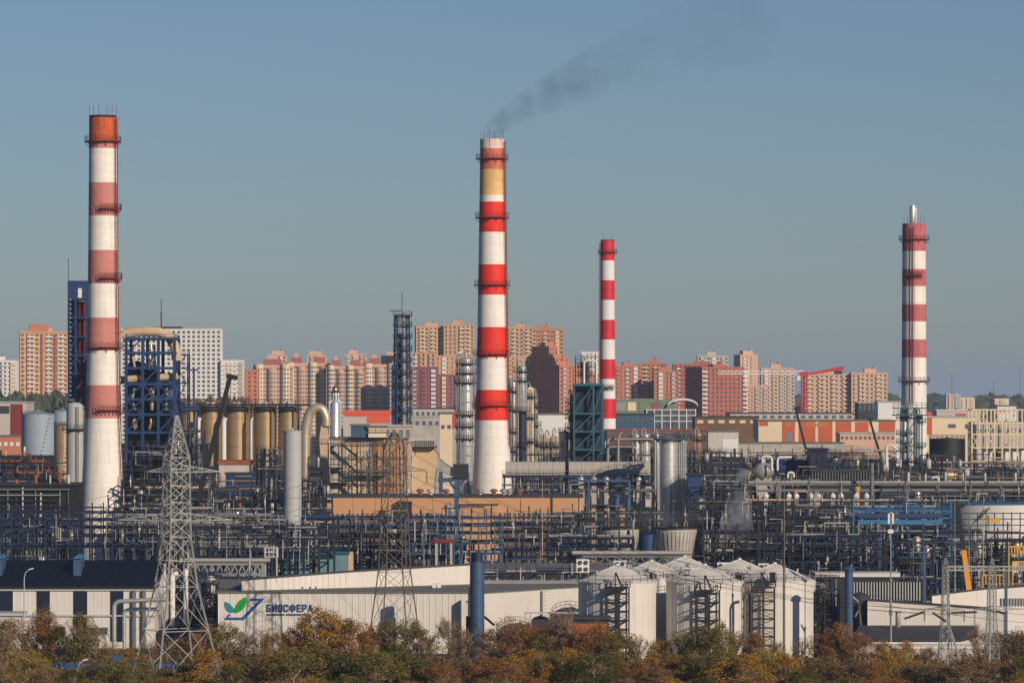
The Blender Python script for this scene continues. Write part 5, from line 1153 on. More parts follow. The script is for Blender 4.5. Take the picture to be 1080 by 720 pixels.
# ================================================================ navy roofed hall
D = 735; nh = thing('factory_hall', 'white hall with navy vertical strips and a dark navy roof at the left', 'building', (X(75, D), D + 8, 0))
xa, xb = X(-14, D), X(164, D); ze = Z(620, D); zr = Z(592, D + 14)
MB().box(xa, xb, D, D + 28, 0, ze).build('core_wall', 'white_clad', nh)
edges = [-14, 13.6, 38.8, 52.6, 77.5, 92, 116.5, 130.3, 140, 146, 152, 164]
for k, (a, c) in enumerate(zip(edges, edges[1:])):
    nav = k in (0, 2, 4, 6)
    if nav: block('strip_window', X(a, D), X(c, D), D - .12, D - .01, 1.2, ze - .5, 'navy_panel', nh)
    else: corr_wall(X(a, D) + .03, D - .05, X(c, D) - .03, D - .05, 0, ze - .45, ze - .45, 1.3, .06).build('wall_panel', 'white_clad', nh)
for px in (141.5, 152): piece('downpipe', P(px, 683, D - .5), P(px, 622, D - .5), .6, 'grey_steel', nh)
block('eaves_band', xa, xb + .2, D - .3, D - .13, ze - .42, ze + .15, 'pale_grey', nh)
block('sill_band', xa, xb, D - .35, D - .14, Z(649.6, D), Z(648, D), 'pale_grey', nh)
b = MB(); b.prism([(0, 0), (1, 0), (1, 1)], 0, 0) if False else None
xr_ = X(160, D + 14)
b.v += [Vector(v) for v in ((xa - .5, D - .8, ze + .1), (xb + .6, D - .8, ze + .1), (xb + .6, D + 14, zr), (xa - .5, D + 14, zr), (xb + .6, D + 28.8, ze + .1), (xa - .5, D + 28.8, ze + .1),
     (xa - .5, D - .8, ze + .4), (xb + .6, D - .8, ze + .4), (xb + .6, D + 14, zr + .3), (xa - .5, D + 14, zr + .3), (xb + .6, D + 28.8, ze + .4), (xa - .5, D + 28.8, ze + .4))]
b.f += [(6, 7, 8, 9), (9, 8, 10, 11), (0, 1, 7, 6), (1, 2, 8, 7), (2, 4, 10, 8), (4, 5, 11, 10), (5, 3, 9, 11), (3, 0, 6, 9), (1, 0, 3, 2), (2, 3, 5, 4)]
b.build('roof', 'navy_roof', nh)
MB().tri((xb, D, ze), (xb, D + 28, ze), (xb, D + 14, zr)).build('gable', 'white_clad', nh)
n = 40; b = MB()
for k in range(n + 1):
    x = xa + (xb - xa) * k / n; b.bar((x, D - .7, ze + .46), (x, D + 13.8, zr + .36), .09)
b.build('roof_seams', 'navy_roof', nh, kind='stuff')
for px, w_ in ((82, 8), (1, 4)):
    v = block('roof_dormer', X(px - w_ / 2, D + 6), X(px + w_ / 2, D + 6), D + 5, D + 11, ze + 1.3, Z(587.5, D + 8), 'stack_blue', nh)
    MB().prism([(X(px - w_ / 2 - .6, D + 6), Z(588, D + 8)), (X(px + w_ / 2 + .6, D + 6), Z(588, D + 8)), (X(px, D + 6), Z(584, D + 8))], D + 4.6, D + 11.4).build('dormer_roof', 'cyan_blue', nh)
for k in range(5): block('window', X(54 + k * 3.3, D), X(56 + k * 3.3, D), D - .4, D - .15, Z(668, D), Z(661, D), 'glass', nh)
for k in range(4): block('window', X(102 + k * 3.3, D), X(104 + k * 3.3, D), D - .4, D - .15, Z(668, D), Z(661, D), 'glass', nh)

# silver pipes at the hall corner
for k, (pts, r, l) in enumerate((([(120.5, 684), (120.5, 634), (176, 631.5)], .38, 'fat silver pipe bending in front of the navy roofed hall'), ([(131, 684), (131, 644), (138, 642), (168, 642)], .32, 'second silver pipe just inside the fat one'), ([(173.5, 640), (173.5, 592)], .3, 'upright silver pipe behind the left pylon'), ([(182, 660), (182, 606), (188, 604)], .45, 'thick white riser behind the left pylon'), ([(196, 656), (196, 600)], .42, 'white riser beside the truss bridge end'))):
    pipe(l, [P(x, y, 712 + 3 * k) for x, y in pts] if k < 2 else [P(x, y, 750) for x, y in pts], r, 'silver' if k < 3 else 'white_wall', group='silver pipes by the hall corner')

def truss(label, x0, x1, y0, y1, D, m_, depth=3, bay=9, legs=()):
    t = thing('pipe_bridge', label, 'bridge', (X((x0 + x1) / 2, D), D, 0), 'truss pipe bridges'); xa, xb = X(x0, D), X(x1, D); za, zb = Z(y1, D), Z(y0, D)
    n = round((x1 - x0) / bay)
    for y in (D, D + depth):
        for z in (za, zb): piece('chord', (xa, y, z), (xb, y, z), .4, m_, t)
        for k in range(n):
            xk = xa + (xb - xa) * k / n; xm = xa + (xb - xa) * (k + .5) / n; xn = xa + (xb - xa) * (k + 1) / n
            piece('brace', (xk, y, zb), (xm, y, za), .24, m_, t); piece('brace', (xm, y, za), (xn, y, zb), .24, m_, t)
    for k, (r, m2) in enumerate(((.45, 'dull_silver'), (.3, 'dull_silver'), (.35, 'maroon'))): piece('pipe', (xa - 2, D + .6 + k * .9, zb + .7), (xb + 1, D + .6 + k * .9, zb + .7), 2 * r, m2, t, 'rod')
    for k in range(n): piece('pipe_shoe', (xa + (xb - xa) * (k + .5) / n, D, zb), (xa + (xb - xa) * (k + .5) / n, D + depth, zb), .3, m_, t)
    for px in legs:
        for y in (D, D + depth): piece('leg', (X(px, D), y, 0), (X(px, D), y, zb), .5, m_, t)
    return t
truss('grey truss pipe bridge running from the left pylon to the white warehouse', 200, 279, 594.5, 605.5, 800, 'galv', legs=(203, 277), bay=8)
truss('grey truss pipe bridge in front of the cooling towers', 614, 724, 586.5, 594, 830, 'grey_steel', legs=(616, 668, 722), bay=12)
cg = thing('cage_platform', 'white railed cage platform above the right end of the left truss bridge', 'platform', (X(286, 805), 805, 0))
for px in (280, 292): piece('post', (X(px, 805), 805, 0), P(px, 577, 805), .28, 'pale_grey', cg)
block('deck', X(279, 805), X(293, 805), 805, 808, Z(587.6, 805), Z(586.5, 805), 'pale_grey', cg); MB().rail([P(279, 586.5, 805), P(293, 586.5, 805)], 1.7, .14, .8).build('railing', 'white_wall', cg)

# ================================================================ white warehouse with the leaf emblem
wh = thing('white_warehouse', 'long white corrugated warehouse with a leaf emblem and blue lettering', 'building', (X(380, 720), 735, 0))
def V2(px, D): return (X(px, D), D)
zl = 10.3; A, B = V2(230, 720), V2(494, 720)
MB().slab([(A[0], A[1] + .1), (B[0] - .2, B[1] + .1), V2(494, 748), V2(233, 770)], 0, zl).build('lower_block', 'white_dirty', wh)
corr_wall(*A, *B, 0, zl + .1, zl + .1, 1.1, .09).build('front_wall', 'white_clad', wh)
MB().slab([(A[0] - .1, A[1] - .12), (B[0] + .1, B[1] - .12), V2(494.5, 748.5), V2(233, 771)], zl + .11, zl + .35).build('roof', 'grey_roof', wh)
A2, M2, B2 = V2(255, 724.5), V2(365, 735), V2(495.5, 749)
MB().slab([(A2[0] + .1, A2[1] + .15), (M2[0], M2[1] + .15), (B2[0] - .1, B2[1] + .15), V2(497, 790), V2(258, 790)], 0, [12.45, 13.4, 14.1, 11.2, 8.6]).build('upper_block', 'white_dirty', wh)
corr_wall(*A2, *M2, zl + .36, 12.5, 13.45, 1.1, .09).build('upper_wall', 'white_clad', wh)
corr_wall(*M2, *B2, zl + .36, 13.45, 14.15, .62, .03).build('upper_wall', 'white_clad', wh)
MB().slab([(A2[0] - .2, A2[1] - .1), (M2[0], M2[1] - .1), (B2[0] + .2, B2[1] - .1), V2(497.5, 791), V2(258, 791)], 12.3, [12.75, 13.7, 14.4, 14.4, 12.75]).build('upper_roof', 'dark_roof', wh) if False else None
b = MB(); b.bar((A2[0], A2[1] - .05, 12.6), (M2[0], M2[1] - .05, 13.55), .3); b.bar((M2[0], M2[1] - .05, 13.55), (B2[0], B2[1] - .05, 14.25), .3); b.build('roof_edge', 'dark_roof', wh)
# right wing
A3, B3 = V2(508, 717), V2(612, 741); zw = 10.3
MB().slab([(A3[0], A3[1] + .1), (B3[0], B3[1] + .1), V2(612, 775), V2(496, 775)], 0, zw).build('wing_block', 'white_dirty', wh)
corr_wall(*A3, *B3, 0, zw + .1, zw + .1, 2.4, .02).build('wing_wall', 'white_clad', wh)
MB().slab([(A3[0] - .3, A3[1] - .15), (B3[0], B3[1] - .15), V2(612.5, 752), V2(495, 752)], zw + .11, zw + .3).build('wing_roof', 'grey_roof', wh)
for px in (571.5,):
    d = 731.5; piece('downpipe', (X(px, d), d - .5, 0), (X(px, d), d - .5, zw), .35, 'grey_steel', wh)
    b = MB()
    for k in range(18): b.bar((X(px + 2, d), d - .5, k * .6), (X(px + 4.5, d), d - .5, k * .6), .08)
    b.build('ladder', 'grey_steel', wh)
block('roof_unit', X(456, 735), X(460, 735), 735, 737, zl + .36, zl + 1.0, 'white_wall', wh); block('roof_unit', X(461, 735), X(465, 735), 735, 737, zl + .36, zl + 1.1, 'white_wall', wh)
for px in (318, 326, 332): piece('roof_vent', (X(px, 721), 724, zl + .3), (X(px, 721), 724, zl + 1.1), .3, 'grey_steel', wh)
block('gap_shade_strip', X(494.3, 716), X(496, 716), 716.2, 718, 0, zl, 'dark_roof', wh)  # dark strip standing in for the shade in the corner gap
# emblem and lettering on the front wall
DW = 720.0
def emb(name, pts, m_, y=.0):
    poly = [(X(px, DW), Z(py, DW)) for px, py in pts]
    cxm = sum(p[0] for p in poly) / len(poly); area = sum(poly[i][0] * poly[(i + 1) % len(poly)][1] - poly[(i + 1) % len(poly)][0] * poly[i][1] for i in range(len(poly)))
    if area < 0: poly = poly[::-1]
    MB().prism(poly, DW - .1 - y, DW - .005 - y * .5).build(name, m_, wh)
emb('emblem_leaf', [(237, 634.5), (238.5, 634.2), (242, 636), (245.5, 639.5), (247, 643), (246.5, 645), (243.5, 645.4), (240, 643.5), (238, 640.5), (237, 637)], 'leaf_teal')
emb('emblem_leaf', [(260, 629), (260, 634), (258.5, 639), (255.5, 643), (252, 645), (248.6, 645.7), (247.2, 645), (247.5, 641.5), (249.5, 637), (253, 632.5), (257, 630)], 'leaf_green')
emb('emblem_bar', [(264, 632.2), (279, 630.3), (277, 632.8), (266, 632.9)], 'sign_blue') if False else None
emb('emblem_bar', [(264.5, 630.6), (279.3, 630.6), (276.5, 632.9), (263.8, 632.9)], 'sign_blue')
emb('emblem_bar', [(279.2, 630.8), (257.5, 653), (255.0, 651), (275, 631)], 'sign_blue', .07)
emb('emblem_bar', [(241.5, 647), (243.5, 648), (240.5, 650.6), (256, 650.6), (257.8, 652.9), (236.5, 652.9)], 'sign_blue', .035)
GLY = {'Б': [(0, 0, .26, 1), (.26, .8, .95, 1), (.26, .42, .9, .6), (.26, 0, .9, .18), (.74, .18, 1, .43)], 'О': [(0, .08, .27, .92), (.73, .08, 1, .92), (.12, .82, .88, 1), (.12, 0, .88, .18)], 'С': [(0, .08, .27, .92), (.73, .64, 1, .92), (.73, .08, 1, .34), (.12, .82, .88, 1), (.12, 0, .88, .18)],
       'Ф': [(0, .26, .22, .78), (.78, .26, 1, .78), (.1, .7, .9, .86), (.1, .18, .9, .34), (.39, -.04, .61, 1.04)], 'Е': [(0, 0, .27, 1), (.27, .8, 1, 1), (.27, .42, .92, .6), (.27, 0, 1, .18)], 'Р': [(0, 0, .27, 1), (.27, .82, .88, 1), (.27, .36, .88, .54), (.73, .46, 1, .92)]}
def glyph(ch, x0, x1, y0, y1):
    X0, X1, Z0, Z1 = X(x0, DW), X(x1, DW), Z(y1, DW), Z(y0, DW); gx = lambda u: X0 + (X1 - X0) * u; gz = lambda v: Z0 + (Z1 - Z0) * v; b = MB(); y = DW - .11
    if ch in GLY:
        for k, (a, c, d, e) in enumerate(GLY[ch]): b.box(gx(a), gx(d), y - .004 * k, y + .1, gz(c), gz(e))
    elif ch == 'И':
        b.box(gx(0), gx(.26), y, y + .1, 0 + gz(0), gz(1)); b.box(gx(.74), gx(1), y, y + .1, gz(0), gz(1)); b.prism([(gx(.2), gz(.05)), (gx(.42), gz(.05)), (gx(.8), gz(.95)), (gx(.58), gz(.95))], y - .01, y + .1)
    else:
        b.prism([(gx(0), gz(0)), (gx(.26), gz(0)), (gx(.62), gz(1)), (gx(.38), gz(1))], y, y + .1); b.prism([(gx(.74), gz(0)), (gx(1), gz(0)), (gx(.62), gz(1)), (gx(.4), gz(1))], y - .01, y + .1); b.box(gx(.25), gx(.75), y - .02, y + .1, gz(.22), gz(.38))
    b.build('letter', 'sign_text', wh)
x = 281.4
for ch, w_ in zip('БИОСФЕРА', (4.6, 5.2, 4.5, 4.5, 6.9, 4.2, 4.8, 5.2)): glyph(ch, x, x + w_, 636.9, 644.7); x += w_ + 1.25
b = MB(); x = 281.5; rng = random.Random(5)
while x < 328:
    w_ = rng.uniform(.7, 1.15)
    if not 300.3 < x < 301.6: b.box(X(x, DW), X(x + w_, DW), DW - .08, DW - .01, Z(648.5, DW), Z(646.9 - rng.choice([0, .1]), DW))
    x += w_ + .25
b.build('small_lettering', 'sign_text', wh, kind='stuff')
# rear flat roofs with railing behind the right wing
rr = shed('rear_hall', 'low grey roofed hall with white eaves behind the right wing of the warehouse', 'building', 511, 640, 603, 800, 'dark_steel', 30, 'grey_roof', roof_h=.5)
block('eaves_band', X(511, 799), X(612, 799), 799.2, 799.6, Z(603.4, 799), Z(601.8, 799), 'white_wall', rr)
block('eaves_band', X(505, 830), X(612, 830), 830.8, 831.2, Z(599, 830), Z(597.6, 830), 'white_wall', rr)
rack('dark pipe frame between the warehouse wing and the rear hall', 511, 612, 772, (604.5, 609, 614), 11, 'dark_steel', BP, npipe=2, t=.2, depth=4)
# dark gate shed in the trees
gs = thing('gate_shed', 'small dark shed with an arched roof and pipe portal below the warehouse wing', 'shed', (X(570, 700), 700, 0))
MB().box(X(556, 700), X(582, 700), 700, 704, 0, Z(659, 700)).build('wall', 'dark_red', gs)
MB().prism([(X(556, 700), Z(659, 700)), (X(584, 700), Z(659, 700)), (X(578, 700), Z(652, 700)), (X(570, 700), Z(649.5, 700)), (X(563, 700), Z(652, 700))], 699.8, 704.2).build('roof', 'dark_roof', gs)
for px in (554, 559.5): piece('portal_post', (X(px, 698), 698, 0), P(px, 646, 698), .28, 'pale_grey', gs)
piece('portal_beam', P(553, 645.8, 698), P(610, 645.8, 698), .3, 'pale_grey', gs)
shed('low_shed', 'low brown grey shed in front of the left white silo', 'shed', 586, 642, 653, 690, 'dark_roof', 4, 'dark_roof', panels=[(588, 640, 657, 668, 'rust')])

# navy flue stacks
D = 700; st = thing('flue_stack', 'thick slate blue flue stack in front of the white warehouse', 'stack', (X(503, D), D, 0))
r = 7.6 * S(D); cx = X(503.3, D)
MB().lathe([(r, 0), (r, Z(595, D)), (r * .85, Z(595, D)), (r * .85, Z(592, D))], cx, D, 28).build('shell', 'stack_blue', st, smooth=True)
for y in (638, 612): MB().lathe([(r, Z(y, D) - .08), (r + .06, Z(y, D) - .08), (r + .06, Z(y, D) + .08), (r, Z(y, D) + .08)], cx, D, 28, cap=False).build('flange', 'stack_blue', st)
MB().lathe([(r * .8, Z(592, D)), (r * .8, Z(582, D))], cx, D, 28).build('collar', 'navy_steel', st, smooth=True)
piece('stay', (cx + r, D, Z(650, D)), (cx + r + 1.6, D + 4, Z(660, D)), .3, 'dark_steel', st)
block('base_duct', cx - 1.9, cx - r * .8, D + .5, D + 2.5, 0, Z(650, D), 'dark_red', st)
D = 695; st = thing('flue_stack', 'slim navy flue stack with a cap right of the white silos', 'stack', (X(895, D), D, 0)); cx = X(895.3, D)
MB().lathe([(4.4 * S(D), 0), (4.4 * S(D), Z(601, D))], cx, D, 24).build('shell', 'stack_blue', st, smooth=True)
MB().lathe([(4.6 * S(D), Z(601, D)), (6.6 * S(D), Z(601, D)), (6.6 * S(D), Z(599.6, D)), (3 * S(D), Z(597, D)), (.1, Z(596.5, D))], cx, D, 24).build('cap', 'stack_blue', st, smooth=True)
MB().tube([(cx + 1, D + .4, 4), (cx + 2.2, D + .4, 5), (cx + 1.8, D + 1, 10), (cx + .6, D + 1, 11)], .2, 8).build('side_pipe', 'galv', st, smooth=True)
D = 760
for k, (px, y0, l) in enumerate(((975, 570, 'blue square post behind the flat white building'), (1061, 596, 'blue square post in front of the windowed white building'))):
    t = thing('steel_post', l, 'post', (X(px, D - 20), D - 20, 0)); piece('post', (X(px, D - 20), D - 20, 0), P(px, y0 + 6, D - 20), .5, 'stack_blue', t); piece('top_plate', P(px - 2, y0 + 6, D - 20), P(px + 2, y0 + 6, D - 20), .3, 'stack_blue', t)

# ================================================================ white silos
def silo_proto():
    t = thing('grain_silo', 'x', 'silo', (0, 0, 0), 'white silos with pointed roofs'); r, h = 6.55, 13.1
    MB().lathe([(r, 0), (r, h)], 0, 0, 48).build('shell', 'white_clad', t, smooth=True)
    b = MB()
    for k in range(28):
        a = 2 * math.pi * k / 28; b.bar((r * math.cos(a), r * math.sin(a), 0), (r * math.cos(a), r * math.sin(a), h - .1), .07)
    b.build('seams', 'white_clad', t, kind='stuff')
    MB().lathe([(r + .15, h), (r + .15, h + .1), (.35, h + 2.75), (.35, h + 3.0), (.02, h + 3.1)], 0, 0, 48).build('roof', 'pale_clad', t, smooth=True)
    b = MB()
    for k in range(24):
        a = 2 * math.pi * k / 24; b.bar(((r) * math.cos(a), (r) * math.sin(a), h + .14), (.4 * math.cos(a), .4 * math.sin(a), h + 2.76), .06)
    b.build('roof_ribs', 'pale_clad', t, kind='stuff')
    MB().rrail(0, 0, r + .1, h + .1, 1.15, .07, 26).build('railing', 'dark_steel', t)
    for k, a in enumerate((-20, -150)): piece('vent', (r * .62 * math.cos(R(a)), r * .62 * math.sin(R(a)), h + .8), (r * .62 * math.cos(R(a)), r * .62 * math.sin(R(a)), h + 1.9), .45, 'galv', t, 'rod')
    return t
mat('pale_clad', (216, 211, 203), .65, var=.06, scale=.2, streak=.15, streak_rgb=(150, 140, 130))
def copy_tree(o, parent=None, loc=None, rotz=None, scale=None):
    c = o.copy(); col.objects.link(c); c.parent = parent
    if loc is not None: c.location = loc
    if rotz is not None: c.rotation_euler.z = rotz
    if scale is not None: c.scale = scale
    ORG[c.name] = Vector(loc) if loc is not None else ORG[o.name]
    for ch in list(o.children): copy_tree(ch, c)
    return c
sp = silo_proto()
spots = [(651, 705, 'leftmost white silo with a dark stair tower on its front'), (743.5, 705, 'middle front white silo with a dark stair tower on its front'), (817, 711, 'right white silo bearing the shadow of the slim navy stack'), (687, 722, 'white silo peeking out behind the gap of the two left front silos'), (722, 741, 'white silo farthest back, only its pointed roof showing'), (780, 729, 'white silo behind the gap of the middle and right front silos')]
for k, (px, D, l) in enumerate(spots):
    o = sp if k == 0 else copy_tree(sp)
    o.location = (X(px, D), D, 0); o.rotation_euler.z = R(17 * k); o['label'] = l; ORG[o.name] = Vector(o.location)
# roof hatch houses and catwalks
for k, (x0, x1, y0, y1, D, l) in enumerate(((685, 688.5, 604, 612, 704, 'dark hatch box on the roof edge of the leftmost white silo'), (776, 782.5, 606, 615.5, 703, 'dark hatch box on the roof edge of the middle front silo'), (812, 818, 604, 614.5, 702.5, 'dark hatch box on the roof of the right white silo'))):
    h_ = thing('hatch_box', l, 'hatch', (X((x0 + x1) / 2, D), D, Z(y1, D)), 'silo roof hatches')
    MB().box(X(x0, D), X(x1, D), D, D + 1, Z(y1, D), Z(y0, D)).build('casing', 'black_steel', h_); block('lid', X(x0 - .6, D), X(x1 + .6, D), D - .15, D + 1.15, Z(y0, D), Z(y0 - .6, D), 'dark_steel', h_)
    block('catwalk', X(x0 - 26, D), X(x0 - .4, D), D - .3, D + .6, Z(613.8, D) - .1, Z(613.2, D), 'dark_steel', h_)
# stair towers on the silos
def stair_tower(label, x0, x1, y0, D):
    t = thing('stair_tower', label, 'stair tower', (X((x0 + x1) / 2, D), D, 0), 'dark stair towers on the silos'); xa, xb = X(x0, D), X(x1, D); zt = Z(y0, D); dp = 1.7
    for x in (xa, (xa + xb) / 2, xb):
        for y in (D, D + dp): piece('post', (x, y, 0), (x, y, zt), .2, 'dark_steel', t)
    z = 1.0; k = 0
    while z < zt - .8:
        zn = min(zt, z + 1.5); a, c = (xa, xb) if k % 2 else (xb, xa)
        piece('flight', (a, D + .5, z), (c, D + .5, zn), .4, 'dark_steel', t, t2=.1)
        block('landing', min(c, c + (.6 if c == xa else -.6)), max(c, c + (.6 if c == xa else -.6)), D, D + dp, zn - .06, zn + .04, 'dark_steel', t)
        for q in (.55, 1.1): piece('handrail', (a, D - .12, z + q), (c, D - .12, zn + q), .08, 'dark_steel', t)
        for y in (D - .1, D + dp): piece('beam', (xa, y, zn), (xb, y, zn), .16, 'dark_steel', t)
        z = zn; k += 1
    block('top_landing', xa + .6, xb - .6, D - .2, D + dp, zt - .1, zt + .05, 'dark_steel', t)
    MB().rail([(xa - .2, D + dp, zt), (xa - .2, D - .2, zt), (xb + .2, D - .2, zt), (xb + .2, D + dp, zt)], 1.1, .09, .8).build('railing', 'dark_steel', t)
    piece('head_frame', (xa + 1.5, D, zt), (xa + 1.5, D + 1, zt + 2.4), .2, 'dark_steel', t); piece('head_frame', (xa + 2.6, D, zt), (xa + 1.6, D + 1, zt + 2.4), .2, 'dark_steel', t)
    return t
stair_tower('dark stair tower on the leftmost white silo', 639.5, 663.5, 619, 696.4)
stair_tower('dark stair tower on the middle front white silo', 734, 759, 622, 696.4)
stair_tower('dark stair tower between the middle and right white silos', 793.5, 817, 619, 700.5)
for k, (px, l) in enumerate(((785.3, 'bent grey spout pipe beside the right stair tower, left one'), (791, 'grey spout pipe beside the right stair tower, right one'))):
    pipe(l, [P(px, 692, 697), P(px, 632 if k == 0 else 626, 697)] + ([P(789, 626.5, 697), P(794, 626, 699)] if k == 0 else []), .24, 'pylon_brown', group='silo spouts')
# service building with fan units behind the silos
sb = shed('service_building', 'low dark walled service building behind the white silos', 'building', 640, 800, 609, 752, 'dark_steel', 10, 'grey_roof')  # wall coloured dark so the gaps between the silos read as shade
for k, (x0, x1, y0, y1, rows, l) in enumerate(((608, 621.5, 589.5, 603.5, 2, 'white fan unit with four dark fans left of the leftmost silo'), (647.5, 660, 591, 600, 1, 'white fan unit behind the peak of the leftmost silo'), (730, 739, 592, 603, 1, 'white fan unit right of the farthest silo roof'), (756.5, 770, 593, 604, 1, 'white fan unit with two fans between the middle silo roofs'), (800, 811, 594, 604, 1, 'white fan unit left of the right silo peak'))):
    D = 746; t = thing('fan_unit', l, 'fan unit', (X((x0 + x1) / 2, D), D, Z(y1, D)), 'white rooftop fan units')
    MB().box(X(x0, D), X(x1, D), D, D + 2, Z(y1, D), Z(y0, D)).build('cabinet', 'white_wall', t)
    for lx in (x0 + 1, x1 - 1): piece('leg', (X(lx, D), D + .9, 0 if k == 0 else Z(y1 + 12, D)), (X(lx, D), D + .9, Z(y1, D)), .25, 'grey_steel', t)
    hh = (y1 - y0) / 2 if rows == 2 else 6.6
    for rr_ in range(rows):
        for q in (0, 1):
            c_ = P(x0 + (x1 - x0) * (.27 + .46 * q), y0 + hh * (rr_ + .5), D); fr_ = 2.3 * S(D)
            f_ = MB().tube([(c_.x, D - .12, c_.z), (c_.x, D + .02, c_.z)], fr_, 18).build('fan', 'black_steel', t)
            b = MB()
            for m_ in range(3):
                a = m_ * math.pi / 3; b.bar((c_.x - fr_ * math.cos(a), D - .16, c_.z - fr_ * math.sin(a)), (c_.x + fr_ * math.cos(a), D - .16, c_.z + fr_ * math.sin(a)), .07)
            b.build('guard', 'grey_steel', f_)

# ================================================================ right front buildings
D = 712; fw = thing('flat_building', 'flat white building with a dark lean-to roof at the right', 'building', (X(970, D), D, 0))
A4, B4 = V2(915, 714), V2(1038, 713); z4, z4b = 9.5, 8.1
MB().slab([(A4[0], A4[1] + .1), (B4[0], B4[1] + .1), V2(1060, 742), V2(917, 752)], 0, [z4, z4b, z4b - 2.6, z4 - 3.2]).build('block', 'white_clad', fw)
corr_wall(*A4, *B4, 0, z4, z4b, 3.0, .02).build('front_wall', 'white_clad', fw)
MB().slab([(A4[0] - .2, A4[1] - .2), (B4[0] + .2, B4[1] - .2), V2(1061, 743), V2(916, 753)], [z4 + .01, z4b + .01, z4b - 2.59, z4 - 3.19], [z4 + .35, z4b + .35, z4b - 2.2, z4 - 2.8]).build('roof', 'dark_roof', fw)
A5, B5, C5, E5 = V2(906, 712.5), V2(1031, 712.3), V2(1012, 700), V2(898, 701)
MB().slab([C5[::1], B5, A5, E5], 3.3, [3.6, 5.3, 5.3, 3.6]).build('lean_to_roof', 'dark_roof', fw)
MB().slab([(C5[0] - .4, C5[1] + .4), (B5[0] - .4, B5[1]), (A5[0] + .4, A5[1]), (E5[0] + .4, E5[1] + .4)], 0, 3.29).build('lean_to_wall', 'white_dirty', fw)
piece('roof_flue', P(947, 661, 708), P(947, 645, 708), .85, 'galv', fw, 'rod'); piece('flue_cap', P(947, 645.2, 708), P(947, 644.3, 708), 1.15, 'galv', fw, 'rod')
D = 765; fw2 = thing('flat_building', 'white building with a strip of tall windows at the right edge', 'building', (X(1035, D), D, 0))
A6, M6, B6 = V2(983, 764), V2(1041, 772), V2(1090, 774); z6 = 7.8
MB().slab([A6, (M6[0], M6[1]), B6, V2(1095, 800), V2(986, 800)], 0, [z6, 8.7, 9.2, 6.8, 5.0]).build('block', 'white_clad', fw2)
MB().slab([(A6[0] - .2, A6[1] - .3), (M6[0], M6[1] - .3), (B6[0], B6[1] - .3), V2(1096, 801), V2(985, 801)], [z6 + .01, 8.71, 9.21, 6.81, 5.01], [z6 + .3, 9.0, 9.5, 7.1, 5.3]).build('roof', 'dark_roof', fw2)
for k in range(9):
    px = 1055 + 3.1 * k; d = 772 + 2 * (px - 1041) / 49; block('window', X(px, d), X(px + 1.7, d), d - .18, d + .1, Z(638.5, d), Z(630.5, d), 'glass', fw2)
rw_ = shed('low_shed', 'long low white roofed shed behind the slim navy stack', 'shed', 862, 947, 608, 790, 'dark_steel', 8, 'white_clad', roof_h=.7)
lw = shed('yard_fence', 'row of grey vertical posts forming a fence behind the flat white building', 'fence', 900, 973, 613.5, 770, 'dark_steel', .3, 'dark_steel', roof_h=.2, over=.05)
for k in range(24): piece('fence_post', P(901 + 3 * k, 633, 769.7), P(901 + 3 * k, 613.5, 769.7), .22, 'pale_grey', lw)
dm = thing('dome_shed', 'dark curved hood beside the slim navy stack', 'shed', (X(906, 720), 720, 0))
MB().lathe([(2.6, 0), (2.6, Z(646, 720)), (2.2, Z(634, 720)), (1.3, Z(627, 720)), (.1, Z(624, 720))], X(908, 720), 722, 18).build('hood', 'dark_roof', dm, smooth=True); piece('pipe', P(902, 650, 716), P(910, 634, 716), .3, 'galv', dm, 'rod')
# white railing pipes and blue fence along the trees
for k, (x0, x1, y, D, l) in enumerate(((898, 1042, 678, 684, 'long white pipe rail below the lean-to roof, upper one'), (930, 1040, 683, 680, 'long white pipe rail below the lean-to roof, lower one'))):
    t = thing('pipe_rail', l, 'pipe rail', (X((x0 + x1) / 2, D), D, 0), 'white pipe rails'); piece('pipe', P(x0, y, D), P(x1, y, D), .42, 'white_wall', t, 'rod')
    for px in range(x0 + 4, x1, 14): piece('stand', (X(px, D), D, 0), P(px, y, D), .22, 'pale_grey', t)
bfz = thing('blue_fence', 'bright blue sheet fence in the trees at the bottom left', 'fence', (X(130, 668), 668, 0))
for k in range(16):
    x0 = 44 + 12 * k; block('panel', X(x0, 672 - .1 * k), X(x0 + 11.7, 672), 672, 672.15, .3, Z(699 - (9 if k == 6 else 0), 672), 'fence_blue', bfz); piece('post', (X(x0, 672), 671.9, 0), P(x0, 698, 671.9), .16, 'deep_blue', bfz)
shed('low_shed', 'pale grey roofed shed at the left edge below the hall wall', 'shed', -12, 22, 649, 715, 'white_dirty', 6, 'pale_grey')

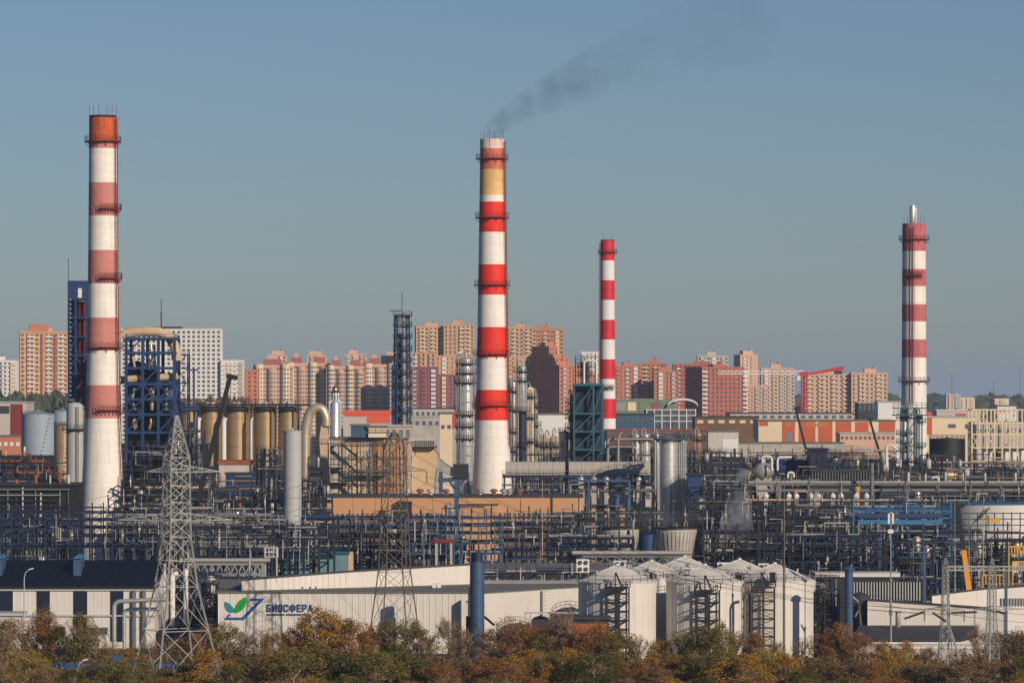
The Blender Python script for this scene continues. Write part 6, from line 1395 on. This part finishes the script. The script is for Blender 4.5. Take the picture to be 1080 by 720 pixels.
# ================================================================ pylons
def pylon(label, px, D, prof, rot, m_, arms=(), leg=.2, br=.1, ratio=1.0, ins=True):
    """prof [(py, half px)] from ground to top; arms [(py, half span px, depth m)]"""
    cx = X(px, D); t = thing('pylon', label, 'pylon', (cx, D, 0), 'lattice power pylons')
    pr = [((0 if i == 0 else Z(y, D)), h * S(D)) for i, (y, h) in enumerate(prof)]
    lattice(t, cx, D, rot, pr, m_, leg, br, ratio=ratio)
    tips = []
    for py, l_, r_, hh in arms:
        z = Z(py, D)
        for s_, sp_ in ((-1, l_), (1, r_)):
            if sp_ <= 0: continue
            tip = Vector((cx + s_ * sp_ * S(D), D, z + .15)); hw = 1.0; b = MB()
            for y in (-hw, hw):
                b.bar((cx, D + y, z), tip, .13); b.bar((cx, D + y, z + hh), tip, .12)
            n = 5
            for k in range(n):
                u, v_ = k / n, (k + 1) / n; lo = lambda w_: Vector((cx + (tip.x - cx) * w_, D - hw * (1 - w_), z + .15 * w_)); hi = lambda w_: Vector((cx + (tip.x - cx) * w_, D - hw * (1 - w_), z + hh + (.15 - hh) * w_))
                b.bar(lo(u), hi(v_), .08); b.bar(lo(v_), hi(v_), .08)
            arm = b.build('crossarm', m_, t); tips.append(tip)
            if ins:
                q = tip - Vector((0, 0, 1.9)); g_ = MB()
                for k in range(9): g_.lathe([(.05, q.z + .2 * k), (.16, q.z + .2 * k + .04), (.05, q.z + .2 * k + .14)], tip.x, tip.y, 8)
                g_.build('insulator', 'insulator', arm)
    return t, tips
p1, tip1 = pylon('large grey lattice pylon at the left in front of the works', 186, 640, [(723, 37), (618, 17), (566, 11.5), (482, 10.5), (438, 1.2)], R(28), 'pylon_steel', [(549, 62, 60, 1.4), (498, 30, 46, 1.3)], leg=.22, br=.095, ratio=.8)
p2, tip2 = pylon('brown grey lattice pylon in front of the white warehouse', 416, 690, [(701, 24), (603, 13.5), (470, 8.5), (456, 2)], R(20), 'pylon_brown', [(497, 40, 34, 1.3), (556, 0, 0, 1.3), (468, 24, 22, 1.1)], leg=.16, br=.065, ratio=.85)
p3, tip3 = pylon('slim pale pylon at the bottom right, left one of the pair', 997, 640, [(724, 8), (652, 3.6), (598, 2.8), (588, .6)], R(12), 'galv', [(643, 22, 20, .6)], leg=.1, br=.045)
p4, tip4 = pylon('slim pale pylon at the bottom right, right one of the pair', 1046, 640, [(724, 8), (652, 3.8), (598, 3), (588, .6)], R(20), 'galv', [(643, 18, 36, .6)], leg=.1, br=.045)
gt = thing('line_gantry', 'pale gantry beam joining the pair of slim pylons', 'gantry', (X(1040, 645), 645, 0), None)
for y in (597, 601): piece('beam', P(998, y, 645), P(1090, y, 645), .2, 'pylon_steel', gt)
for k in range(16): piece('lacing', P(998 + k * 5.8, 597 if k % 2 else 601, 645), P(1003.8 + k * 5.8, 601 if k % 2 else 597, 645), .1, 'pylon_steel', gt)
for px in (1000, 1044, 1086): piece('post', (X(px, 645), 645, 0), P(px, 597, 645), .22, 'pylon_steel', gt)
piece('strut', P(1001, 660, 640), (X(1021, 640), 639, 0), .3, 'pylon_steel', p3)
for k, (a, c) in enumerate((((954, 652), (974, 645)), ((984, 646), (998, 655)), ((1003, 646), (1030, 645)))):
    A_, C_ = P(*a, 639), P(*c, 639); t = thing('insulator_string', ('brown strung insulator left of the slim pylons', 'brown strung insulator across the left slim pylon', 'brown strung insulator between the slim pylons')[k], 'insulator', A_, 'strung insulators'); g_ = MB()
    n = 14
    pts = [A_.lerp(C_, q / (2 * n)) for q in range(2 * n + 1)]; g_.tube(pts, [.09 if q % 2 else .24 for q in range(2 * n + 1)], 8); g_.build('discs', 'insulator', t, smooth=False); piece('core', A_ - (C_ - A_) * .1, C_ + (C_ - A_) * .1, .07, 'wire', t, 'rod')
# wires
def wire(label, a, c, sag):
    n = 22; pts = []
    for k in range(n + 1):
        u = k / n; p = Vector(a).lerp(Vector(c), u); p.z -= 4 * sag * u * (1 - u); pts.append(p)
    single('power_line', MB().tube(pts, .028, 4, cap=False), 'wire', a, label, 'cable', 'power lines')
dn = Vector((0, 0, -2)); O4 = ('first', 'second', 'third', 'fourth')
for k in range(4): wire(f'{O4[k]} thin power line from the left pylon to the brown pylon', tip1[k] + dn, tip2[min(k, len(tip2) - 1)] + dn, 3 + k * .4)
for k in range(4): wire(f'{O4[k]} thin power line across the white silos between the pylons', tip2[k] + dn, tip3[k % 2] + Vector((0, 0, -.3 * k)), 4 + k * .8)
for k in range(2): wire(f'{O4[k]} thin power line across the silos running to the right edge', tip2[k] + Vector((0, 3, -1)), P(1100, 650 + 8 * k, 640), 3 + k)
for k in range(4): wire(f'{O4[k]} thin power line from the left pylon to the left edge', tip1[k] + dn, P(-40, 500 + 16 * k, 600), 1.5)
# ================================================================ autumn trees
LM = {'amber': leafmat('leaf_amber', (124, 94, 38), (170, 130, 54), (206, 168, 82)), 'rust': leafmat('leaf_rust', (112, 80, 44), (152, 108, 62), (184, 138, 86)), 'olive': leafmat('leaf_olive', (82, 76, 38), (124, 114, 58), (164, 148, 80)), 'green': leafmat('leaf_dark_green', (54, 56, 30), (88, 88, 46), (130, 124, 68)), 'yellow': leafmat('leaf_yellow', (124, 108, 40), (164, 142, 56), (198, 172, 80)), 'brown': leafmat('leaf_brown', (104, 84, 60), (140, 114, 80), (170, 142, 104))}
def crown_mesh(seed, n, size, dens=1.0):
    rng = random.Random(seed); b = MB(); cl = []
    for k in range(52):
        while True:
            p = Vector((rng.uniform(-1, 1), rng.uniform(-1, 1), rng.uniform(-1, 1)))
            if .25 < p.length < 1: break
        w_ = .66 - .36 * max(0, p.z); cl.append((Vector((p.x * w_ * .62, p.y * w_ * .62, .54 + p.z * .40)), rng.uniform(.045, .12)))
    v, f = [], []
    for k in range(n):
        c, r = rng.choice(cl)
        d = Vector((rng.gauss(0, 1), rng.gauss(0, 1), rng.gauss(0, 1))).normalized() * r * rng.random() ** .4 * 1.15
        p = c + d; s_ = size * rng.uniform(.6, 1.3)
        u = Vector((rng.gauss(0, 1), rng.gauss(0, 1), rng.gauss(0, 1))).normalized(); w_ = u.cross(Vector((rng.gauss(0, 1), rng.gauss(0, 1), rng.gauss(0, 1)))).normalized()
        i = len(v); v += [p - u * s_, p + w_ * s_ * .55, p + u * s_, p - w_ * s_ * .55]; f.append((i, i + 1, i + 2, i + 3))
    me = bpy.data.meshes.new('crown'); me.from_pydata([tuple(q) for q in v], [], f); me.update(); me.materials.append(MATS['leaf_amber']); return me
def limb_mesh(seed, twigs, m_='bark'):
    rng = random.Random(seed); b = MB()
    b.tube([(0, 0, 0), (.01, 0, .2), (.0, .01, .5), (.01, .01, .8)], [.028, .022, .014, .004], 6)
    for k in range(11):
        z = rng.uniform(.14, .6); a = rng.uniform(0, 6.28); L_ = rng.uniform(.18, .34); e = Vector((math.cos(a) * L_, math.sin(a) * L_, z + rng.uniform(.14, .34))); m2 = Vector((math.cos(a) * L_ * .45, math.sin(a) * L_ * .45, z + .08))
        b.tube([(0, 0, z), m2, e], [.012, .008, .003], 5)
        for q in range(twigs):
            s_ = Vector((0, 0, z)).lerp(e, rng.uniform(.35, 1)); d = Vector((rng.gauss(0, .6), rng.gauss(0, .6), rng.uniform(.3, 1))).normalized() * rng.uniform(.06, .17)
            b.tube([s_, s_ + d * .6 + Vector((rng.uniform(-.01, .01), 0, 0)), s_ + d], [.0035, .0028, .0015], 3, cap=False)
    me = bpy.data.meshes.new('trunk'); me.from_pydata([tuple(q) for q in b.v], [], b.f); me.update(); me.materials.append(MATS[m_]); return me
CR = [crown_mesh(100 + k, 5600, .0155) for k in range(6)]; SP = [crown_mesh(200 + k, 1700, .016) for k in range(3)]
TR = [limb_mesh(300 + k, 22, 'twig') for k in range(5)]; BT = [limb_mesh(400 + k, 42, 'twig') for k in range(3)]
CRM = {}
def tree(px, ytop, D, wf, kind, label, seed):
    rng = random.Random(seed); h = Z(ytop, D); bare = kind == 'bare'; rot = rng.uniform(0, 6.28)
    t = thing('bare_tree' if bare else ('shrub' if h < 4 else 'autumn_tree'), label, 'tree' if h >= 4 else 'shrub', (X(px, D), D, 0), 'trees along the works'); t.rotation_euler.z = rot
    sc = Vector((h * wf, h * wf, h))
    tr = bpy.data.objects.new('trunk', rng.choice(BT if bare else TR)); tr.scale = (h * wf if bare else h * .95, h * wf if bare else h * .95, h); reg(tr, t, (0, 0, 0))
    mk = kind if not bare else 'brown'; pool = SP if bare or kind.startswith('thin_') else CR; mk = mk.replace('thin_', ''); i = rng.randrange(len(pool)); key = (id(pool), i, mk)
    if key not in CRM:
        me = pool[i].copy(); me.materials.clear(); me.materials.append(MATS[LM[mk]]); CRM[key] = me
    cr = bpy.data.objects.new('crown', CRM[key]); cr.scale = sc * (1 if not bare else .93); reg(cr, t, (0, 0, 0)); return t
COLN = {'amber': 'amber', 'rust': 'rust brown', 'olive': 'olive', 'green': 'dark green', 'yellow': 'yellow green', 'brown': 'dull brown', 'thin_rust': 'sparse rusty', 'thin_brown': 'sparse brown', 'thin_amber': 'sparse amber', 'thin_olive': 'sparse olive', 'bare': 'bare twiggy'}
# rear row, front row: (px, top row, kind, width factor, where)
rear = [(6, 655, 'brown', 1.2, 'at the left edge below the pale shed'), (24, 652, 'thin_rust', 1.2, 'below the first navy strip of the hall'), (45, 638, 'rust', .8, 'tall narrow, before the second navy strip of the hall'), (62, 662, 'green', 1.2, 'below the low windows of the hall'), (86, 648, 'olive', .9, 'before the third navy strip of the hall'), (101, 660, 'thin_olive', 1.1, 'left of the fat silver pipe'), (118, 680, 'thin_amber', 1.3, 'at the foot of the fat silver pipe'), (140, 684, 'amber', 1.4, 'at the left foot of the large pylon'), (160, 676, 'thin_rust', 1.2, 'seen through the large pylon, left'), (178, 672, 'thin_brown', 1.1, 'seen through the middle of the large pylon'), (200, 668, 'thin_rust', 1.1, 'seen through the large pylon, right'), (218, 657, 'rust', 1.1, 'left of the warehouse corner'), (238, 656, 'olive', .9, 'below the warehouse corner'), (258, 664, 'bare', 1.0, 'under the teal leaf of the emblem'), (275, 660, 'bare', 1.0, 'under the blue angle of the emblem'), (294, 663, 'amber', 1.0, 'under the first blue letters'), (314, 656, 'rust', .95, 'under the middle blue letters'), (337, 638, 'amber', .85, 'covering the end of the blue lettering'), (351, 645, 'amber', 1.0, 'right of the blue lettering'), (371, 654, 'rust', 1.0, 'left of the brown pylon'), (392, 661, 'rust', 1.0, 'behind the left foot of the brown pylon'), (410, 655, 'olive', 1.0, 'at the foot of the brown pylon'), (432, 652, 'olive', 1.0, 'right of the brown pylon'), (450, 664, 'bare', 1.0, 'before the warehouse wall near the slate blue stack'), (474, 648, 'bare', .9, 'tall, left of the slate blue stack'), (487, 660, 'bare', 1.0, 'touching the slate blue stack'), (516, 664, 'brown', 1.1, 'just right of the slate blue stack'), (535, 648, 'thin_rust', .9, 'left of the dark gate shed'), (551, 655, 'rust', 1.0, 'beside the dark gate shed'), (572, 664, 'olive', 1.1, 'before the dark gate shed'), (590, 628, 'bare', .75, 'tall, by the leftmost silo'), (610, 660, 'rust', 1.1, 'at the left foot of the leftmost silo'), (630, 657, 'rust', 1.0, 'before the low brown shed'), (650, 664, 'olive', 1.0, 'at the foot of the leftmost stair tower'), (672, 662, 'bare', 1.0, 'before the right side of the leftmost silo'), (694, 674, 'amber', 1.1, 'in the gap between the two left silos'), (718, 665, 'olive', 1.0, 'at the left of the middle silo'), (740, 660, 'green', 1.0, 'at the foot of the middle stair tower'), (757, 656, 'olive', .9, 'tall, right of the middle stair tower'), (775, 660, 'bare', .95, 'before the right side of the middle silo'), (797, 668, 'rust', 1.0, 'at the foot of the right stair tower'), (820, 672, 'bare', 1.0, 'before the right white silo'), (846, 672, 'thin_brown', 1.0, 'at the right foot of the right silo'), (868, 664, 'thin_rust', 1.0, 'left of the slim navy stack'), (887, 656, 'rust', 1.0, 'before the slim navy stack'), (906, 668, 'rust', 1.1, 'right of the slim navy stack'), (930, 676, 'amber', 1.2, 'left under the lean-to roof'), (955, 678, 'amber', 1.2, 'under the middle of the lean-to roof'), (978, 684, 'brown', 1.3, 'left of the slim pylon pair'), (1012, 684, 'thin_rust', 1.3, 'between the slim pylons'), (1032, 655, 'bare', .8, 'tall, between the slim pylons'), (1052, 668, 'brown', 1.0, 'behind the right slim pylon'), (1072, 662, 'brown', 1.1, 'at the right edge'), (1090, 668, 'olive', 1.1, 'cut by the right edge')]
for k, (px, y, kd, wf, where) in enumerate(rear): tree(px, y - (4 if kd != 'bare' and px not in (294, 314) else 2), 665 + (k * 37 % 19), wf * (.92 + .2 * ((k * 53) % 7) / 6), kd, f'{COLN[kd]} tree {where}', 900 + k)
front = [(-4, 690, 'brown'), (28, 681, 'yellow'), (52, 700, 'brown'), (75, 706, 'green'), (98, 697, 'olive'), (120, 692, 'olive'), (148, 696, 'olive'), (172, 708, 'green'), (196, 700, 'green'), (222, 690, 'amber'), (244, 696, 'green'), (266, 688, 'green'), (288, 690, 'rust'), (310, 680, 'olive'), (330, 676, 'olive'), (352, 684, 'green'), (374, 690, 'green'), (396, 686, 'olive'), (420, 690, 'green'), (442, 688, 'green'), (466, 694, 'rust'), (488, 690, 'brown'), (512, 690, 'rust'), (534, 696, 'rust'), (556, 686, 'amber'), (580, 690, 'olive'), (602, 688, 'amber'), (626, 690, 'green'), (648, 684, 'olive'), (672, 694, 'rust'), (694, 700, 'brown'), (714, 690, 'rust'), (738, 684, 'olive'), (760, 688, 'olive'), (784, 690, 'amber'), (806, 686, 'yellow'), (828, 694, 'amber'), (852, 698, 'green'), (874, 690, 'brown'), (898, 692, 'brown'), (920, 694, 'rust'), (944, 688, 'amber'), (966, 698, 'brown'), (990, 700, 'brown'), (1014, 698, 'brown'), (1036, 696, 'brown'), (1060, 692, 'brown'), (1084, 690, 'olive')]
lm = [(60, 'below the navy roofed hall'), (130, 'below the fat silver pipe'), (230, 'by the large pylon feet'), (290, 'below the emblem'), (345, 'below the blue lettering'), (440, 'below the brown pylon'), (515, 'below the slate blue stack'), (600, 'below the warehouse wing'), (690, 'below the leftmost silo'), (790, 'below the middle silo'), (865, 'below the right silo'), (975, 'below the lean-to roof'), (1200, 'below the slim pylon pair')]
cnt = {}
for k, (px, y, kd) in enumerate(front):
    w_ = next(t for x, t in lm if px < x); n = cnt.setdefault(w_, 0); cnt[w_] += 1
    tree(px, y - 3 + (k * 17 % 9) - 4, 612 + (k * 29 % 17), 1.35 + .1 * (k * 31 % 5), kd, f'{COLN[kd]} bush {w_}, {("first", "second", "third", "fourth", "fifth", "sixth")[n]} there', 1200 + k)
cnt = {}
for k, px in enumerate(range(-10, 1100, 21)):
    kd = ('green', 'olive', 'brown', 'rust', 'amber', 'olive')[k * 7 % 6]; w_ = next(t for x, t in lm if px < x); n = cnt.setdefault(w_, 0); cnt[w_] += 1
    tree(px, 712 + (k * 13 % 9), 594 + (k * 11 % 9), 2.2, kd, f'low {COLN[kd]} shrub at the bottom edge {w_}, {("first", "second", "third", "fourth", "fifth", "sixth")[n]} there', 1500 + k)['group'] = 'shrubs along the bottom edge'
# leaf litter and low growth between the trees
rng = random.Random(77); v, f = [], []
for k in range(60000):
    D = rng.uniform(585, 700); x = X(rng.uniform(-20, 1100), D); z = rng.random() ** 2 * 1.3; s_ = rng.uniform(.08, .2); a = rng.uniform(0, 6.28); u = Vector((math.cos(a), math.sin(a), rng.uniform(-.3, .3))) * s_; w_ = Vector((-math.sin(a) * .4, math.cos(a) * .4, .9)) * s_; p = Vector((x, D, z)); i = len(v)
    v += [p - u - w_, p + u - w_, p + u + w_, p - u + w_]; f.append((i, i + 1, i + 2, i + 3))
b = MB(); b.v, b.f = v, f; tag(b.build('undergrowth', 'leaf_brown'), 'brown leafy undergrowth between the trees', 'undergrowth', kind='stuff')

# ================================================================ smoke, steam, haze
def volume(name, label, path, radii, density, colr, nscale, D, aniso=.2, thr=(.42, .7), fade=None):
    pts = [Vector(p) for p in path]; m_ = bpy.data.materials.new(name); m_.use_nodes = True; n = m_.node_tree.nodes; L = m_.node_tree.links
    n.remove(n['Principled BSDF']); pv = n.new('ShaderNodeVolumePrincipled'); pv.inputs['Color'].default_value = (*colr, 1); pv.inputs['Anisotropy'].default_value = aniso
    tc = n.new('ShaderNodeTexCoord'); nz = n.new('ShaderNodeTexNoise'); nz.inputs['Scale'].default_value = nscale; nz.inputs['Detail'].default_value = 4; nz.inputs['Distortion'].default_value = .6
    L.new(tc.outputs['Object'], nz.inputs['Vector']); mr = n.new('ShaderNodeMapRange'); mr.inputs[1].default_value = thr[0]; mr.inputs[2].default_value = thr[1]; mr.inputs[4].default_value = density
    L.new(nz.outputs['Fac'], mr.inputs[0]); out_ = mr.outputs[0]
    if fade:
        sx = n.new('ShaderNodeSeparateXYZ'); L.new(tc.outputs['Object'], sx.inputs[0]); fr_ = n.new('ShaderNodeMapRange'); fr_.inputs[1].default_value = fade[0]; fr_.inputs[2].default_value = fade[1]; fr_.inputs[3].default_value = 1; fr_.inputs[4].default_value = fade[2]; fr_.interpolation_type = 'SMOOTHSTEP'
        L.new(sx.outputs[0], fr_.inputs[0]); mm = n.new('ShaderNodeMath'); mm.operation = 'MULTIPLY'; L.new(out_, mm.inputs[0]); L.new(fr_.outputs[0], mm.inputs[1]); out_ = mm.outputs[0]
    L.new(out_, pv.inputs['Density']); L.new(pv.outputs[0], n['Material Output'].inputs['Volume']); MATS[name] = m_
    q, rs = [], []
    for k in range(len(pts) - 1):
        for i in range(5): u = i / 5; q.append(pts[k].lerp(pts[k + 1], u)); rs.append((radii[k] + (radii[k + 1] - radii[k]) * u) * (1 + .05 * math.sin(1.1 * (k * 5 + i))))
    q.append(pts[-1]); rs.append(radii[-1] * .3)
    o = MB().tube(q, rs, 14).build(name, name, None, smooth=True); return tag(o, label, 'smoke', kind='stuff')
D = 1180
volume('smoke', 'thin dark smoke drifting right from the middle chimney', [P(519, 152, D), P(518, 146, D), P(519, 140, D), P(525, 132, D), P(538, 124, D), P(556, 113, D), P(580, 100, D), P(615, 84, D), P(660, 62, D), P(730, 38, D), P(820, 20, D)], [2.2, 2.4, 2.7, 3.1, 3.6, 4.4, 5.6, 7, 9, 11, 12], .07, (.13, .13, .14), .17, D, thr=(.37, .7), fade=(X(524, D), X(680, D), .12))
volume('steam', 'grey steam rising behind the right cooling tower', [P(772, 568, 900), P(775, 556, 900), P(778, 541, 900), P(780, 525, 900), P(782, 509, 900), P(785, 494, 900)], [2.6, 3.6, 3.4, 2.6, 1.8, 1.2], .3, (.97, .97, .98), .3, 900, thr=(.44, .74))
volume('steam', 'dark steam lying over the two cooling towers', [P(628, 551, 936), P(650, 552, 936), P(680, 549, 936), P(705, 551, 936), P(735, 547, 936), P(755, 545, 936)], [1.5, 2.4, 2.5, 2.6, 2.2, 1.4], .12, (.5, .48, .5), .3, 936)
m_ = bpy.data.materials.new('haze_air'); m_.use_nodes = True; n = m_.node_tree.nodes; n.remove(n['Principled BSDF']); pv = n.new('ShaderNodeVolumePrincipled')
pv.inputs['Color'].default_value = (.58, .75, 1.0, 1); pv.inputs['Density'].default_value = HAZE = 0.00005; pv.inputs['Anisotropy'].default_value = 0.0
m_.node_tree.links.new(pv.outputs[0], n['Material Output'].inputs['Volume']); MATS['haze_air'] = m_
tag(MB().box(-6100, 6100, -250, 40100, -1, 175).build('haze', 'haze_air'), 'pale haze over the works and the town', 'haze', kind='stuff')
